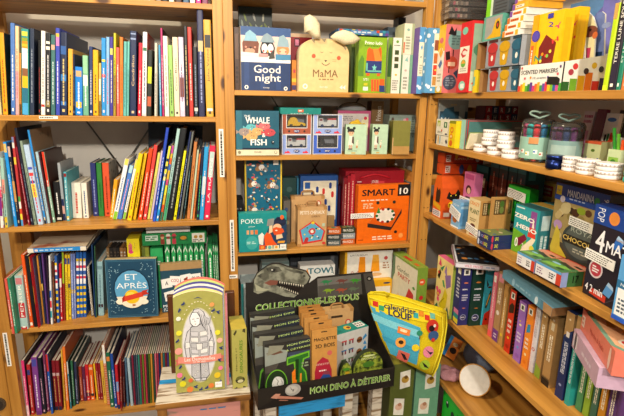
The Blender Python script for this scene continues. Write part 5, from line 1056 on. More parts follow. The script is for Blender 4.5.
for i, (c, k) in enumerate(cols6):
    fr = Fr((.795 + .003 * i, a_.y - .004 * i, zt2 + .0006 + i * (hh + .0004)), (a_.y - wid.y) * .96, hh, -PI / 2)
    carton('crayon_pack', ['lowest', 'second', 'third', 'fourth', 'fifth', 'topmost'][i] + ' crayon pack counting upward in the stack above the coloured pots', 'crayon pack', fr, .1, c, front=[('r', .0, .05, .16, .95, k if i < 3 else '7a4a9a'), ('r', .2, .3, .7, .7, 'd86a2a' if i < 4 else 'e8e0d0'), ('g', .25, .35, .65, .65, '8a4a1c', 1), ('r', .8, .1, .97, .9, 'e8b02a')], group='stack of crayon packs', lid=.9)
# clear packs stacked on the bird box
zc0 = fr_b.o.z + fr_b.H + .0006; zc = onX(445, 21, .79).z
carton('kraft_block_box', 'plain kraft box between the pink bird box and clear plastic packs', 'game box', Fr((.80, -.075, zc0), .14, max(.008, zc - zc0 - .0005), 0), .05, 'a8763c')
for i in range(4):
    Wd = .17
    zc_i = zc + i * .0195
    t = thing('clear_toy_pack', ['lowest', 'second', 'third', 'topmost'][i] + ' clear plastic pack in the stack lying on the pink bird box', 'toy pack', (.775, -.095, zc_i), (0, 0, -.12 + .03 * (i % 2)), 'stack of clear plastic packs')
    mb = MB(); mb.box(0, 0, 0, .17, .07, .0185, clear('e6e2dc', .93)); mb.build('clear_case', t)
    mb = MB(); mb.box(.07, .004, .002, .166, .066, .016, '1f1b1a'); mb.box(.004, .006, .002, .068, .066, .004, '2e2826')
    for k in range(7): mb.box(.006 + .0088 * k, .004, .005, .0135 + .0088 * k, .02 + .01 * (k % 2), .0155, ['8a7e74', 'b8a8a0', '6a5c56', 'd86a80', 'c8b8a8', '7a6a64', 'a89a8c'][(k + i) % 7])
    mb.build('contents', t)
# scented-marker counter display
a, b = onX(517.5, 92, .785), onX(560.5, 92, .785)
W_ = a.y - b.y; Hf = onX(540, 64, .785).z - z; D = .2; Hb = Hf * 1.5
t = thing('marker_display', 'white counter display tray with rainbow stripes along its base', 'display tray', (.785, a.y, z), (0, 0, -PI / 2))
mb = MB(); WH = 'ebe8e0'; e = .002
mb.box(0, 0, 0, W_, D, e, WH); mb.box(0, 0, 0, W_, e, Hf, WH); mb.box(0, D - e, 0, W_, D, Hb, WH)
mb.prism([(0, 0), (D, 0), (D, Hb), (0, Hf)], W_ - e, W_, WH, axis='x'); mb.prism([(0, 0), (D, 0), (D, Hb), (0, Hf)], 0, e, WH, axis='x')
ar = Art(mb, (0, 0, 0), (1, 0, 0), (0, 0, 1), W_, Hf)
rb = ['d83a2a', 'e8901c', 'e8d02a', '5aa82a', '2a7a3a', '5a3a8a', 'c83a7a', 'e86a2a', 'e8a82a', '3a9a4a', '6a4aa0', 'd83a4a', 'e8c02a', '7ab82a', '2a5a9a', 'c84a8a', '4a9a3a']
for i in range(17): ar.r(i / 17, 0, (i + 1) / 17, .22 + .06 * ((i * 7) % 3), rb[i])
ar.t('SCENTED MARKERS', .47, .73, .15, '3a3a3c', 0, .84, .01); ar.t('10 scents', .5, .5, .08, '4a4a4c', 0, .3)
for u, v, c in ((.06, .9, 'c83a3a'), (.9, .6, 'd8485a'), (.94, .85, '5a3a6a'), (.16, .5, 'd8485a'), (.3, .52, 'e8901c'), (.7, .5, '6a4a9a')): ar.e(u, v, .02, .02, c)
ar.p([(.68, .25), (.95, .2), (.96, .42), (.9, .5), (.7, .52)], '1a1818')
ar = Art(mb, (W_, 0, 0), (0, 1, 0), (0, 0, 1), D, Hf); ar.top = 1.4
c2 = ['2a5a2a', '6a9a2a', 'd8a01c', 'd8701c', 'c02a20', '3a2a5a', '1c3a24', '6aa02a', 'c8901c', 'c8501c', '8a2a20', '3a3a6a']
for i in range(10): ar.r(i * .1, 0, i * .1 + .095, .32 + .1 * ((i * 5) % 4) + .012 * i, c2[i])
for u, v, c in ((.15, .85, 'c83a3a'), (.4, .9, 'd8b02a'), (.6, 1, '2a3a6a'), (.78, 1.1, '5a9a2a'), (.3, .7, '3a2a2a'), (.1, .65, 'a83a4a'), (.5, .78, '3a3a3a')): ar.e(u, v, .035, .035, c)
mb.build('tray', t)
def yellow_pack(x0, x1, yt, X, lab, full):
    a, b = onX(x0, 70, X), onX(x1, 70, X); zt_ = onX((x0 + x1) / 2, yt, X).z
    fr = Fr((X, a.y, z + .004), a.y - b.y, zt_ - z - .004, -PI / 2)
    ops = [('p', [(.34, .2), (.78, .14), (.86, .6), (.5, .72), (.3, .56)], '7a1c1c'), ('t', '2', .62, .84, .1, '3a3a9a', -.2, .1, .02), ('t', 'Y', .86, .8, .1, 'd83a6a', .4, .12, .03), ('t', 'H', .82, .63, .1, 'd83a3a', .3, .12, .03), ('t', 'N', .3, .42, .13, '2a9a8a', -.1, .16, .03), ('t', 'S', .32, .2, .12, 'd8701c', .2, .12, .03)]
    rgg = random.Random(x0)
    ops += [('e', .36 + .44 * rgg.random(), .12 + .46 * rgg.random(), .045, .04, ['e8d84a', 'f0ece0', 'd83a2a', '8ac04a', 'e88ab0', 'e8901c'][i % 6], 9) for i in range(14)]
    ops += [('r', .0, 0, .2, 1, 'e8a414'), ('r', .03, .12, .13, .6, 'e4602a'), ('g', .05, .15, .11, .55, 'f4e8d0', 1, .7, True), ('e', .16, .72, .14, .13, '4a3a9a'), ('e', .16, .72, .11, .1, '5a4ab0'), ('r', .5, .92, .68, .98, '3a3aa0')]
    return carton('scented_marker_pack', lab, 'marker pack', fr, .03, 'f0be12', front=ops if full else ops[2:6], right=[('r', .2, .1, .8, .9, 'e8b010')], topc='e8b414', group='yellow packs in the marker display', lid=.9)
yellow_pack(528, 557, 14, .80, 'full-faced yellow marker pack standing in the display tray', True)
yellow_pack(553, 571, 10.5, .845, 'second yellow marker pack behind the first in display tray', False)
def cutout(pxs, X, col, ops, lab, thick=.004):
    t = thing('animal_card', lab, 'card', (0, 0, 0), (0, 0, 0), 'die-cut animal cards in the marker display')
    pts = [onX(px, py, X) for px, py in pxs]; o = Vector((X, pts[0].y, z + .004)); t.location = o; t.rotation_euler = (0, 0, -PI / 2)
    out = [(o.y - p.y, p.z - o.z) for p in pts]; y0 = out
    mb = MB(); mb.prism(out, 0, thick, col, 'e8e4da')
    xs_ = [p[0] for p in out]; zs_ = [p[1] for p in out]
    ar = Art(mb, (min(xs_), 0, min(zs_)), (1, 0, 0), (0, 0, 1), max(xs_) - min(xs_), max(zs_) - min(zs_)); ar.run(ops); mb.build('card', t)
zl = 84
cutout([(571, zl), (584, zl), (585, 30), (584, 17), (580, 11), (576, 12), (572, 30)], .875, 'b8b4c8', [('r', .1, 0, .9, .35, '2a2230'), ('e', .5, .5, .3, .15, 'd8d4de')], 'grey-lilac animal card in the marker display, next to the yellow packs')
cutout([(583, zl), (592, zl), (595, 36), (596, 27), (593, 17), (588, 11.5), (582, 13), (580, 24)], .885, 'e0d8a8', [('e', .55, .72, .34, .2, '7a4434'), ('e', .8, .66, .12, .12, 'c86a3a'), ('e', .55, .74, .06, .05, '1a1210'), ('r', .1, 0, .6, .5, 'b8a0a8'), ('r', .3, .3, .7, .5, 'b83a5a')], 'brown monkey-faced card with pale hood in the marker display')
cutout([(594, zl), (603, zl), (605, 14), (602, 11.5), (596, 13), (593, 30)], .9, '6a7ab0', [('r', .0, 0, .7, .45, '1c3458'), ('e', .7, .8, .25, .12, '8a98c4')], 'blue animal card at the right end of the marker display')
# upright books at the right end
def rbook(x0, x1, yt, col, tc, title, lab, bands=(), z_=None, X=.79, d=.2, ybt=90, lean=0, group='upright books at right end of top right shelf', spine=.7):
    z_ = z_ if z_ is not None else z
    a, b = onX(x0, ybt, X), onX(x1, ybt, X); t_ = a.y - b.y; zt_ = onX((x0 + x1) / 2, yt, X).z
    return book(lab, (X, a.y, z_), t_ * .97, zt_ - z_, d, lean, -PI / 2, col, tc, title, bands, None, group)
rbook(601.5, 606.5, 6, 'b8d41a', '3a3a10', '', 'lime green spine with tan top, right of the marker display', ((.82, 1, 'c09a50'), (0, .06, 'd0e030')))
rbook(607, 614.5, -20, '26222e', 'f0ece0', 'TERRE LUNE SOLEIL', 'black book spine with white capital lettering, beside the lime green spine', ((.05, .3, '2a2438'),))
rbook(615, 619.5, -24, '1d7a62', 'dff0e4', 'ET LE NOUVEAU SON', 'green book spine with white lettering right of the black one')
rbook(620, 630, -10, 'e07a44', 'f4e0c8', '~', 'orange book spine cut by the right edge of the top right shelf')
fr = Fr((1.02, onX(570, 12, 1.02).y, z), .12, .25, -PI / 2)
carton('lilac_box', 'lilac and blue box at back of top right shelf above the marker display', 'game box', fr, .05, '7a78c0', front=[('p', [(0, .5), (1, .9), (1, 1), (0, 1)], '6a9ad0'), ('p', [(.4, .4), (1, .7), (1, .2), (.5, .1)], '9a5aa0'), ('t', 'Magie', .5, .72, .08, 'd8d0ec', .2, .4)])

# ---- second right shelf R2
z = ZR['R2']
def r2(x0, x1, yt, X=.79, z_=None): return atX(x0, x1, yt, z_ if z_ is not None else z, X, yt)
ys = .0
fr = r2(437, 448.6, 134.5, .776)
crm = 'e6e0cc'
carton('cream_game_box', 'lower cream game box at far end of second right shelf', 'game box', fr, .14, crm, front=[('r', .0, .96, 1, 1, '8a8474'), ('e', .15, .5, .05, .2, 'd8a03a'), ('e', .3, .55, .05, .2, '8ab0c0'), ('p', [(.75, .5), (.85, .7), (.95, .4), (.85, .2)], '2a3a4a'), ('g', .4, .2, .65, .3, 'a8a08a', 2)], group='cream game boxes stacked on second right shelf')
z2 = z + fr.H + .0005; fr = r2(437, 448.8, 118.8, .776, z2)
carton('cream_game_box', 'upper cream game box with green cartoon tiles, stacked on another', 'game box', fr, .14, crm, front=[('r', .1, .55, .34, .9, '9ab42a'), ('e', .22, .65, .06, .1, 'e8e0c0'), ('r', .66, .5, .92, .85, '2f6a3a'), ('e', .79, .68, .05, .08, 'd8e0c0'), ('g', .15, .1, .55, .25, '8a8474', 2), ('r', .8, .05, .95, .15, '2a3a5a'), ('e', .5, .3, .05, .05, 'c8503a')], group='cream game boxes stacked on second right shelf')
fr = r2(449.9, 456.5, 120.5, .772)
carton('yellow_fruit_box', 'yellow card box with orange fruit beside the cream boxes', 'game box', fr, .12, 'e8c814', front=[('r', 0, .9, 1, 1, '8a8a1c'), ('e', .45, .66, .24, .24, 'd8741c'), ('e', .45, .66, .12, .12, 'e8c814'), ('e', .4, .42, .24, .24, 'e0901c'), ('e', .42, .17, .24, .24, 'd8641c'), ('e', .4, .42, .1, .1, 'f0e0a0')], topc='9a9a24')
a, b = onX(459.4, 149, .79), onX(521, 150, .79)
fr = Fr((.79, a.y, z), .03, onX(462, 119.5, .79).z - z, -PI / 2)
W2 = .24
carton('teal_board_game_box', 'large grey-teal box with red border, landscape, behind the white tins', 'game box', Fr((.79, a.y, z), .03, onX(462, 119.5, .79).z - z, -PI / 2), .28, '4a7a78', front=[('r', 0, 0, 1, 1, '8ec4bc'), ('r', .9, 0, 1, 1, 'c0323a')],
   right=[('r', .015, .02, .99, .98, 'b8343a'), ('r', .03, .05, .975, .95, '4f7c78'), ('p', [(.03, .05), (.2, .5), (.4, .8), (.5, .6), (.5, .05)], '5c8a84'), ('r', .38, .22, .66, .7, '8a807c'), ('r', .6, .25, .95, .9, '6a7478'), ('p', [(.08, .3), (.11, .42), (.14, .3), (.2, .28), (.14, .24), (.11, .14), (.08, .24), (.03, .27)], 'c03440'), ('g', .42, .3, .64, .62, 'c8a8a0', 4), ('g', .64, .4, .92, .8, '9aa4a4', 3), ('g', .06, .5, .12, .56, 'd8e4e0', 1)], topc='b0323a', lid=.97)
b = onY(468, 110, -.027); H_m = onY(450, 100, -.027).z - z
carton('memory_box', 'grey-blue puzzle box standing against the far end, second right shelf', 'puzzle box', Fr((.802, -.0272, z), b.x - .802, H_m, 0), .005, '8e9494', front=[('r', .04, .0, 1, .74, '2c4a5c'), ('p', [(.0, .0), (.0, .5), (.2, .8), (.5, .85), (.6, .5)], '34607a'), ('r', .7, .5, .9, .88, '9aa4a4'), ('t', 'Mémo', .42, .52, .16, 'dfe8ea', 0, .66, .02), ('g', .4, .86, .7, .92, 'b8a078', 1)], parts=False)
lt = []
for i in range(5):
    for j in range(2): lt += [('r', .03 + .195 * i, .52 - .48 * j, .21 + .195 * i, .96 - .48 * j, ['a82430', '1f3f6a', 'b02a2a', '34404c', '8a1f2c'][(i + j * 2) % 5]), ('t', 'AERJPBHLSN'[i + 5 * j], .12 + .195 * i, .74 - .48 * j, .28, 'e0dcd0', 0, .08, .02)]
p0, p1 = onY(484, 119, -.12), onY(517, 119, -.12)
fr = Fr((p0.x, -.12, z), min(p1.x, 1.085) - p0.x, onY(500, 106, -.12).z - z, 0)
carton('letter_tile_box', 'red and navy box of letter tiles at back above the teal box', 'game box', fr, .06, '4a1a20', front=[(o[0], o[1], .6 + o[2] * .4, o[3], .6 + o[4] * .4, *o[5:]) if o[0] == 'r' else ('t', o[1], o[2], .6 + o[3] * .4, o[4] * .4, *o[5:]) for o in lt])
# a leaning pad
a = onX(469, 150, .8)
t = thing('cream_pad', 'cream paper pad with green edge leaning behind the white tins', 'pad', (.79, onX(464.5, 150, .79).y, z + .0045), (0, math.radians(20), -PI / 2))
mb = MB(); mb.box(0, 0, 0, .004, .11, .055, '8a9a5a'); mb.build('cover', t); mb = MB(); mb.box(.004, .001, .001, .009, .109, .053, 'ece4c4'); mb.build('page_block', t)
# round white stamp tins
def tin(px, py, n_below, r_, hgt, lab, zb=None, Y=None, X=None, group='white scalloped tins on second right shelf'):
    c = onX(px, py, X); zb = zb if zb is not None else z
    t = thing('white_tin', lab, 'tin', (X, c.y, zb), (0, 0, 0), group)
    W1 = 'eae4de'
    mb = MB(); mb.lathe([(r_ * .96, 0), (r_, .002), (r_, hgt * .58)], W1, n=28); mb.build('body', t)
    mb = MB(); mb.lathe([(r_ * 1.03, hgt * .58), (r_ * 1.03, hgt * .96), (r_ * .99, hgt)], 'f2ede8', n=28)
    mb.build('lid', t)
    mb = MB()
    for k in range(22):
        a_ = 2 * PI * k / 22; c_, s_ = math.cos(a_) * r_ * 1.035, math.sin(a_) * r_ * 1.035
        v = Vector((-s_, c_, 0)).normalized() * .0016; nn = Vector((c_, s_, 0)).normalized() * .0006
        for zz_ in (hgt * .74,):
            p0_ = Vector((c_, s_, zz_)) + nn; mb.face([p0_ - v - Vector((0, 0, .0022)), p0_ + v - Vector((0, 0, .0022)), p0_ + v + Vector((0, 0, .0022)), p0_ - v + Vector((0, 0, .0022))], 'b8a8a0')
    mb.build('pattern', t); return t
h1 = .0225
for px, X, lab in ((481.5, .815, 'white tin lowest and farthest left of the scalloped tins'), (496, .808, 'bottom-row white tin second from the left'), (511.4, .803, 'bottom-row white tin nearest the first marker jar')): tin(px, 150, 0, .0245, h1, lab, X=X)
for px, lab, X in ((489.5, 'second-layer white tin at the left of the pile', .82), (505.5, 'second-layer white tin at the right of the pile', .812)): tin(px, 145, 1, .024, h1, lab, z + h1 + .0006, X=X)
for px, lab, X in ((490.5, 'topmost left white tin of the pile', .826), (506, 'topmost right white tin of the pile, beside the jar', .82)): tin(px, 138, 2, .0225, h1, lab, z + 2 * h1 + .0012, X=X)
for k, (px, X, r_, lab) in enumerate(((571, .797, .0185, 'left pair of white tins beside the navy tin'), (588, .8, .0225, 'middle pair of white tins below the small cream carton'), (609.5, .8, .0245, 'right pair of white tins by the teal stack'))):
    for i in range(2): tin(px, 165, i, r_, .016, ['lower', 'upper'][i] + ' of the ' + lab, z + i * .0166, X=X)
# marker jars
def jar(px0, px1, X, ybot, ytop, lab, penc, dark):
    a, b = onX(px0, ybot, X), onX(px1, ybot, X)
    c = (a + b) / 2; r_ = (a.y - b.y) / 2 * .62
    d0 = (Vector((X, c.y, 0)) - Vector((EYE.x, EYE.y, 0))).length
    r_ = d0 * (px1 - px0) / 2 / F * .98
    H_ = onX((px0 + px1) / 2, ytop, X).z - z
    t = thing('marker_jar', lab, 'jar', (X, c.y, z), (0, 0, 0), 'clear jars of marker pens')
    mb = MB()
    mb.lathe([(r_ * .97, .001), (r_, .004), (r_, H_ * .8), (r_ * .97, H_ * .86)], clear('f4f8f6', .975), n=32, caps=False); mb.build('jar_wall', t)
    mb = MB(); mb.lathe([(r_ * 1.02, H_ * .8), (r_ * 1.02, H_ * .9), (r_ * .9, H_ * .98), (r_ * .3, H_)], clear('f0f4f2', .965), n=32); mb.build('lid', t)
    mb = MB(); A_, B_ = math.radians(150), math.radians(300); P_ = 22; q = []
    for i in range(P_ + 1):
        w_ = A_ + (B_ - A_) * i / P_; q.append((math.cos(w_) * r_ * 1.012, math.sin(w_) * r_ * 1.012))
    z0_, z1_ = H_ * .08, H_ * .58; LC = '8fb6a4' if not dark else '7a9894'
    for i in range(P_): mb.face([(q[i][0], q[i][1], z0_), (q[i + 1][0], q[i + 1][1], z0_), (q[i + 1][0], q[i + 1][1], z1_), (q[i][0], q[i][1], z1_)], LC)
    rr = random.Random(px0)
    def spot(i0, zc, wd, hg, c_, lift):
        for i in range(int(i0), int(i0 + wd)):
            mb.face([(q[i][0] * lift, q[i][1] * lift, zc - hg), (q[i + 1][0] * lift, q[i + 1][1] * lift, zc - hg), (q[i + 1][0] * lift, q[i + 1][1] * lift, zc + hg), (q[i][0] * lift, q[i][1] * lift, zc + hg)], c_)
    if not dark:
        spot(8, H_ * .5, 5, H_ * .07, 'c88a54', 1.004); spot(8, H_ * .42, 5, H_ * .006, '4a3a30', 1.006)
        for i in range(6): spot(1 + i * 3.4, H_ * (.2 + .05 * (i % 2)), 2, H_ * .045, 'ecebe0', 1.004); spot(1 + i * 3.4, H_ * (.2 + .05 * (i % 2)), 1, H_ * .02, ['3a6ab0', 'c84a3a', 'd8b02a'][i % 3], 1.007)
    else:
        spot(4, H_ * .3, 13, H_ * .18, '9ab0a8', 1.004)
    mb.build('label', t)
    for i in range(10):
        a_ = 2 * PI * i / 10 + .2; rr_ = r_ * .7; px_, py_ = math.cos(a_) * rr_, math.sin(a_) * rr_; pr = r_ * .17
        mb = MB(); mb.lathe([(pr * .9, .003), (pr, .01), (pr, H_ * .62)], penc[i % len(penc)] + ':plastic', px_, py_, 10); p = mb.build('marker_pen', t)
        mb = MB(); mb.lathe([(pr * 1.2, H_ * .62), (pr * 1.2, H_ * .84), (pr * .7, H_ * .87)], penc[(i) % len(penc)] + ':plastic', px_, py_, 10); mb.build('pen_cap', p)
    mb = MB(); hb = H_ * 1.0; hw = r_ * .6; hp = []
    for i in range(28):
        a_ = 2 * PI * i / 28
        hx = 16 * math.sin(a_) ** 3 / 16; hz_ = (13 * math.cos(a_) - 5 * math.cos(2 * a_) - 2 * math.cos(3 * a_) - math.cos(4 * a_)) / 17
        hp.append((hx * hw * .8, hx * hw * -.6, hb + r_ * .26 + hz_ * r_ * .27))
    mb.tube(hp, .0028, 'a8c8bc:plastic' if not dark else '8aa8a0:plastic', 6, True); mb.build('heart_handle', t)
jar(521, 548.5, .83, 160, 118, 'left clear jar of bright markers with heart-shaped handle', ['e8323a', '2a9ad0', '2fa84a', 'e8862a', 'd83a8a', '3ac0c0'], False)
jar(549.5, 577, .848, 164, 121, 'right clear jar of darker markers, behind the navy tin', ['6a2a5a', '2a3a6a', '8a3a8a', '3a3a40', '7a5a90'], True)
c = onX(554.5, 165, .787)
t = thing('navy_tin', 'small navy blue round tin in front of the right marker jar', 'tin', (.787, c.y, z))
mb = MB(); mb.lathe([(.019, 0), (.02, .002), (.02, .022)], '1c2a5c:metal', n=28); mb.build('body', t); mb = MB(); mb.lathe([(.0205, .022), (.0205, .03), (.019, .0315)], '24356e:metal', n=28); mb.build('lid', t)
a, b = onX(582, 163, .885), onX(598.5, 163, .885)
fr = Fr((.885, a.y, z), a.y - b.y, onX(583, 145, .885).z - z + .012, -PI / 2)
carton('toy_carton', 'small pale green carton with red lid edge behind middle white tins', 'toy box', fr, .04, 'd4dca8', front=[('r', 0, .9, 1, 1, 'd8603a'), ('e', .55, .66, .12, .07, '5a7a2a'), ('p', [(.08, .2), (.2, .45), (.3, .2)], '2a3aa0'), ('e', .5, .3, .08, .1, 'e09a2a'), ('e', .74, .28, .09, .12, 'b83a3a'), ('r', .85, .15, .95, .4, '3a5ab0')], right=[('p', [(.2, .2), (.6, .6), (.7, .3)], 'a8a870')], topc='d8704a', side='bcc48c')
for i, (x0, x1, yt, X, c, lab, ops) in enumerate((
    (575, 585.5, 111, .952, 'd8c8d0', 'white and pink pencil pack behind the pale green carton', [('r', .1, .1, .35, .6, '6a3a5a'), ('r', .45, .1, .8, .62, 'c88ab8'), ('g', .1, .75, .9, .95, 'b03a6a', 2)]),
    (587, 596.5, 109, .952, '6a2444', 'plum pencil pack right of the white and pink one', [('r', .2, .0, .4, .45, '8a3a6a'), ('r', .55, .0, .8, .45, '9a4a7a')]),
    (597, 610, 113, .934, 'dcdcd8', 'white pack with blue label and coloured pens, second right shelf', [('e', .5, .88, .36, .14, '2a6ab0'), ('r', .2, .2, .36, .6, '1a1a1c'), ('r', .42, .2, .58, .62, '1f7a3a'), ('r', .64, .2, .8, .64, 'd83020'), ('p', [(.0, .2), (1, .7), (1, .5), (.2, .1)], 'd84a2a')]),
    (609, 617, 110, .972, '3a4048', 'black and white pen pack near the right edge', [('r', .3, .1, .8, .9, 'dcdcd8'), ('g', .35, .15, .75, .85, '2a2a2c', 3, .5, True)]),
    (610, 617, 137, .9, 'd0d0d4', 'grey-white stationery box behind the right white tins', [('e', .5, .5, .25, .25, '2a3a6a'), ('g', .1, .7, .9, .9, '8a8a90', 2)]))):
    a, b = onX(x0, 150, X), onX(x1, 150, X); fr = Fr((X, a.y, z), (a.y - b.y) * .96, onX(x0, yt, X).z - z, -PI / 2, math.radians(6))
    carton('pencil_pack', lab, 'stationery', fr, .012, c, front=ops, lid=.8)
a = onX(609, 160, .83)
t = thing('green_pen_bundle', 'green pen pack standing up behind the right white tins', 'stationery', (.845, onX(613, 160, .845).y, z), (0, 0, -PI / 2))
mb = MB(); mb.box(-.016, 0, 0, .016, .02, .055, 'c8d8a8'); ar = Art(mb, (-.016, 0, 0), (1, 0, 0), (0, 0, 1), .032, .055); ar.r(.1, .2, .9, .7, '8ab84a'); ar.e(.5, .45, .25, .3, '3a7a2a'); mb.build('pack', t)
for i in range(3):
    mb = MB(); mb.tube([(-.009 + .009 * i, .01, .05), (-.02 + .014 * i, .01, .1 - .012 * i)], .0035, ['3a9a3a:plastic', '6ab83a:plastic', 'e8582a:plastic'][i], 8); mb.build('pen', t)
for i in range(5):
    a = onX(619.5, 180, .785)
    t = thing('teal_case', ['lowest', 'second', 'middle', 'fourth', 'topmost'][i] + ' teal case in the stack at the right edge', 'case', (.79, a.y, z + i * .0125), (0, 0, -PI / 2), 'stack of teal cases')
    mb = MB(); mb.box(0, 0, 0, .06, .09, .0118, '1f9a8c:plastic'); mb.build('case', t, bevel=.003)
# ---- third right shelf R3
z = ZR['R3']
def r3(bl, br, top, tilt=0): return stand(bl, br, top, z, tilt)
# orange house-shaped cat game
fr = r3((432.5, 218), (440.5, 221.5), (433.5, 190)); A = onZ(440.5, 221.5, z)
H_ = fr.H; a, b = onZ(433, 217.5, z), A
t = thing('cat_card_game', 'orange house-shaped game box with black cats, at far end of third shelf', 'game box', (.79, onX(432.8, 205, .79).y, z), (0, 0, -PI / 2))
W_ = onX(432.8, 205, .79).y - onX(441.5, 205, .79).y; D = .085; Hs = onX(441, 188, .79).z - z; Hp = onX(441, 177.5, .79).z - z + .004
mb = MB(); OR = 'e2601a'
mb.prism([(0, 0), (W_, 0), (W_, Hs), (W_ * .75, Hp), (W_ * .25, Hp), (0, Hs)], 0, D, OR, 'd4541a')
ar = Art(mb, (0, 0, 0), (1, 0, 0), (0, 0, 1), W_, Hs)
ar.run([('p', [(.3, .5), (.75, .5), (.8, .85), (.7, 1), (.55, .9), (.4, 1), (.3, .8)], '17120f'), ('p', [(.05, .36), (.9, .26), (.9, .42), (.05, .52)], 'd8a81c'), ('r', .05, .03, .95, .24, 'e6e2da'), ('g', .1, .05, .9, .22, '2a4a8a', 3)])
ar = Art(mb, (W_, 0, 0), (0, 1, 0), (0, 0, 1), D, Hs)
ar.run([('p', [(.2, .68), (.3, .9), (.42, .8), (.6, .82), (.7, .98), (.82, .85), (.78, .66), (.5, .58)], '17120f'), ('e', .4, .76, .03, .03, 'e8d040'), ('e', .62, .78, .03, .03, 'e8d040'), ('e', .45, .45, .16, .15, 'e8c020'), ('g', .34, .4, .56, .5, '3a2a10', 2), ('r', .05, 0, .95, .28, 'b84a20'), ('r', .12, .06, .4, .2, 'd8d0c8'), ('g', .5, .05, .9, .24, 'e8d8c8', 3)])
mb.build('carton', t)
# flat orange boxes standing behind
c = carton('brown_card_box', 'dim brown box carrying the two orange boxes, third right shelf', 'game box', Fr((.885, -.075, z), .083, max(onY(455, 183, -.075).z, z + Hp) + .0006 - z, 0), .05, '7a3a1c')
zb = max(onY(455, 183, -.075).z, z + Hp) + .0012
a, b = onY(444.5, 179, -.08), onY(475, 176, -.08)
hz = (onY(450, 153.5, -.08).z - zb) / 2
hz = min(hz, (1.4515 - zb - .004) / 2)
for i in range(2):
    carton('orange_quiz_box', ['lower', 'upper'][i] + ' of two orange-red boxes stacked behind the cat game', 'game box', Fr((.812, -.082, zb + i * (hz + .0005)), .155, hz, 0), .055, ['c8481c', 'b83a1a'][i], front=[('r', .04, .2, .16, .85, 'd8c8c0'), ('g', .05, .25, .15, .8, '8a4a3a', 3), ('t', ['', 'SUPERQUIZ'][i] or ' ', .5, .45, .24, 'e8d8b0', 0, .5), ('r', .0, .0, 1, .06, '7a2410')] + ([('e', .45, .5, .06, .25, '3a4a8a'), ('e', .66, .45, .06, .25, 'd8a01c')] if i == 0 else [('e', .3, .85, .04, .1, 'd8a01c'), ('e', .6, .9, .04, .1, '8ab03a'), ('e', .85, .6, .06, .2, 'e0d8d0')]), group='orange boxes behind the cat game')
fr = stand((464, 209), (472.5, 214), (464, 172), z)
fr = Fr((.84, onX(463.5, 190, .84).y, z), onX(463.5, 190, .84).y - onX(474, 190, .84).y, onX(464, 171, .84).z - z, -PI / 2)
carton('pink_card_box', 'small pink game box with dark-haired girl, behind the blue box', 'game box', fr, .03, 'd070a0', front=[('e', .5, .68, .26, .24, '2a1a1c'), ('e', .52, .66, .17, .17, 'e0b090'), ('r', .1, .88, .9, .97, 'b04a80'), ('p', [(.3, .45), (.75, .45), (.8, .55), (.25, .55)], '4a2a3a')])
s_ = [o for o in COL.objects if o.get('label', '').startswith('small pink game box with dark')][0]
sticker(s_, (-.016, -.002, fr.H * .33), (1, 0, 0), (0, 0, 1), fr.W + .014, .034)
fr = r3((451.5, 227), (459.5, 232.5), (452, 197.5)); W_ = onX(451.5, 215, .785).y - onX(459.5, 215, .785).y
fr = Fr((.785, onX(451.5, 215, .785).y, z), W_, onX(452, 199, .785).z - z, -PI / 2)
carton('blue_card_box', 'light blue game box with brown animal, beside the orange cat game', 'game box', fr, .05, '7ab0d8', front=[('t', 'BOUM', .5, .85, .08, 'eef4f8', 0, .7), ('e', .45, .32, .3, .26, 'a8602a'), ('e', .5, .48, .22, .2, 'b8743a'), ('e', .42, .5, .04, .04, '1a1a1a'), ('r', 0, 0, 1, .06, 'e8f0f4')], right=[('r', .1, .1, .9, .9, '5a94c4'), ('r', .1, .75, .9, .85, 'a0c8e0')])
bb = [o for o in COL.objects if o.get('label', '').startswith('light blue game box')][0]
sticker(bb, (-.012, -.0022, fr.H * .5), (1, 0, -.28), (.28, 0, 1), fr.W * 1.35, .03)
# kraft plant-growing games, crossed by a sticker
def kraft(x0, x1, yt, X, lab, front, D=.06):
    a, b = onX(x0, 235, X), onX(x1, 235, X); fr = Fr((X, a.y, z), a.y - b.y, onX(x0, yt, X).z - z, -PI / 2)
    return carton('plant_game_box', lab, 'game box', fr, D, 'b8894c', front=front, right=[('r', .15, .62, .85, .95, '5a4426'), ('g', .2, .65, .45, .92, 'c8b080', 2, .6, True), ('e', .62, .85, .14, .2, '4a6a2a'), ('e', .62, .72, .14, .2, '6a7a3a')], topc='c8a060', group='kraft plant games', lid=.97), fr
o_, fr = kraft(466.2, 477.5, 195.5, .785, 'kraft game box with cream front beside the blue box', [('r', 0, 0, 1, 1, 'e0ceA0'.lower()), ('t', 'CRAZY', .5, .88, .09, 'd87a2a', 0, .85, .02), ('t', 'PLANT', .55, .68, .12, '3a5a2a', 0, .8, .02), ('e', .5, .24, .2, .14, 'd8a070'), ('e', .5, .3, .22, .1, '5a2a1c'), ('p', [(.25, .04), (.75, .04), (.7, .16), (.3, .16)], 'c84a2a'), ('g', .2, .4, .8, .5, '8a7a4a', 2)], .055)
sticker(o_, (-.004, -.0022, .015), (1, 0, -.12), (.12, 0, 1), fr.W + .012, .024)
o_, fr = kraft(487.2, 488.8, 195.5, .80, 'second kraft plant game box, edge-on right of the cream-fronted one', [], .055)
o_, fr = kraft(502.6, 504.4, 196, .875, 'third kraft plant game box, just left of the bright green box', [], .016)
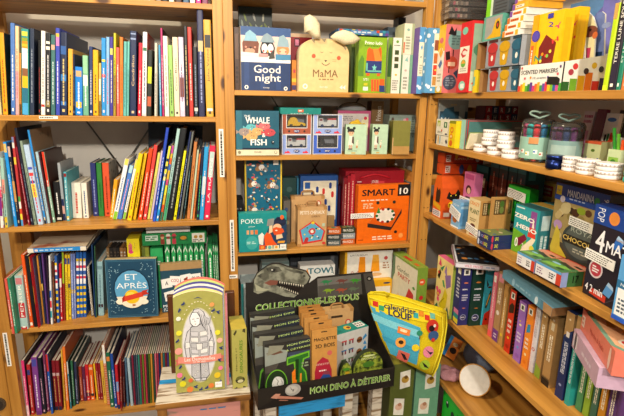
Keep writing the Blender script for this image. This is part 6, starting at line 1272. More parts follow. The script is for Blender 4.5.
# dark bottle-like boxes at the back: tall teal cartons with maroon band
for i, (px0, lab) in enumerate(((474.5, 'dark teal tall game box with cream sticker behind the kraft games'), (488.5, 'second dark teal tall game box from the left'), (497.5, 'third dark teal tall game box from the left'), (507, 'fourth dark teal tall game box, above the green box'), (516, 'fifth dark teal tall game box, above the green box'))):
    a = onX(px0, 190, .94); b = onX(px0 + (12 if i == 0 else 8.2), 190, .94)
    fr = Fr((.94, a.y, z), a.y - b.y, onX(px0, 163.5, .94).z - z if i == 0 else .222, -PI / 2)
    fr.H = min(fr.H, .222)
    o_ = carton('tall_teal_box', lab, 'game box', fr, .07, '1c4a4c', front=[('r', 0, .55, 1, .74, '6a3428'), ('r', .0, .88, 1, 1, '2f7a7c'), ('r', .0, .4, 1, .55, '4a241c'), ('r', .4, .5, .58, .82, '8a4a3c'), ('g', .42, .52, .56, .8, 'd8b8a8', 1, .7, True), ('e', .5, .34, .12, .1, '2a1a14')], right=[('r', 0, .55, 1, .74, '4a2a22'), ('r', .2, .8, .7, .95, '3a8a8a')], group='dark teal tall game boxes')
    if i == 0: sticker(o_, (.0, -.0025, fr.H * .62), (1, 0, -.06), (.06, 0, 1), fr.W * .85, .034, 'e4dcb8')
# navy mini boxes lying in front
for i in range(2):
    hz = .021
    o_ = Fr((.762, -.414, z + i * (hz + .0005)), .066, hz, -PI / 2)
    t_ = carton('navy_card_box', ['lower', 'upper'][i] + ' flat navy box of the two lying at front of third right shelf', 'game box', o_, .09, '1f2c5c', front=[('e', .12, .5, .07, .25, 'c8d0e0'), ('t', 'LINQ', .68, .5, .6, 'd8d84a', 0, .28, .02), ('g', .25, .3, .5, .7, '8a98c8', 2), ('r', .48, .3, .52, .7, 'c83a4a')], right=[('t', 'LINQ', .25, .5, .6, 'd8d84a', 0, .14, .02), ('e', .08, .5, .04, .25, 'c83a4a')], top=[('r', 0, 0, 1, 1, '6a7a4a'), ('e', .3, .3, .1, .06, 'd8c83a'), ('e', .6, .6, .12, .08, 'c8b890'), ('e', .8, .25, .08, .08, '3a5a8a'), ('e', .2, .7, .08, .06, 'a83a3a')], group='flat navy boxes', lid=.9)
# green TEAM box
a, b = onX(503.8, 230, .82), onX(536, 205, .82)
fr = Fr((.895, onX(504.5, 225, .895).y, z), onX(504.5, 225, .895).y - onX(526, 225, .895).y, onX(510, 184, .895).z - z, -PI / 2)
fr.H = min(fr.H, .215)
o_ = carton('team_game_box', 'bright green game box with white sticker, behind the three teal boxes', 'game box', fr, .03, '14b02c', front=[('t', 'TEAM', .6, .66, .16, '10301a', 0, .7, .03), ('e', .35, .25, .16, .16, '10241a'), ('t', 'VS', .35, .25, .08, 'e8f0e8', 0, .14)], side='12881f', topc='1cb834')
sticker(o_, (.0, -.0022, fr.H * .77), (1, 0, -.06), (.06, 0, 1), fr.W * .85, fr.H * .17)
# ZERO HERO and its copies behind
A = onZ(510.8, 249.6, z); B = onZ(534, 260.5, z)
zero = [('r', 0, 0, 1, 1, '2a9aa0'), ('p', [(0, 0), (.75, 0), (.55, .42), (0, .5)], '6aa82a'), ('p', [(.3, .14), (.62, .36), (.5, .44), (.2, .3)], '7a1c34'), ('p', [(.38, .04), (.7, .1), (.95, .4), (.86, .62), (.78, .4), (.5, .2)], 'ece0c0'), ('p', [(.66, .6), (.9, .6), (.9, .95), (.66, .95)], '8a4a90'), ('p', [(.62, .42), (.94, .42), (.9, .62), (.66, .62)], 'd8402a'), ('e', .84, .2, .1, .1, 'd8d040'),
        ('t', 'ZERO', .4, .77, .13, 'f4f0e6', -.06, .6, .04), ('t', 'À', .14, .57, .1, 'f4f0e6', 0, .09, .03), ('t', 'HERO', .55, .57, .13, 'f4f0e6', -.06, .58, .04), ('t', '0', .2, .22, .2, 'f0f0e0', 0, .14, .03), ('t', '2', .48, .2, .1, 'f0e0e0', 0, .08, .02), ('r', .05, .94, .4, .97, 'c8e4e4'), ('p', [(.76, .62), (.8, .84), (.86, .62)], 'f0e0d0')]
d_ = B - A; yaw = math.atan2(d_.y, d_.x)
Wz = d_.length * 1.0; Hz = onp(511.5, 202, A, Matrix.Rotation(yaw, 3, 'Z') @ Vector((0, -1, 0))).z - z
dp = Vector((-math.sin(yaw), math.cos(yaw), 0))
rt = [('r', .0, 0, 1, 1, '24707a'), ('g', .2, .1, .8, .5, 'c8dcdc', 2, .6, True), ('r', .2, .6, .8, .9, 'b0c8c8')]
for i in range(3):
    o_ = A + dp * (.047 * i)
    carton('hero_game_box', ['front teal and green game box of three alike, third right shelf', 'second teal game box directly behind the front teal and green one', 'rearmost of the three alike teal and green boxes'][i], 'game box', Fr((o_.x, o_.y, z), Wz, Hz, yaw), .045, '2a8a92', front=zero if i == 0 else [('r', 0, .8, 1, 1, '2a9aa0')], right=rt, topc='c8a24a' if i == 1 else '3a6a70', group='three alike teal and green game boxes', lid=.95)
# yellow party game peeking above
fr = Fr((1.03, onX(541, 195, 1.03).y, z), .05, onX(541, 181, 1.03).z - z, -PI / 2); fr.H = min(fr.H, .222)
carton('party_game_box', 'yellow and red box at back between the teal boxes and chocolate game', 'game box', fr, .05, 'd8c05a', front=[('r', 0, .75, 1, .95, 'b83a2c'), ('g', .1, .78, .9, .92, 'f0e8d8', 2), ('e', .5, .6, .4, .2, '4a8aa8'), ('r', 0, .1, 1, .4, 'c8a83a')])
# chocolate and 4MAT boxes with blue top bands
def brand_box(A, B, Htop, D, lab, name, ops, bandv, band, group, stick, tilt=0):
    d_ = B - A; yaw = math.atan2(d_.y, d_.x)
    fr = Fr(A, d_.length, Htop, yaw, tilt)
    o_ = carton(name, lab, 'game box', fr, D, '1a1822', front=ops + band, left=[('r', 0, bandv, 1, 1, '1a3a8a')], side='2a2420', topc='1a3a86', group=group)
    sticker(o_, *stick(fr)); return fr
A = Vector((.87, onX(548.6, 245, .87).y, z)); B = Vector((.866, onX(601, 245, .86).y, z))
H1 = min(.2435, onX(548, 180, .866).z - z)
choc = [('r', 0, 0, 1, 1, 'a8925c'), ('r', 0, 0, 1, .3, '4a4236')]
rr = random.Random(8)
for i in range(26): choc.append(('e', rr.uniform(.05, .95), rr.uniform(.35, .76), .06, .05, ['c8b07a', '5a3a22', '8a7a40', 'b8a868', '3a2a1c', 'd0c090'][i % 6], 10))
choc += [('e', .45, .7, .07, .06, '4a2c1a'), ('e', .25, .72, .1, .08, 'c8b888'), ('e', .55, .74, .08, .05, '8aa02a'), ('e', .14, .5, .09, .07, 'b890c0'), ('p', [(.04, .2), (.12, .5), (.2, .42), (.24, .25), (.4, .15), (.3, .05), (.1, .05)], 'd0b83a'), ('e', .62, .38, .36, .27, '3c4444', 24), ('e', .62, .38, .31, .23, '59605c', 24), ('t', 'ROYAL', .66, .5, .07, 'aab4a8', -.05, .4), ('r', .3, .33, 1, .43, '2a241c'), ('t', 'CHOCOLATE', .66, .38, .07, 'e8c86a', -.03, .62, .02), ('g', .5, .24, .8, .3, 'b0b0a0', 2)]
band1 = [('r', 0, .8, 1, 1, '17408f'), ('r', .02, .86, .13, .97, 'e8cc1c'), ('t', 'logis', .075, .915, .03, '2a3a8a', 0, .08), ('e', .17, .82, .05, .05, 'c0b8c8'), ('t', 'MANDANINA', .5, .91, .08, 'dfe4f0', 0, .5, .015), ('g', .3, .83, .7, .86, '9aa8d0', 1), ('e', .8, .9, .05, .05, '2a8a4a'), ('t', '9|L', .94, .9, .1, 'dfe4f0', -PI / 2, .1)]
fr1 = brand_box(A, B, H1, .06, 'chocolate-picture game box with dark blue band at its top', 'chocolate_game_box', choc, .8, band1, None, lambda fr: ((fr.W * .36, -.0025, fr.H * .55), (1, 0, -.05), (.05, 0, 1), fr.W * .46, fr.H * .11))
A2 = Vector((.802, onX(586, 270, .802).y, z))
B2 = Vector((.786, A2.y - .2, z))
H2 = min(onX(592, 202, .802).z - z, .236)
mt = [('r', 0, 0, 1, 1, '221c28')]
for u, v, c in ((.36, .66, '2a6ac0'), (.16, .4, '1f4f98'), (.52, .22, '4a8ad0'), (.58, .34, 'c83a7a'), (.72, .1, 'c83a7a'), (.85, .5, '2a6ac0'), (.62, .7, 'd86a9a'), (.34, .16, '5a9ad8')):
    mt += [('p', [(u - .06, v - .05), (u + .04, v - .07), (u + .08, v + .02), (u - .02, v + .05)], c), ('p', [(u - .02, v + .05), (u + .08, v + .02), (u + .07, v + .06), (u, v + .09)], 'a8c8e8' if c[0] in '245' else 'f0a8c8')]
mt += [('e', .14, .32, .1, .1, 'd8c8cc'), ('e', .14, .32, .08, .08, 'b83a4a'), ('g', .09, .28, .19, .36, 'f0e8e8', 3), ('t', '4', .14, .63, .24, 'f0f0f4', 0, .13, .02), ('t', 'MAT', .38, .6, .12, 'f0f0f4', 0, .3, .015), ('g', .35, .69, .8, .72, 'a8a8b8', 1), ('p', [(.1, .04), (.34, .02), (.34, .09), (.12, .11)], 'c83a2a'), ('t', '4 2 min', .16, .1, .08, 'f0f0f4', 0, .26, .03), ('p', [(.3, 0), (.31, 0), (.62, .22), (.6, .22)], '4a4450')]
band2 = [('r', 0, .8, 1, 1, '17408f'), ('t', 'POP', .1, .9, .1, 'dfe4f0', -PI / 2, .14), ('e', .28, .9, .07, .07, 'd8843a'), ('t', 'MANDANINA', .7, .92, .09, 'dfe4f0', 0, .52, .015), ('g', .5, .83, .9, .86, '9aa8d0', 1)]
brand_box(A2, B2, H2, .06, 'black game box with blue band and pink-blue cubes, near right edge', 'cube_game_box', mt, .8, band2, None, lambda fr: ((-.006, -.0025, fr.H * .4), (1, 0, -.04), (.04, 0, 1), fr.W * .42, fr.H * .11))
fr = Fr((.763, onX(613, 305, .763).y, z), .09, onX(616, 252, .763).z - z, -PI / 2)
carton('blue_white_game_box', 'light blue box with white text panel, cut by the right edge', 'game box', fr, .015, '5aa0d8', front=[('r', .05, .08, .95, .5, 'eef0f0'), ('g', .1, .12, .9, .36, '4a5a6a', 4), ('r', 0, .5, 1, .62, '2a6a94'), ('t', 'NOUVEAU', .4, .56, .05, 'f0f4f8', 0, .6), ('r', 0, 0, 1, .07, '2a5ac0')])
# "17" boxes lying in front of the chocolate game
A = onZ(517, 267.5, z); 
for i, (px, py, px2, py2) in enumerate(((516.5, 262, 534, 272.5), (535, 272.5, 561, 283))):
    X = .768
    a, b = onX(px, py, X), onX(px2, py2, X)
    fr = Fr((X, a.y, z), a.y - b.y - .002, .036, -PI / 2)
    carton('race_game_box', ['far lying box with landscape top and white bar-code label', 'near lying box with landscape top and number 17 on its end'][i], 'game box', fr, .088, 'c8402a', front=[('r', 0, .08, .82, .82, 'e4e2e2'), ('r', 0, .82, 1, 1, '5aa0d0'), ('g', .06, .2, .3, .7, '8a6a8a', 3), ('g', .55, .25, .78, .68, '1a1a1a', 3, .6), ('r', 0, 0, 1, .07, '1c1414')],
           right=[('r', 0, 0, .22, 1, '8a9ac8'), ('r', .22, 0, .75, 1, '3a6a3a'), ('r', .75, 0, 1, 1, 'c8783a'), ('t', '17', .5, .5, .5, '14140f', 0, .2, .03)], top=[('r', 0, 0, 1, 1, '4a7a4a'), ('p', [(0, .75), (1, .6), (1, 1), (0, 1)], 'd08a70'), ('p', [(.05, .1), (.5, .15), (.9, .4), (.6, .5), (.1, .3)], '7ab04a'), ('p', [(.2, .6), (.8, .45), (.9, .56), (.3, .75)], '3a3a2a'), ('e', .7, .2, .14, .07, '2a4a2a'), ('e', .3, .45, .16, .06, '88b8d0'), ('p', [(.6, .75), (.9, .7), (.95, .8), (.65, .84)], '2a2a1c')], group='lying landscape game boxes', lid=.9)

# ---- fourth right shelf R4
z = ZR['R4']
a, b = onX(434.5, 300, .775), onX(449.5, 310, .775)
fr = Fr((.775, min(-.024, a.y), z), a.y - b.y, onX(440, 256, .775).z - z, -PI / 2)
fl = [('e', .2, .3, .1, .1, 'd82a5a'), ('e', .12, .38, .08, .08, 'e84a7a'), ('e', .3, .36, .08, .08, 'e84a7a'), ('e', .22, .2, .08, .08, 'e84a7a'), ('e', .2, .3, .05, .05, 'f0c83a'), ('p', [(.3, .1), (.5, .3), (.62, .5), (.8, .4), (.75, .15), (.5, .05)], 'd8c020'), ('p', [(.62, .5), (.5, .62), (.4, .6), (.5, .5)], '4a9a5a'), ('p', [(.55, .72), (.9, .8), (.95, .6), (.7, .5)], '8a6aa0'), ('p', [(.5, .78), (.6, .92), (.7, .7)], '9a7ab0'), ('p', [(.08, .62), (.2, .78), (.3, .72), (.2, .58)], '16141c'), ('e', .14, .7, .05, .05, 'd8302a'), ('p', [(.22, .8), (.5, .9), (.35, .76)], '3a8a5a'), ('p', [(.1, .85), (.2, .98), (.3, .84)], 'd83a6a'), ('p', [(0, .0), (.2, .12), (.3, 0)], '2a6a4a'), ('p', [(.7, 0), (.85, .2), (1, .05), (1, 0)], '2a5a4a')]
for i in range(10): fl.append(('e', .34 + .03 * i, .14 + .018 * i, .015, .015, '8a6a10', 7))
carton('floral_gift_box', 'yellow gift box with flowers and parrots, pink top edge, fourth right shelf', 'gift box', fr, .09, 'ecd488', front=fl, topc='e0688a', side='8a9a3a', lid=.3, traycol='8aa034')
zf = fr.o.z + fr.H
def spine4(x0, x1, yb0, yt, X, lab, col, ops, D=.15, right=(), side=None, topc=None, name='story_box', H=None, yaw=-PI / 2, group='boxed games standing spine-out on fourth right shelf'):
    a, b = onX(x0, yb0, X), onX(x1, yb0, X)
    h = H or onX((x0 + x1) / 2, yt, X).z - z
    return carton(name, lab, 'game box', Fr((X, a.y, z), (a.y - b.y) * .93, h, yaw), D, col, front=ops, right=right, side=side, topc=topc, lid=.95, group=group)
dj = ('r', .2, .86, .8, .96, 'e8e8dc'); djx = ('r', .35, .88, .65, .94, '3a3a3a')
def puz(c1): return [dj, djx, ('e', .5, .73, .22, .05 / .8, c1), ('g', .2, .6, .8, .64, 'd8d8e0', 1), ('g', .2, .42, .8, .54, 'c0c0d0', 3), ('e', .5, .3, .16, .04, c1), ('e', .5, .14, .3, .3, '8a90b0'), ('e', .5, .14, .24, .24, '2a2c50'), ('g', .3, .12, .7, .16, 'c8c8d8', 1)]
# navy and dark green boxes face us: placed square to the shelf end
SG = 'boxed games standing spine-out on fourth right shelf'
fr = stand((457, 325.5), (468, 326), (460, 267), z); fr.yaw = math.radians(-3); fr.W *= .96
carton('navy_puzzle_box', 'dark navy puzzle box with white lettering and flower, under the lying white book', 'puzzle box', fr, .045, '272a66', front=puz('d87a4a'), left=[dj, ('g', .15, .45, .85, .8, 'd8d8e8', 6), ('r', 0, .18, 1, .26, 'd87aa0'), ('r', 0, .1, 1, .18, '2a8a8a'), ('r', 0, .02, 1, .1, 'e8d83a')], group=SG)
HN = fr.H
fr = stand((468.3, 326), (479.5, 324.5), (471, 266.5), z); fr.yaw = math.radians(-3); fr.W *= .96
HN = max(HN, fr.H)
carton('green_puzzle_box', 'dark green puzzle box with white lettering right of the navy one', 'puzzle box', fr, .045, '12352a', front=puz('b86a2a'), group=SG)
fr = stand((480, 325), (489, 324), (483, 268), z); fr.yaw = math.radians(-3); fr.W *= .96
carton('insect_puzzle_box', 'turquoise box with a spotted beetle and leaf, fourth right shelf', 'puzzle box', fr, .045, '3aaac0', front=[('e', .62, .66, .22, .1, '4a2a20'), ('p', [(.5, .7), (.2, .8), (.3, .66)], '2a1a1a'), ('p', [(.3, .3), (.5, .3), (.85, .55), (.75, .62), (.4, .42)], '2a3a14'), ('p', [(.36, .33), (.5, .36), (.78, .56), (.6, .52)], 'd8a84a'), ('p', [(.2, 0), (1, 0), (1, .28), (.3, .2)], 'd0301c'), ('e', .55, .1, .1, .1, '1c1414'), ('g', .2, .92, .8, .97, 'b8e0e4', 1)], group=SG)
XS = .848
spine4(487.5, 491.5, 332, 269, XS, 'slim pink box between the turquoise beetle box and first kraft box', 'd8707e', [dj, ('g', .3, .3, .7, .8, 'f0d0d8', 2, .6, True), ('r', 0, .0, 1, .1, 'e85a5a')])
spine4(492, 498, 337, 268, XS, 'kraft box with pink label and purple foot, fourth right shelf', 'a88258', [('r', .1, .86, .9, .97, 'd88a98'), ('e', .5, .42, .28, .28, 'e0d4c8'), ('g', .2, .55, .8, .78, 'e8d8c0', 2, .6, True), ('r', 0, 0, 1, .17, '6a3a8a'), ('g', .2, .04, .8, .12, 'd8d0e0', 2)])
spine4(498.4, 502.6, 340, 281, XS, 'shorter amber kraft box just left of the red box', 'b88a4c', [('g', .3, .3, .7, .8, 'e8d8b0', 1, .6, True), ('e', .5, .18, .3, .3, 'd8b83a')])
spine4(503.4, 510, 350, 285.5, XS - .004, 'red boxed game with black patterned cover side, fourth right shelf', 'c8301c', [dj, djx, ('p', [(.1, .62), (.9, .66), (.9, .78), (.5, .8), (.1, .74)], '2a1414'), ('g', .2, .3, .8, .55, 'f0d8c8', 3), ('e', .5, .24, .2, .14, 'e0b02a'), ('e', .5, .1, .3, .22, 'a02010')], right=[('r', 0, 0, 1, 1, '1c1414'), ('g', .05, .05, .9, .95, '8a2a1c', 16), ('g', .1, .1, .8, .9, 'a8703a', 11)], side='1c1414')
spine4(512.6, 520.3, 358, 297.5, XS - .006, 'purple boxed game between the red box and orange box', '9a6ac0', [dj, djx, ('e', .5, .62, .16, .12, 'e8d8a0'), ('e', .4, .68, .1, .1, 'd8b84a'), ('g', .2, .32, .8, .5, 'e8d8f0', 3), ('e', .5, .24, .16, .14, '5a9ad0'), ('e', .5, .1, .3, .22, '8a5ab0')], side='7a4aa8')
spine4(520.8, 528, 362, 301.5, XS - .006, 'orange boxed game with blue picture right of the purple box', 'e8862a', [dj, djx, ('p', [(.2, .56), (.8, .6), (.7, .72), (.3, .7)], '2a8ab0'), ('g', .2, .3, .8, .5, 'f8e8d0', 3), ('e', .5, .22, .18, .16, 'f0d8a0'), ('e', .5, .1, .26, .2, 'd8701c')], side='c86a1c')
spine4(528.6, 533.5, 366, 303, XS, 'white-sided box with red ornament right of the orange box', 'd4d4dc', [('g', .2, .55, .8, .95, 'b0a8b0', 2, .5, True), ('e', .5, .36, .35, .3, 'b83a3a'), ('e', .5, .36, .2, .18, 'd4d4dc')])
KF = 'b08a58'
spine4(534.5, 541, 370, 306, XS, 'kraft boxed game standing left of the wider kraft one', KF, [('e', .5, .92, .16, .1, 'e8dcc0'), ('g', .25, .45, .75, .8, 'f0e4cc', 2, .6, True), ('p', [(0, 0), (1, 0), (1, .14), (0, .2)], '8aa83a')])
spine4(541.6, 550.5, 376, 309, XS - .004, 'wide kraft boxed game with black zigzag base', KF, [('e', .5, .92, .14, .1, 'e8dcc0'), ('r', .3, .78, .7, .88, 'd8c8a8'), ('g', .25, .35, .75, .72, 'f0e4cc', 2, .6, True), ('r', 0, 0, 1, .08, '2a2420')] + [('p', [(.1 * i, .08), (.1 * i + .1, .08), (.1 * i + .05, .13)], '2a2420') for i in range(10)])
spine4(556, 565, 384, 306, XS - .006, 'navy boxed game with kraft top, left of the teal one', '1c2f62', [('p', [(0, .72), (1, .82), (1, 1), (0, 1)], KF), ('e', .5, .92, .12, .1, 'e8dcc0'), ('r', .3, .72, .7, .78, 'e8e0d8'), ('g', .25, .3, .75, .66, 'd8dcec', 3, .6, True), ('e', .5, .16, .18, .14, '8a98c8')], right=[('p', [(0, .82), (1, .7), (1, 1), (0, 1)], KF)])
spine4(565.6, 570.4, 392, 309, XS - .006, 'teal boxed game with kraft top beside the navy kraft-topped one', '2a9a94', [('p', [(0, .74), (1, .8), (1, 1), (0, 1)], KF), ('g', .25, .25, .75, .62, 'd8ecec', 3, .6, True), ('e', .5, .68, .18, .12, 'e8f0e8')])
for i, (x0, x1, c, nm) in enumerate(((577, 584, '4a8a5a', 'mid green boxed game behind the lilac box'), (585, 592, '8ab03a', 'lime green boxed game under the salmon vegetable box'), (593, 600, '3a6a5a', 'deep green boxed game under the salmon vegetable box'), (601, 609, 'c88a2a', 'amber boxed game under the salmon vegetable box'), (610, 620, '5a3a7a', 'violet boxed game at right end of fourth right shelf'))):
    spine4(x0, x1, 395, 0, .855, nm, c, [dj, ('g', .25, .3, .75, .75, 'f0ecd8', 2, .6, True)], H=.165)
# flat blue box leaning across the tops
P1, P2 = onX(503, 269, .80), onX(552, 307, .80)
ang = math.atan2(P1.z - P2.z, P1.y - P2.y)
zt_ = z + .222
fr = Fr((.80, P1.y, P1.z - .026), (P1 - P2).length, .024, -PI / 2)
t = carton('flat_blue_box', 'flat grey-blue box lying aslant on the standing games, kraft end', 'game box', fr, .12, '5a8aa0', front=[('r', .84, 0, 1, 1, 'a8825a'), ('p', [(.8, 0), (.86, 0), (.84, 1), (.8, 1)], '4a7a90'), ('e', .72, .5, .03, .25, 'c8d8e0'), ('g', .3, .3, .62, .7, '8ab0c0', 1), ('e', .25, .5, .03, .3, '88b0c4')], topc='6a9ab0', lid=.97, right=[('r', 0, 0, 1, 1, '8a6844')])
t.rotation_euler = (0, ang, -PI / 2)
# big white picture book lying at the far end
t = thing('picture_book', 'white picture book lying on the navy and green boxes, dark fish cover', 'book', (.775, -.212, z + HN + .001), (0, 0, math.radians(-35)))
a = onp(455.5, 264, (0, 0, z + HN + .012), Vector((0, 0, 1))); b = onp(499.5, 268, (0, 0, z + HN + .012), Vector((0, 0, 1)))
d_ = b - a; t.location = (a.x, a.y, z + HN + .001); t.rotation_euler = (0, 0, math.atan2(d_.y, d_.x)); Wb = d_.length
mb = MB(); Db = .2; mb.box(0, 0, 0, Wb, Db, .0022, 'd8d8dc'); mb.box(0, 0, .0138, Wb, Db, .016, 'd8d8dc'); mb.box(0, 0, 0, Wb, .002, .016, 'd4d0d8'); mb.box(0, 0, 0, .002, Db, .016, 'd8c8d8')
ar = Art(mb, (0, 0, 0), (1, 0, 0), (0, 0, 1), Wb, .016); ar.t('WILD FREEZE', .42, .5, .5, 'c86a7a', 0, .42, .01); ar.g(.7, .3, .95, .7, '8a9ac0', 1)
ar = Art(mb, (0, 0, .016), (1, 0, 0), (0, 1, 0), Wb, Db, random.Random(2)); ar.r(.06, .04, 1, .98, '1c2026'); ar.blobs(26, ['3a6a9a', '8a6a3a', '4a4a50', '6a98b8', 'b87a3a', '2a3a4a'], .1, .08, .96, .94, .03, .09)
mb.build('cover', t); mb = MB(); mb.box(.002, .002, .0022, Wb - .002, Db - .002, .0138, PAGES); mb.build('page_block', t)
# lilac box and salmon vegetable box at the right end
ys = math.atan2(-.178, -.087); us = Vector((math.cos(ys), math.sin(ys), 0)); vs = Vector((-us.y, us.x, 0))
o_ = Vector((.838, -.758, 0)) - vs * .012
fr = Fr((o_.x, o_.y, z + .1665), .17, .046, ys)
carton('lilac_gift_box', 'pale lilac box lying below the salmon vegetable box', 'game box', fr, .12, 'c8a8c0', front=[('r', .04, .15, .2, .85, 'e8e0ec'), ('e', .12, .5, .04, .2, '4a4a5a'), ('g', .4, .3, .8, .6, 'e0d0e0', 1)], topc='d0b4cc')
SAL = 'e07a66'
fr = Fr((.838, -.758, z + .2135), .198, .053, ys)
sal = carton('vegetable_game_box', 'salmon pink box with cut-corner vegetable lid, under the cube game box', 'game box', fr, .16, SAL, front=[('r', .03, .25, .12, .75, 'f0d8cc'), ('g', .04, .3, .11, .7, 'c87a6a', 2), ('t', 'Marché & Radis', .52, .5, .22, 'b83a34', 0, .42), ('e', .9, .5, .03, .12, 'f0c8b8')],
   right=[('r', .2, .3, .4, .7, 'f0d8cc'), ('t', 'KIDS', .7, .5, .2, 'b83a34', 0, .3)],
   top=[('p', [(.0, .12), (.12, 0), (.88, 0), (1, .12), (1, 1), (0, 1)], '7aa088'), ('p', [(.04, .16), (.14, .06), (.86, .06), (.96, .16), (.96, 1), (.04, 1)], 'e8b088'), ('p', [(.1, .5), (.14, .3), (.18, .31), (.15, .5)], '3a5a2a'), ('p', [(.2, .62), (.26, .3), (.31, .31), (.25, .62)], '1f5a34'), ('p', [(.42, .62), (.5, .3), (.62, .28), (.7, .5), (.55, .66)], 'd8901c'), ('e', .5, .5, .12, .12, 'c8301c'), ('e', .62, .42, .1, .1, 'd8601c'), ('e', .74, .5, .08, .1, '8aa04a'), ('p', [(.3, .18), (.44, .14), (.46, .24), (.34, .26)], 'c88a2a'), ('e', .8, .2, .07, .06, 'e8e0d0'), ('e', .8, .2, .04, .03, 'c83a3a')], lid=.95)

# ---- lowest right shelf R5 and below
z = ZR['R5']
def blob_cloth(pts_r, name, label, cat, col, group=None):
    """soft folded textile: a closed wavy cushion"""
    (cx, cy, cz), (rx_, ry_, rz_) = pts_r
    t = thing(name, label, cat, (cx, cy, cz), (0, 0, -.9), group); rr = random.Random(int(cx * 1e4 + cy * 1e3)); ph = [rr.uniform(0, 6) for _ in range(4)]
    V = []; Fs = []; n, m = 28, 10
    for j in range(m + 1):
        v = -PI / 2 + PI * j / m
        for i in range(n):
            u = 2 * PI * i / n; w = 1 + .1 * math.sin(3 * u + ph[0]) + .07 * math.sin(7 * u + ph[1] + 2 * v)
            sq = abs(math.cos(v)) ** .6
            V.append((rx_ * w * sq * math.cos(u), ry_ * w * sq * math.sin(u), rz_ * (1 + math.sin(v) * (1 + .12 * math.sin(4 * u + ph[2])))))
    for j in range(m):
        for i in range(n):
            i2 = (i + 1) % n; Fs.append([j * n + i, j * n + i2, (j + 1) * n + i2, (j + 1) * n + i])
    mn = min(p[2] for p in V); V = [(x, y, z_ - mn) for x, y, z_ in V]
    mb = MB(); mb.tris(V, Fs, col, True); mb.build('cloth', t); return t
c = onX(449, 370, .81)
blob_cloth(((.815, c.y, z), (.045, .04, .016)), 'pink_bag', 'clear-pink soft bag at bottom right, lowest of the toy pile', 'bag', 'c08a90:cloth')
c = onX(466, 356, .93)
blob_cloth(((.965, c.y - .05, z), (.065, .05, .05)), 'blue_cloth', 'bunched pale blue cloth straps behind the round plate, bottom right', 'cloth', '8a9cc0:cloth')
c = onX(446, 362, .84)
t = thing('bear_card', 'small orange and black picture card leaning on the toy pile, bottom right', 'card', (.84, c.y + .035, z + .03), (math.radians(-14), math.radians(16), math.radians(-50)))
mb = MB(); mb.box(0, 0, 0, .05, .004, .085, 'd87a2a', right='3a8ac0', left='3a8ac0'); ar = Art(mb, (0, 0, 0), (1, 0, 0), (0, 0, 1), .05, .085); ar.r(0, 0, .25, 1, '2a7ab8'); ar.e(.62, .4, .25, .25, '2a1c14'); ar.e(.6, .7, .2, .16, 'e8d0a0'); mb.build('card', t)
c = onX(474, 366, .83); R_ = .05
t = thing('tambourine', 'round cream toy tambourine with tan rim standing in the bottom right pile', 'toy', (.832, c.y, z + .011), (math.radians(-20), 0, math.radians(-50)))
mb = MB(); mb.prism([(R_ * math.cos(2 * PI * i / 40), R_ + R_ * math.sin(2 * PI * i / 40)) for i in range(40)], 0, .024, 'ddd8d0', 'b8803a'); mb.build('drum', t)
mb = MB(); mb.tube([(R_ * 1.02 * math.cos(2 * PI * i / 40), .003, R_ + R_ * 1.02 * math.sin(2 * PI * i / 40)) for i in range(40)], .003, 'c8924a', 6, True); mb.build('rim', t)
z = ZR['R5']; zz = ZR['R6']
a = onX(443.5, 395, .785); b = onX(500, 416, .785)
fr = Fr((.785, onX(443.5, 395, .785).y, .40), .2, onX(445, 381, .785).z - .40 - .0, -PI / 2); fr.o.z = zz; fr.H = ZR['R5'] - .02 - .004 - zz
carton('green_dino_box', 'bright green box with dark cartoon figures below the lowest visible shelf', 'game box', fr, .15, '22b02e', front=[('e', .16, .86, .05, .07, '10241a'), ('e', .15, .88, .02, .02, 'e8f0e8'), ('e', .36, .8, .06, .08, '10241a'), ('t', '?', .52, .86, .06, '0f1f16', 0, .04, .02), ('t', '2', .3, .66, .06, '0f1f16', 0, .05, .02), ('e', .6, .6, .06, .07, '10241a'), ('g', .1, .4, .8, .55, '10501c', 3)])
fr = Fr((.787, fr.o.y - .202, zz), .16, ZR['R5'] - .03 - zz, -PI / 2)
carton('purple_game_box', 'purple illustrated box right of the bright green box, below lowest shelf', 'game box', fr, .15, '8a5a9a', front=[('e', .3, .85, .15, .12, '3a9a9a'), ('e', .65, .8, .2, .14, 'd8d8c8'), ('e', .65, .8, .1, .1, '3a3a40'), ('e', .2, .6, .1, .1, 'c83a4a')])
for i, (x0, x1, c, nm) in enumerate(((556, 563, 'd89a2a', 'amber box spine on lowest shelf at bottom edge'), (564, 574, 'e0a02a', 'yellow-orange box spine on lowest shelf at bottom edge'), (575, 578, '9ab05a', 'pale green box spine on lowest shelf at bottom edge'), (578.5, 583, 'd0d02a', 'lime yellow box spine with white patch, bottom edge'), (583.5, 593, '9a3a7a', 'magenta box spine with pale stripes, bottom edge'), (594, 606, '1f2658', 'navy box spine with white slanted stripes, bottom edge'), (607, 617, '141a34', 'black-navy box spine near the bottom right corner'), (617.5, 630, '2a98a8', 'turquoise box spine with brown animal, bottom right corner'))):
    a, b = onX(x0, 405, .80), onX(x1, 405, .80)
    zt_ = [.225, .225, .222, .222, .224, .224, .224, .226][i]
    ops = [('g', .25, .4, .75, .75, 'f0ecd8', 2, .6, True)]
    if i in (4, 5): ops = [('p', [(.1, .6 + .1 * k), (.5, .72 + .1 * k), (.5, .75 + .1 * k), (.1, .63 + .1 * k)], 'e0dce8') for k in range(3)]
    if i == 7: ops = [('e', .4, .85, .25, .1, 'a8602a'), ('e', .5, .78, .2, .06, '8a4a20')]
    carton('story_box', nm, 'game box', Fr((.80, a.y, z), (a.y - b.y) * .95, zt_, -PI / 2), .15, c, front=ops, lid=.95, group='boxes on lowest visible right shelf')
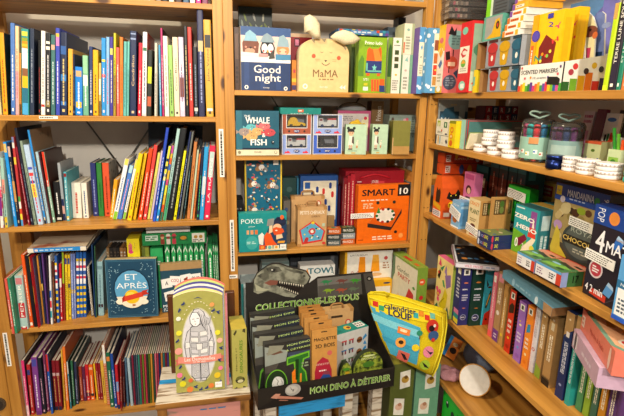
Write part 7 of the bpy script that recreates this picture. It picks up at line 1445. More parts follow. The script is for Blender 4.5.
# ================================================================== foreground: painted tables, colouring box, dinosaur display, pouch
WEATH = two_tone('weathered_white_paint', '8a7256', 'd6ccba', 9, .36, .5, (1.2, 9, 9), 'noise', .8)
OLD = wood('old_pine', 0, 'a8763c', '6a4420'); OLDZ = wood('old_pine', 2, 'a8763c', '6a4420')
PINKP = two_tone('worn_pink_paint', '8a7a6a', 'c88a80', 12, .34, .46, (1, 6, 3), 'noise', .8)
BLUEP = two_tone('worn_blue_paint', '1f6a9a', '2f9ad8', 14, .3, .5, (1, 6, 6), 'noise', .7)
ZT = .67
t = thing('painted_side_table', 'small weathered table with white and blue painted planks, below colouring box', 'table', (0, 0, 0))
A, B = onZ(155, 405, ZT), onZ(250.5, 393.5, ZT)
x0, x1, yf, yb = A.x, B.x, A.y, -.045
n = 5; yy = [yf + (yb - yf) * q for q in (0, .26, .5, .63, .82, 1)]
for i in range(n):
    mb = MB(); mb.box(x0, yy[i] + .0008, ZT - .022, x1, yy[i + 1] - .0008, ZT, WEATH if i != 2 else BLUEP, front=OLD if i == 0 else WEATH); mb.build('plank', t, bevel=.002)
mb = MB(); mb.box(x0 + .02, yf + .012, ZT - .17, x1 - .02, yf + .024, ZT - .0225, PINKP); ar = Art(mb, (x0 + .02, yf + .012, ZT - .17), (1, 0, 0), (0, 0, 1), x1 - x0 - .04, .147, random.Random(5)); ar.g(.45, .82, .85, .88, '3a7aa8', 1); mb.build('front_panel', t)
for sx in (x0 + .004, x1 - .034):
    for sy in (yf + .004, yb - .034):
        mb = MB(); mb.box(sx, sy, 0, sx + .03, sy + .03, ZT - .0225, OLDZ); mb.build('leg', t, bevel=.002)
# colouring box
A, B = onZ(176.5, 393, ZT + .0075), onZ(225, 388.5, ZT + .0075)
d_ = B - A; yaw = math.atan2(d_.y, d_.x); tilt = math.radians(7)
nrm = Matrix.Rotation(yaw, 3, 'Z') @ (Matrix.Rotation(-tilt, 3, 'X') @ Vector((0, -1, 0)))
Hc = (onp(201, 290.5, A, nrm) - A).z / math.cos(tilt) ; Hs = (onp(174, 298, A, nrm) - A).z / math.cos(tilt); Wc = d_.length
loc = (A.x, A.y, ZT + .057 * math.sin(tilt) + .0006)
t = thing('colouring_box', 'tall olive colouring box with a drawn girl and arched rainbow top', 'craft box', loc, (-tilt, 0, yaw))
def arch(h0, h1, n=16, w0=0, w1=None):
    w1 = w1 or Wc; return [(w1 - (w1 - w0) * i / n, h0 + (h1 - h0) * math.sin(PI * i / n) ** .8) for i in range(n + 1)]
OLV = 'a3a054'
Hs0 = Hs; Hp = Hc
mb = MB(); mb.prism([(0, 0), (Wc, 0)] + arch(Hs0, Hp), 0, .006, OLV, 'e0d8c8')
ar = Art(mb, (0, 0, 0), (1, 0, 0), (0, 0, 1), Wc, Hc)
OL = '3c3c40'; WHT = 'e6e4e2'; GY = 'bdbcc0'
oval = lambda rx_, ry_: [(.5 + rx_ * math.cos(2 * PI * i / 40), .46 + ry_ * math.sin(2 * PI * i / 40)) for i in range(40)]
ops = [('p', oval(.36, .375), 'c8c4a0'), ('p', oval(.34, .36), 'd8d6da')]
def ol(pts, c, g_=.007):     # a drawn shape with a dark outline
    cx_ = sum(p[0] for p in pts) / len(pts); cy_ = sum(p[1] for p in pts) / len(pts)
    return [('p', [(x + (g_ * 1.6 if x > cx_ else -g_ * 1.6), y + (g_ * .7 if y > cy_ else -g_ * .7)) for x, y in pts], OL), ('p', pts, c)]
LG = 'cfcdd2'
ops += ol([(.34, .3), (.33, .16), (.4, .12), (.49, .13), (.5, .3)], GY) + ol([(.52, .3), (.52, .13), (.61, .12), (.68, .16), (.66, .3)], GY)
for u, v in ((.39, .25), (.45, .2), (.4, .17), (.57, .25), (.62, .2), (.57, .16), (.46, .27), (.63, .27)): ops += [('e', u, v, .026, .026, OL, 8), ('e', u, v, .02, .02, WHT, 8), ('e', u, v, .007, .007, OL, 6)]
ops += ol([(.4, .11), (.39, .13), (.49, .13), (.49, .105)], LG) + ol([(.53, .105), (.53, .13), (.62, .13), (.61, .11)], LG)
ops += ol([(.24, .34), (.2, .48), (.27, .6), (.36, .65), (.38, .5), (.33, .36)], LG) + ol([(.76, .34), (.8, .48), (.74, .6), (.64, .65), (.62, .5), (.67, .36)], LG)
ops += ol([(.32, .31), (.3, .46), (.34, .64), (.42, .67), (.58, .67), (.66, .64), (.7, .46), (.68, .31)], GY)
for i in range(5):
    v = .33 + .058 * i; ops += ol([(.34, v), (.48, v - .008), (.48, v + .036), (.33, v + .04)], [WHT, LG, GY][i % 3], .004) + ol([(.52, v - .008), (.66, v), (.67, v + .04), (.52, v + .036)], [LG, WHT, GY][i % 3], .004)
ops += ol([(.45, .42), (.55, .42), (.56, .48), (.44, .48)], WHT, .005) + ol([(.22, .44), (.31, .45), (.3, .5), (.23, .5)], WHT, .004) + ol([(.7, .45), (.79, .44), (.77, .5), (.7, .5)], WHT, .004)
ops += ol([(.36, .76), (.42, .82), (.52, .825), (.6, .79), (.64, .72), (.72, .64), (.74, .54), (.69, .5), (.66, .6), (.58, .66), (.54, .72)], LG) + ol([(.6, .76), (.7, .72), (.76, .76), (.72, .68), (.64, .66)], GY, .004)
ops += ol([(.34, .69), (.33, .74), (.38, .79), (.47, .79), (.53, .74), (.52, .68), (.46, .655), (.39, .66)], 'efedee') + [('r', .37, .725, .42, .73, OL), ('r', .46, .73, .51, .735, OL), ('p', [(.41, .68), (.46, .68), (.435, .672)], '8a5a5a'), ('p', [(.42, .715), (.44, .7), (.425, .698)], OL)]
for i in range(4): ops.append(('p', [(.5 + .05 * i, .8 - .03 * i), (.508 + .05 * i, .8 - .03 * i), (.6 + .03 * i, .64 - .025 * i), (.592 + .03 * i, .64 - .025 * i)], OL))
ops += [('p', [(.0, .275), (.1, .29), (.1, .35), (.0, .335), (.03, .305)], 'c86a5c'), ('p', [(1, .285), (.9, .295), (.9, .355), (1, .345), (.97, .315)], 'c86a5c'), ('p', [(.06, .3), (.3, .285), (.7, .29), (.94, .305), (.94, .37), (.7, .355), (.3, .35), (.06, .365)], 'e08a7a'), ('t', 'Les Demoiselles', .5, .33, .035, 'f8ece4', 0, .62, .008), ('g', .36, .296, .64, .308, 'f4dcd4', 1)]
for u, v, c, r1 in ((.08, .18, 'e87aa0', .06), (.92, .22, 'e87aa0', .05), (.14, .09, 'd8d02a', .07), (.85, .15, 'e0c02a', .07), (.08, .42, 'e89a90', .08), (.92, .5, 'e8b0a0', .06), (.88, .58, 'e0d83a', .06), (.1, .6, 'e0d83a', .06), (.78, .86, 'e89a5a', .05), (.28, .03, 'd87a3a', .07), (.72, .05, 'd87a3a', .06), (.3, .12, 'd86a3a', .05), (.1, .74, 'f0ece0', .05)): ops.append(('e', u, v, r1, r1 * .9, c, 12, .5))
for u, v, r1 in ((.06, .52, .6), (.94, .42, -.6), (.1, .26, .9), (.9, .3, -.9), (.12, .82, 1.2), (.9, .78, -.8), (.2, .88, .4), (.8, .8, .3), (.16, .14, .5), (.62, .03, .2), (.4, .05, -.5), (.5, .02, .2), (.9, .08, .7)): ops += [('e', u, v, .045, .02, '24346a', 8, r1), ('e', u + .02, v + .012, .03, .014, '2a3a78', 8, r1 + 1)]
for i in range(13):
    a_ = PI * (.2 + .6 * i / 12); ops.append(('e', .5 + .39 * math.cos(a_), .5 + .4 * math.sin(a_), .018, .009, 'e8e4c8', 7, a_ + PI / 2))
ops += [('r', .8, .03, .94, .085, 'f0eeea'), ('t', 'djeco', .87, .06, .018, 'c8484a', 0, .1), ('p', [(.4, .925), (.5, .945), (.6, .925), (.5, .935)], '24346a')]
ar.run(ops); mb.build('front_sheet', t)
for i, c in enumerate(('e8d890', '5a5aa0', 'ecebe0', '4a4a90', 'c8d880', 'e0786c')):
    mb = MB(); dh = .0065 * (i + 1)
    mb.prism([(0 - .0 + .001 * i, 0), (Wc + .0015 * i, 0)] + arch(Hs0 + dh * .8, Hp + dh, 16, .001 * i, Wc + .0015 * i), .006 + .003 * i, .0088 + .003 * i, c, c); mb.build('layer', t)
mb = MB(); mb.box(.003, .0245, 0, Wc + .014, .055, Hs0 * .97, 'd88a94'); ar = Art(mb, (Wc + .014, .0245, 0), (0, 1, 0), (0, 0, 1), .0305, Hs0 * .97, random.Random(4)); ar.blobs(22, ['c83a4a', 'e8d8c8', '3a8a5a', 'e8b0b0'], .1, .03, .9, .97, .1, .2); mb.build('carton', t)
# dark wooden back board leaning between box and post
a = onY(169.5, 300, -.075)
t = thing('dark_board', 'dark brown wooden board standing upright behind the colouring box', 'board', (onY(169.5, 340, -.095).x, -.095, ZT), (0, 0, 0))
mb = MB(); wz = onY(170, 296, -.095).z - ZT; mb.box(0, 0, 0, .225, .018, wz, wood('walnut', 2, '5a3218', '3a1f0e')); mb.build('board', t, bevel=.003)
# tall yellow-green box
A, B = onZ(233, 389, ZT), onZ(246.5, 386.5, ZT)
fr = Fr((A.x, A.y, ZT), .049, onY(233, 330, A.y).z - ZT, math.radians(4))
carton('dinosaur_craft_box', 'slim olive-yellow box with green upright lettering, right of colouring box', 'craft box', fr, .1, 'b3ad5a',
   front=[('t', 'ÉNIGMES ET', .27, .5, .12, '3a3a1c', PI / 2, .4), ('t', 'DINOSAURES', .6, .54, .22, '5a8a1c', PI / 2, .55, .02), ('e', .5, .14, .32, .26, '3a3420'), ('e', .46, .17, .24, .16, '6a6a34'), ('e', .52, .12, .2, .12, 'd8d0a0'), ('p', [(.1, .93), (.3, 1), (.34, .96), (.2, .9)], '4a4428'), ('p', [(.7, .96), (.9, .93), (.9, 1), (.76, 1)], '4a4428'), ('p', [(.06, .0), (.3, .03), (.3, .0)], '2a2a2a'), ('p', [(.7, .03), (.95, .0), (.7, 0)], '2a2a2a')], topc='c2b04a', side='a8a24c')
# ------------------------------------------------------------------ low table and dinosaur counter display
ZD = .67
yawd = math.radians(5)
A = onZ(258, 410.5, ZD); Wd = .468; Dd = .215; Hl = .073
C5, S5 = math.cos(yawd), math.sin(yawd)
t = thing('painted_stool', 'low painted table with bright blue front rail under the dinosaur display', 'table', (A.x + .02, A.y + .02, 0), (0, 0, yawd))
mb = MB(); mb.box(-.0, .012, ZD - .02, Wd - .04, Dd + .03, ZD, WEATH); mb.build('table_top', t, bevel=.002)
mb = MB(); mb.box(.05, .0, ZD - .058, Wd - .19, .014, ZD - .001, BLUEP); mb.build('front_rail', t, bevel=.002)
for sx in (.0, Wd - .2, Wd - .09):
    for sy in (.004, Dd - .01):
        mb = MB(); mb.box(sx + .008, sy + .012, 0, sx + .045, sy + .05, ZD - .0205, WEATH); mb.build('leg', t, bevel=.002)
DK = '23211f'
t = thing('dinosaur_display', 'black counter display with large dinosaur head on its back panel', 'display', (A.x, A.y, ZD + .0005), (0, 0, yawd))
disp = t; e = .003
mb = MB(); mb.box(0, 0, 0, Wd, Dd, e, DK); mb.box(0, 0, e, Wd, e, Hl, '1c1a19')
ar = Art(mb, (0, 0, 0), (1, 0, 0), (0, 0, 1), Wd, Hl)
def glow(a_, txt, cx, cy, h, w, rot=0):
    a_.t(txt, cx, cy, h * 1.1, 'c4d2a0', rot, w * 1.015, .05); a_.t(txt, cx, cy, h, '0f1a0a', rot, w, .02); a_.t(txt, cx, cy, h, '6aa02a', rot, w, .0)
ar.p([(.0, .1), (.3, .9), (.62, .5), (1, .95), (1, 1), (0, 1)], '26231f')
ar.p([(.1, .46), (.3, .17), (.315, .25), (.125, .56)], 'b87a64'); ar.p([(.085, .5), (.12, .66), (.155, .62), (.13, .4)], 'c08a74'); ar.p([(.14, .3), (.2, .22), (.21, .25), (.15, .34)], 'a06a58')
ar.e(.24, .72, .055, .045, 'a4a29c'); ar.e(.232, .74, .04, .03, 'bab8b0'); ar.p([(.22, .9), (.235, .72), (.25, .74), (.24, .6), (.243, .74), (.228, .72)], '5a5854')
glow(ar, 'MON DINO À DÉTERRER', .665, .55, .38, .6)
mb.build('front_lip', t)
for X in (0, Wd - e): mb = MB(); mb.prism([(0, e), (Dd, e), (Dd, .25), (Dd * .9, .17), (Dd * .55, Hl * 1.6), (0, Hl)], X, X + e, DK, axis='x'); mb.build('side_wall', t)
# printed back panel whose outline follows the head
org = Vector((A.x, A.y, ZD)) + Vector((-S5 * Dd, C5 * Dd, 0)); nb = Vector((S5, -C5, 0)); ub = Vector((C5, S5, 0))
def bp(px, py): p = onp(px, py, org, nb) - org; return (p.dot(ub), p.z)
outl = [(246, 345), (385, 331), (373.5, 271.5), (318, 277), (308.5, 284), (311, 277), (306, 270.5), (298, 268.5), (289, 266.5), (280, 263), (272, 263), (267, 265.5), (262, 269), (257, 273), (254, 279), (252.5, 283), (245.5, 283)]
mb = MB(); pts = [bp(*q) for q in outl]; pts = [(min(max(x, -.0), Wd), max(zz_, .01)) if i < 2 else (x, zz_) for i, (x, zz_) in enumerate(pts)]
pts = [(max(0, min(Wd, x)), zz_) for x, zz_ in pts]
mb.prism(pts, Dd - .001, Dd + .003, '262422')
class PxArt(Art):
    def px(s, pts, c): s.mb.face([(q[0], Dd - .001 - s.k, q[1]) for q in [bp(*p) for p in pts]], c); s.up()
    def pe(s, x, y, rx_, ry_, c, n=14, rot=0):
        s.px([(x + rx_ * math.cos(2 * PI * i / n) * math.cos(rot) + ry_ * math.sin(2 * PI * i / n) * math.sin(rot), y - (ry_ * math.sin(2 * PI * i / n) * math.cos(rot) - rx_ * math.cos(2 * PI * i / n) * math.sin(rot))) for i in range(n)], c)
pa_ = PxArt(mb, (0, Dd - .001, 0), (1, 0, 0), (0, 0, 1), Wd, .4)
SK = two_tone('dinosaur_skin_print', '55564a', '8e8f7e', 40, .4, .62, (1, 1, 1), 'noise', .5); SKD = two_tone('dark_skin_print', '34342e', '5c5c50', 50, .4, .6, (1, 1, 1), 'noise', .5)
pa_.px([(253.5, 292), (254, 280), (257, 274), (262, 270), (267, 266.5), (272, 264.2), (280, 264.2), (289, 267.5), (298, 269.5), (305.5, 271.5), (309.5, 277.5), (306.5, 283), (304, 285), (290, 282.5), (278, 280.5), (276, 285), (283, 289), (292, 293), (297, 295), (294, 297.5), (285, 296.5), (276, 293.5), (268, 291), (258, 294)], SK)
pa_.px([(276.5, 281), (290, 283), (304, 285.5), (300, 290), (296.5, 294.5), (284, 289.5), (276, 285)], '1a1614')
pa_.px([(264, 283), (270, 280), (278, 280.5), (277, 284.5), (270, 285.5)], '7a4a3c')
pa_.px([(266, 268.5), (272, 266), (279, 267), (282, 271), (275, 272.5), (268, 272)], SKD); pa_.pe(272.8, 270.2, 2.4, 1.5, '14120f'); pa_.pe(272, 269.9, 1, .8, 'c8c8c0')
pa_.px([(284, 268.5), (298, 270.5), (304, 272), (302, 274), (290, 271.5)], SKD); pa_.px([(257, 276), (262, 273), (268, 276), (262, 279)], SKD); pa_.pe(304, 276, 1.4, .8, '1c1a18')
pa_.px([(255, 284), (262, 288), (270, 289.5), (262, 291.5), (256, 291)], 'a4a58c')
for i in range(11):
    x = 279 + 2.3 * i; y = 281.2 + .36 * i; pa_.px([(x, y), (x + 1.5, y + .2), (x + .7, y + 2.6)], 'd8d4c0')
for i in range(9):
    x = 280 + 2.1 * i; y = 287.6 + .78 * i; pa_.px([(x, y), (x + 1.3, y + .5), (x + .7, y - 2)], 'd0ccb8')
pa_.px([(317, 278.5), (360.5, 274), (362, 294), (318, 298.5)], '6a6864'); pa_.px([(318, 286), (361, 281), (362, 294), (318, 298.5)], '504e4a')
pa_.px([(363, 273.5), (372, 272.8), (376, 291), (366, 293)], '4a4844'); pa_.pe(369, 278.5, 2.8, 2.4, '1a1816'); pa_.pe(369, 278.5, 1.4, 1.2, '9a968c')
for i, (x, y, c) in enumerate(((325.5, 281.5, '2a7a4a'), (341, 280.5, '6a3a34'), (354.5, 280, '3a8a2a'), (328, 290, '7a9a2a'), (340.5, 289.5, '9a4a34'), (352.5, 288.5, '5a6a54'))):
    pa_.pe(x, y, 3.8, 1.5, c); pa_.px([(x + 2, y), (x + 6, y - 1.6), (x + 6.4, y - .6), (x + 3, y + 1)], c); pa_.px([(x - 3, y + .6), (x - 6, y + 1.4), (x - 3, y - .8)], c)
    for k in (-2, 1.6): pa_.px([(x + k, y), (x + k + 1, y), (x + k + .8, y + 3.2), (x + k, y + 3.2)], c)
p0, p1 = bp(307, 302.3), bp(256, 307); p2 = bp(358, 297); hh_ = .024
w_ = (p2[0] - p1[0]) / Wd; cx_ = (p1[0] + p2[0]) / 2 / Wd; cz_ = p0[1] / .4
pa_.k += 2e-4; glow(pa_, 'COLLECTIONNE-LES TOUS', cx_, cz_ + .004, hh_ / .4, w_)
mb.build('back_panel', t)
# --- contents of the display
def local(x, y): return Vector((A.x, A.y, ZD + .004)) + ub * x + Vector((-S5, C5, 0)) * y
zb = ZD + .0045
def dpx(px, py, y):      # point in the display's plane y (local depth) under a pixel
    o_ = local(0, y); p = onp(px, py, o_, nb) - o_; return p.dot(ub), p.z
EGG = 'c8c6c0'
for i, (xl, xr, yt, yd) in enumerate(((265.5, 312, 347.5, .026), (254.5, 305, 338, .066), (252, 301.5, 327, .106), (250.5, 296.5, 317.5, .146))):
    (xa, zt_), (xb, _) = dpx(xl, yt, yd), dpx(xr, yt - 4, yd)
    xa = max(xa, .006); Wk = xb - xa; Hk = zt_
    o_ = local(xa, yd)
    ops = [('r', 0, 0, 1, 1, '2e2c29'), ('p', [(.0, .62), (.45, .66), (.5, .84), (.0, .96)], '8f978f'), ('p', [(.02, .84), (.3, .88), (.4, .82), (.2, .8)], '6a4a3a'), ('p', [(.05, .8), (.36, .86), (.42, .94), (.1, .97)], '8a8a78'), ('p', [(.0, .62), (.3, .64), (.2, .5), (0, .5)], '4a4640'),
           ('p', [(.5, .84), (1, .9), (1, 1), (.5, .96)], '2a2f3a'), ('r', .5, .62, 1, .8, '3a4258'), ('t', 'MON DINO', .74, .94, .045, 'b8d07a', .09, .4, .012), ('t', 'À DÉTERRER', .74, .86, .045, 'b8d07a', .09, .44, .012), ('g', .55, .66, .95, .76, '5a6478', 2)]
    if i == 0: ops = ops + [('p', [(.24 + .24 * math.cos(q), .27 + .27 * math.sin(q)) for q in [2 * PI * k / 28 for k in range(28)]], '6ab02c'), ('p', [(.24 + .225 * math.cos(q), .27 + .25 * math.sin(q)) for q in [2 * PI * k / 28 for k in range(28)]], '1f3418'), ('e', .27, .29, .13, .16, EGG, 22), ('e', .25, .33, .09, .11, 'd8d6d0', 18), ('p', [(.2, .42), (.27, .33), (.24, .28), (.33, .2), (.26, .28), (.29, .33)], '8a8880'), ('p', [(.31, .38), (.36, .3), (.35, .22), (.375, .3)], '8a8880'),
           ('p', [(.47, .72), (.98, .78), (.98, .66), (.86, .64), (.82, .5), (.9, .42), (.95, .12), (.58, .08), (.58, .42), (.64, .5), (.62, .6), (.47, .58)], '6ab02c'), ('p', [(.5, .69), (.95, .745), (.95, .685), (.83, .66), (.79, .5), (.87, .41), (.92, .15), (.61, .11), (.61, .41), (.68, .5), (.66, .63), (.5, .61)], '2a6a24'), ('p', [(.58, .44), (.66, .5), (.7, .12), (.6, .1)], 'e87a1c'), ('p', [(.66, .66), (.74, .66), (.72, .3), (.66, .3)], '173a14'), ('p', [(.76, .4), (.8, .4), (.79, .14), (.75, .14)], 'e08a2a'), ('g', .8, .5, .98, .6, '8a9a7a', 2)]
    else: ops = ops + [('p', [(.02, .0), (.1, .4), (.22, .5), (.3, .3), (.3, 0)], '5a9a2c'), ('p', [(.05, .0), (.12, .36), (.21, .44), (.27, .3), (.27, 0)], '23221f')]
    carton('egg_kit_box', ['frontmost dinosaur egg digging kit with green-framed egg window', 'second dinosaur egg kit from the front in the black display', 'third dinosaur egg kit from the front in the black display', 'rearmost dinosaur egg kit in the black display'][i], 'toy kit', Fr(o_, Wk, Hk, yawd + math.radians(2), math.radians(4)), .029, '2a2826', front=ops, group='dinosaur egg kits in the display', parts=True, topc='3a3a38')
for i, (xl, xr, yt, yd) in enumerate(((313.5, 339, 332, .022), (311.5, 334, 324.5, .046), (306, 330, 319.5, .07), (303, 327, 315, .094), (301, 324.5, 311.5, .118), (300.5, 322, 308.5, .142))):
    (xa, zt_), (xb, _) = dpx(xl, yt + 1, yd), dpx(xr, yt - 3, yd)
    o_ = local(xa, yd)
    KC = ['c48e48', 'bd8846', 'c08c4a', 'b88242', 'b27c3e', 'aa763a'][i]
    ops = [('r', .38, .965, .62, .985, '2a2018')]
    if i == 0: ops = [('r', .36, .95, .6, .965, '2a2018'), ('t', 'MAQUETTE', .52, .845, .055, '2a1f16', 0, .88, .02), ('t', '3D BOIS', .52, .745, .06, '2a1f16', 0, .78, .02), ('e', .7, .62, .1, .1, 'c8605a'), ('p', [(.1, .1), (.1, .36), (.2, .5), (.42, .57), (.64, .52), (.78, .36), (.8, .1)], 'a82238'), ('t', 'VOITURE DE SPORT', .42, .46, .03, 'e8c8b8', 0, .52), ('g', .28, .34, .58, .38, 'f0d8d0', 1), ('p', [(.2, .1), (.24, .2), (.44, .3), (.66, .3), (.8, .22), (.84, .12), (.6, .06), (.3, .04)], '2a4a8a'), ('p', [(.4, .3), (.5, .35), (.68, .34), (.72, .28)], '8a3a4a'), ('e', .34, .1, .07, .07, '17181c'), ('e', .72, .14, .07, .07, '17181c'), ('p', [(.24, .18), (.7, .24), (.7, .2), (.3, .12)], '4a7ac0')]
    carton('wooden_model_kit', ['frontmost kraft model kit with red badge and blue car', 'second kraft model kit from the front in the display', 'third kraft model kit from the front in the display', 'fourth kraft model kit from the front in the display', 'fifth kraft model kit from the front in the display', 'rearmost kraft model kit in the display, below the green lettering'][i], 'model kit', Fr(o_, xb - xa, zt_, yawd + math.radians(1), math.radians(4)), .011, KC, front=ops, group='kraft model kits in the display', parts=True, topc='b07a3a')
# kraft suitcase and teal-white box inside the display
xa, zt_ = dpx(319.5, 308, .19); xb, _ = dpx(351, 304, .19)
o_ = local(xa, .165)
suitcase(Fr((o_.x, o_.y, zb), xb - xa, zt_ - .004, yawd), .035, 'small kraft carry-case kit with handle and red seal inside the display', [('r', .3, .86, .66, .9, '3a2a1c'), ('e', .84, .76, .09, .1, 'b83a34'), ('e', .84, .76, .055, .06, 'e0d0b8'), ('r', .0, .4, 1, .58, 'd8a84a'), ('r', .02, .42, .98, .5, '8a8a4a')])
xa, zt_ = dpx(337, 334.5, .07); xb, _ = dpx(373, 327, .07); o_ = local(xa, .072)
hin = [('r', 0, 0, 1, 1, 'cfd0cc'), ('p', [(0, 0), (.3, 0), (.2, .8), (0, .9)], 'b8aea4')]
for i in range(2):
    for j in range(3):
        u, v = .24 + .22 * i, .78 - .2 * j; hin += [('r', u - .08, v + .02, u + .08, v + .05, ['c84a4a', '3a6a9a', '5a7a4a'][j]), ('r', u - .07, v - .05, u - .02, v + .02, '5a4a44'), ('r', u + .02, v - .05, u + .07, v + .02, '8a3a4a')]
for j in range(2): hin += [('e', .72, .76 - .26 * j, .09, .09, '8a5a34'), ('r', .64, .73 - .26 * j, .8, .77 - .26 * j, '4a2c1a'), ('p', [(.82, .72 - .26 * j), (.96, .8 - .26 * j), (.92, .86 - .26 * j), (.84, .8 - .26 * j)], '2a8ac8'), ('p', [(.84, .64 - .26 * j), (.96, .62 - .26 * j), (.9, .72 - .26 * j)], '2a8ac8')]
fr = Fr((o_.x, o_.y, zb), (xb - xa) * 1.02, zt_ - .004, yawd + math.radians(14))
carton('toy_kit_box', 'white toy kit box with teal top and bear pictures inside the display', 'toy kit', fr, .052, '1a7a70', front=hin, side='c8cac6', topc='16847a', top=[('e', .45, .5, .1, .1, 'd8b03a'), ('e', .48, .5, .05, .05, '7a3a2a'), ('r', .7, .2, .96, .85, 'e8e8e4'), ('g', .72, .25, .94, .8, '4a4a4a', 2)], lid=.97)
# round-topped camouflage dinosaur packs
CAMO = two_tone('dinosaur_leaf_print', '2c3a1a', '9aa83a', 70, .38, .6, (1, 1, 1), 'noise', .4)
for i, (xl, xr, yt, yd, yb_) in enumerate(((354.5, 384, 350.5, .03, 0), (340.5, 352.6, 362, .032, 0))):
    xa, zt_ = dpx((xl + xr) / 2, yt, yd); wa = dpx(xr, yt + 10, yd)[0] - dpx(xl, yt + 10, yd)[0]; o_ = local(xa - wa / 2, yd)
    t = thing('dinosaur_pack', ['large round-topped leaf-patterned pack in right front of the display', 'smaller round-topped green and lilac pack left of the larger one'][i], 'toy pack', o_, (0, 0, yawd), 'round-topped packs in the display')
    Hq = zt_ - .004; mb = MB()
    mb.prism([(0, 0), (wa, 0), (wa, Hq * .45)] + [(wa * (.5 + .5 * math.cos(PI * k / 14)), Hq * (.45 + .55 * math.sin(PI * k / 14))) for k in range(1, 14)] + [(0, Hq * .45)], 0, .02, CAMO, '26301a')
    ar = Art(mb, (0, 0, 0), (1, 0, 0), (0, 0, 1), wa, Hq)
    if i == 0: ar.run([('e', .5, .88, .2, .03, 'd0dca0'), ('t', 'DINOSAURE', .5, .8, .06, 'e0e8b0', 0, .5), ('e', .5, .62, .2, .1, '4a7a2a'), ('p', [(.0, .0), (1, 0), (1, .16), (.7, .32), (.3, .3), (0, .2)], '8a7ab0'), ('e', .72, .2, .26, .22, 'a090c4'), ('g', .5, .1, .9, .3, 'd8d0e8', 2), ('r', .08, .04, .26, .24, 'd84a2a')])
    else: ar.run([('e', .5, .75, .3, .12, '4a8a2a'), ('e', .6, .6, .2, .1, 'c8a02a'), ('r', 0, 0, 1, .3, '9a8ac0'), ('r', .62, .04, .98, .28, 'e8e6e8'), ('g', .65, .06, .95, .26, '1a1a1a', 1, .8), ('r', .0, .3, 1, .36, 'd84a2a')])
    mb.build('pack', t)
# ------------------------------------------------------------------ boxes with baby photographs, standing right of the display
def photo_box(pl, pr, yt, Y, lab, col, topcol, D):
    a, b = onY(pl, 400, Y), onY(pr, 398, Y); H_ = onY((pl + pr) / 2, yt, Y).z
    zb_ = .28
    fr = Fr((a.x, Y, zb_), b.x - a.x, H_ - zb_, 0)
    ops = []
    for i, (u, v, r1, c1, c2) in enumerate(((.62, .86, .12, 'b8903a', '6a4a1c'), (.42, .62, -.1, 'd8b09a', 'b07a60'), (.6, .4, .1, '4a4a54', 'c89a80'))):
        q = []
        for x, y in ((-.22, -.075), (.22, -.075), (.22, .075), (-.22, .075)): q.append((u + x * math.cos(r1) - y * math.sin(r1), v + y * math.cos(r1) + x * .3 * math.sin(r1)))
        ops += [('p', q, 'e4e0d4'), ('e', u, v, .16, .16, c1), ('e', u + .03, v + .02, .08, .08, c2)]
    ops.append(('g', .1, .24, .8, .28, 'd0c8a0', 1))
    return carton('photo_card_box', lab, 'game box', fr, D, col, front=ops, topc=topcol, side=col, group='tall boxes with baby photographs', lid=.95), fr
t = thing('wooden_crate', 'dark wooden crate in the shade, carrying the two photo boxes', 'crate', (.55, -.3, 0)); 
mb = MB(); mb.box(.035, .02, 0, .225, .2, .02, wood('walnut', 0, '5a3218', '3a1f0e')); mb.box(.035, .02, .255, .225, .2, .28, wood('walnut', 0, '5a3218', '3a1f0e')); mb.build('boards', t)
for sx in (.035, .195):
    for sy in (.02, .17): mb = MB(); mb.box(sx, sy, .02, sx + .03, sy + .03, .255, wood('walnut', 2, '5a3218', '3a1f0e')); mb.build('post', t)
photo_box(389.5, 412.5, 364, -.27, 'olive green tall box with baby photographs, below the yellow pouch', '57602a', '8a8a2a', .13)
photo_box(414, 438, 366, -.265, 'sage green tall box with baby photographs, right of the olive one', '6a9a7e', '7aa88a', .13)
# ------------------------------------------------------------------ the quilted calendar pouch
outl = [(367.5, 294), (371, 291.5), (386, 292), (402, 296), (424, 303), (441, 307.5), (446.5, 311), (447, 322), (444, 345), (438, 366), (432.5, 376.5), (428, 374.5), (412, 366), (396, 358), (389, 354), (381, 338), (373, 316), (368.5, 303)]
O = onY(389, 366, -.312)
n_t = Vector((-.16, -1, .18)).normalized()
P_ = lambda px, py: onp(px, py, O, n_t)
t = thing('calendar_pouch', 'yellow and blue quilted wolf calendar pouch with animal patches, propped beside display', 'pouch', O)
o0 = O; ex = (P_(440, 330) - P_(380, 330)).normalized(); ez = n_t.cross(ex); 
def L2d(px, py): p = P_(px, py) - o0; return p.dot(ex), p.dot(ez)
M3 = lambda a_, b_, c_: ex * a_ + ez * b_ + n_t * c_
pts = [L2d(*q) for q in outl]; cx_ = sum(p[0] for p in pts) / len(pts); cy_ = sum(p[1] for p in pts) / len(pts)
YL = 'd8c020:cloth'; BLC = '4aa8c4:cloth'
mb = MB(); rings = []; R = 6
for k in range(R + 1):
    s = k / R; rings.append([(cx_ + (p[0] - cx_) * s, cy_ + (p[1] - cy_) * s, .026 * (1 - s ** 3) + .002 * math.sin(i * 1.7) * s) for i, p in enumerate(pts)])
n = len(pts); V = [M3(*p) for r_ in rings for p in r_] + [M3(p[0], p[1], -p[2] * .8 - .004) for r_ in rings for p in r_]; Fs = []; off = (R + 1) * n
for k in range(R):
    for i in range(n):
        j = (i + 1) % n; Fs += [[k * n + j, k * n + i, (k + 1) * n + i, (k + 1) * n + j], [off + k * n + i, off + k * n + j, off + (k + 1) * n + j, off + (k + 1) * n + i]]
for i in range(n): j = (i + 1) % n; Fs.append([R * n + j, R * n + i, off + R * n + i, off + R * n + j])
mb.tris(V, Fs, YL, True); mb.build('body', t)
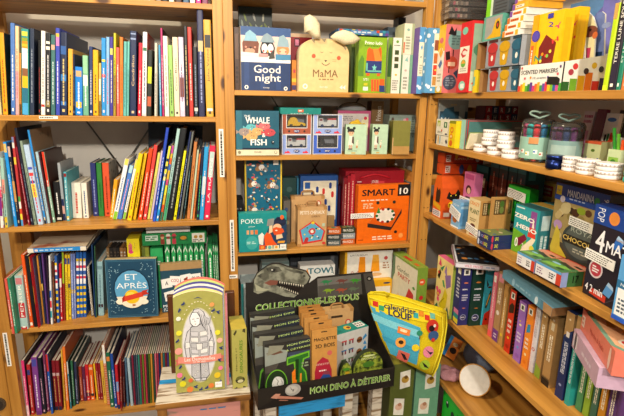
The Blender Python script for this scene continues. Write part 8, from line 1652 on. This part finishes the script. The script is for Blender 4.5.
def puff(px, py):      # height of the padded front at a pixel
    a_, b_ = L2d(px, py); best = 0; th = math.atan2(b_ - cy_, a_ - cx_); d0 = math.hypot(a_ - cx_, b_ - cy_)
    m = 1e9
    for i in range(n):
        p, q = pts[i], pts[(i + 1) % n]
        r1, r2 = (p[0] - cx_, p[1] - cy_), (q[0] - cx_, q[1] - cy_); dx_, dy_ = math.cos(th), math.sin(th)
        e1, e2 = r2[0] - r1[0], r2[1] - r1[1]; det = e1 * dy_ - e2 * dx_
        if abs(det) < 1e-9: continue
        tt = (r1[1] * dx_ - r1[0] * dy_) / det; uu = (r1[0] + tt * e1) * dx_ + (r1[1] + tt * e2) * dy_
        if -.001 <= tt <= 1.001 and uu > 0: m = min(m, uu)
    s = min(1, d0 / m); return .026 * (1 - s ** 3)
def patch(poly, col, lift, nm, sub=5):
    if nm == 'patch': lift += .003
    """cloth patch following the padded front: grid over a four-sided pixel area or fan over an outline"""
    mb = MB()
    if len(poly) == 4 and sub > 1:
        g = []
        for j in range(sub + 1):
            for i in range(sub * 2 + 1):
                u, v = i / (sub * 2), j / sub
                x = (poly[0][0] * (1 - u) + poly[1][0] * u) * (1 - v) + (poly[3][0] * (1 - u) + poly[2][0] * u) * v
                y = (poly[0][1] * (1 - u) + poly[1][1] * u) * (1 - v) + (poly[3][1] * (1 - u) + poly[2][1] * u) * v
                a_, b_ = L2d(x, y); g.append(M3(a_, b_, puff(x, y) + lift + .0008 * math.sin(i * 2.3 + j)))
        w_ = sub * 2 + 1; mb.tris(g, [[j * w_ + i, (j + 1) * w_ + i, (j + 1) * w_ + i + 1, j * w_ + i + 1] for j in range(sub) for i in range(sub * 2)], col, True)
    else:
        c0 = (sum(p[0] for p in poly) / len(poly), sum(p[1] for p in poly) / len(poly)); V_ = [c0] + list(poly)
        mb.tris([M3(*L2d(*q), puff(*q) + lift) for q in V_], [[0, (i + 1) % len(poly) + 1, i + 1] for i in range(len(poly))], col, True)
    return mb.build(nm, t)
def disc(x, y, rx_, ry_, col, lift, nm='patch', n_=14, rot=0): return patch([(x + rx_ * math.cos(2 * PI * i / n_), y + ry_ * math.sin(2 * PI * i / n_)) for i in range(n_)], col, lift, nm, 1)
patch([(369.6, 305), (418, 325), (415.5, 363.5), (390, 353)], BLC, .004, 'blue_panel', 8)
patch([(371, 312), (418, 328), (417.5, 335), (374, 320)], '7ec8d4:cloth', .005, 'panel_stripe', 6)
patch([(381, 334), (417, 346), (416.5, 350), (383.5, 340)], '3a98b8:cloth', .005, 'panel_stripe', 6)
patch([(370.5, 300), (432, 312), (434, 322), (371.5, 309.5)], 'e4cc28:cloth', .004, 'title_band', 6)
cq = ['c8342a', '3a9a6a', 'e8e0c8', '2a6a9a', 'd8862a', 'c8342a', 'e8e0c8', '3aa0a0', 'd8862a', 'c8342a', '6ab0a0']
for i in range(11):
    x = 372 + i * 5.6; y = 299.5 + i * 1.15 + (2.5 if i % 2 else 0)
    if 2 <= i <= 6: continue
    patch([(x, y), (x + 5, y + 1), (x + 5, y + 6), (x, y + 5)], cq[i] + ':cloth', .0056, 'colour_square', 2)
def cloth_text(txt, x0, y0, x1, y1, h, col, lift, bold=.02):
    P, Fs_, a0, a1, b0, b1 = text_mesh(txt, bold); V_ = []
    for (x, y, lay) in P:
        s = (x - a0) / (a1 - a0); px_ = x0 + (x1 - x0) * s; py_ = y0 + (y1 - y0) * s - (y - b0) / max(.4, b1 - b0) * h
        V_.append(M3(*L2d(px_, py_), puff(px_, py_) + lift + 4e-5 * lay))
    mb = MB(); mb.tris(V_, Fs_, col); return mb.build('title', t)
cloth_text('calendrier', 382.5, 305.8, 414, 312.5, 5.2, '1c2a52:cloth', .0065)
cloth_text('LOUP', 386.5, 312.5, 409.5, 318.5, 6.5, '1c2a52:cloth', .0065, .03)
disc(430, 324, 6.5, 7, 'c83a2a:cloth', .004); disc(431, 333, 5.5, 5, '3a5a8a:cloth', .0045); disc(429, 325.5, 3, 3, '2a1c1c:cloth', .006); disc(432, 323, 1.4, 1.6, 'e8e0d0:cloth', .0065); disc(430.5, 337, 2, 2, 'c83a2a:cloth', .006)
patch([(396, 323), (408, 327), (407, 333), (395, 329.5)], 'e8823a:cloth', .0035, 'patch', 2); patch([(398, 325), (405, 327.5), (404.6, 330), (397.6, 327.8)], 'f0d8b0:cloth', .0045, 'patch', 2)
disc(398.5, 339.5, 5, 5.2, 'e8a04a:cloth', .0035); disc(398.8, 339, 2.4, 2, '3a2a1c:cloth', .0045); disc(413, 344.5, 3.6, 3.6, 'e8cc2a:cloth', .0035)
patch([(397, 347), (408, 351), (406, 362), (395.5, 357)], 'd86a5a:cloth', .0035, 'patch', 3); patch([(399, 350), (403, 352), (406, 358), (403, 358)], '2a2024:cloth', .0046, 'patch', 1)
disc(426, 349, 5.5, 5.8, 'e88aa0:cloth', .0035); patch([(423, 346), (427, 349), (431, 349.5), (428, 352)], '2a2430:cloth', .0046, 'patch', 1)
disc(423, 362.5, 5, 5.6, 'a8c83a:cloth', .0035); patch([(420, 359), (424, 362), (427, 366), (422.5, 364.5)], '2a2a20:cloth', .0046, 'patch', 1)
disc(417, 330, 3, 2.8, '2f8a6a:cloth', .004); patch([(416.5, 332), (417.8, 332.3), (417.4, 336), (416.4, 336)], '6a4a2a:cloth', .004, 'patch', 1)
for i, tr_ in enumerate(([(368, 293), (380, 293.5), (395, 296.5), (412, 302), (430, 308), (444, 312)], [(369, 297), (381, 300), (396, 303.5), (413, 307), (430, 311), (441, 316), (442, 330), (438, 352), (431, 372)], [(446, 312), (446.3, 325), (443, 347), (437, 367), (432, 376)])):
    mb = MB(); mb.tube([M3(*L2d(*q), puff(*q) * .9 + .004) for q in tr_], .0024, 'e8d838:cloth', 6); mb.build('piping', t)
mb = MB(); mb.tube([M3(*L2d(px_, py_), lf) for px_, py_, lf in ((372, 293, .01), (373.5, 290.5, .018), (383, 290, .026), (388, 293, .024), (386, 296, .012))], .0026, 'dcc41c:cloth', 7); mb.build('strap', t)
# ================================================================== light
def area(name, loc, target, size, power, col):
    l = bpy.data.lights.new(name, 'AREA'); l.shape = 'DISK'; l.size = size; l.energy = power; l.color = col
    o = bpy.data.objects.new(name, l); COL.objects.link(o); o.location = loc
    o.rotation_euler = (Vector(target) - Vector(loc)).to_track_quat('-Z', 'Y').to_euler(); return o
WARM = (1.0, .92, .8)
area('ceiling_or_fill_lamp', (-.15, -1.95, 2.25), (-.1, 0, 1.0), .07, 11, WARM)
area('ceiling_or_fill_lamp', (-.9, -1.1, 2.6), (.8, -.4, 1.1), .1, 26, (1, .86, .62))
area('ceiling_or_fill_lamp', (.2, -.75, 2.7), (.55, -.1, 1.2), .1, 5, WARM)
area('ceiling_or_fill_lamp', (.1, -3.1, 2.55), (.1, 0, .8), .12, 50, WARM)  # unseen fill lamp, added behind the camera to brighten the lower shelves
w = bpy.data.worlds.new('shop_light'); bpy.context.scene.world = w; w.use_nodes = True
bg = w.node_tree.nodes['Background']; bg.inputs['Color'].default_value = (1, .95, .9, 1); bg.inputs['Strength'].default_value = .2
sc = bpy.context.scene
sc.view_settings.view_transform = 'Standard'; sc.view_settings.look = 'None'; sc.view_settings.gamma = 1; sc.view_settings.use_curve_mapping = False
sc.view_settings.exposure = .14
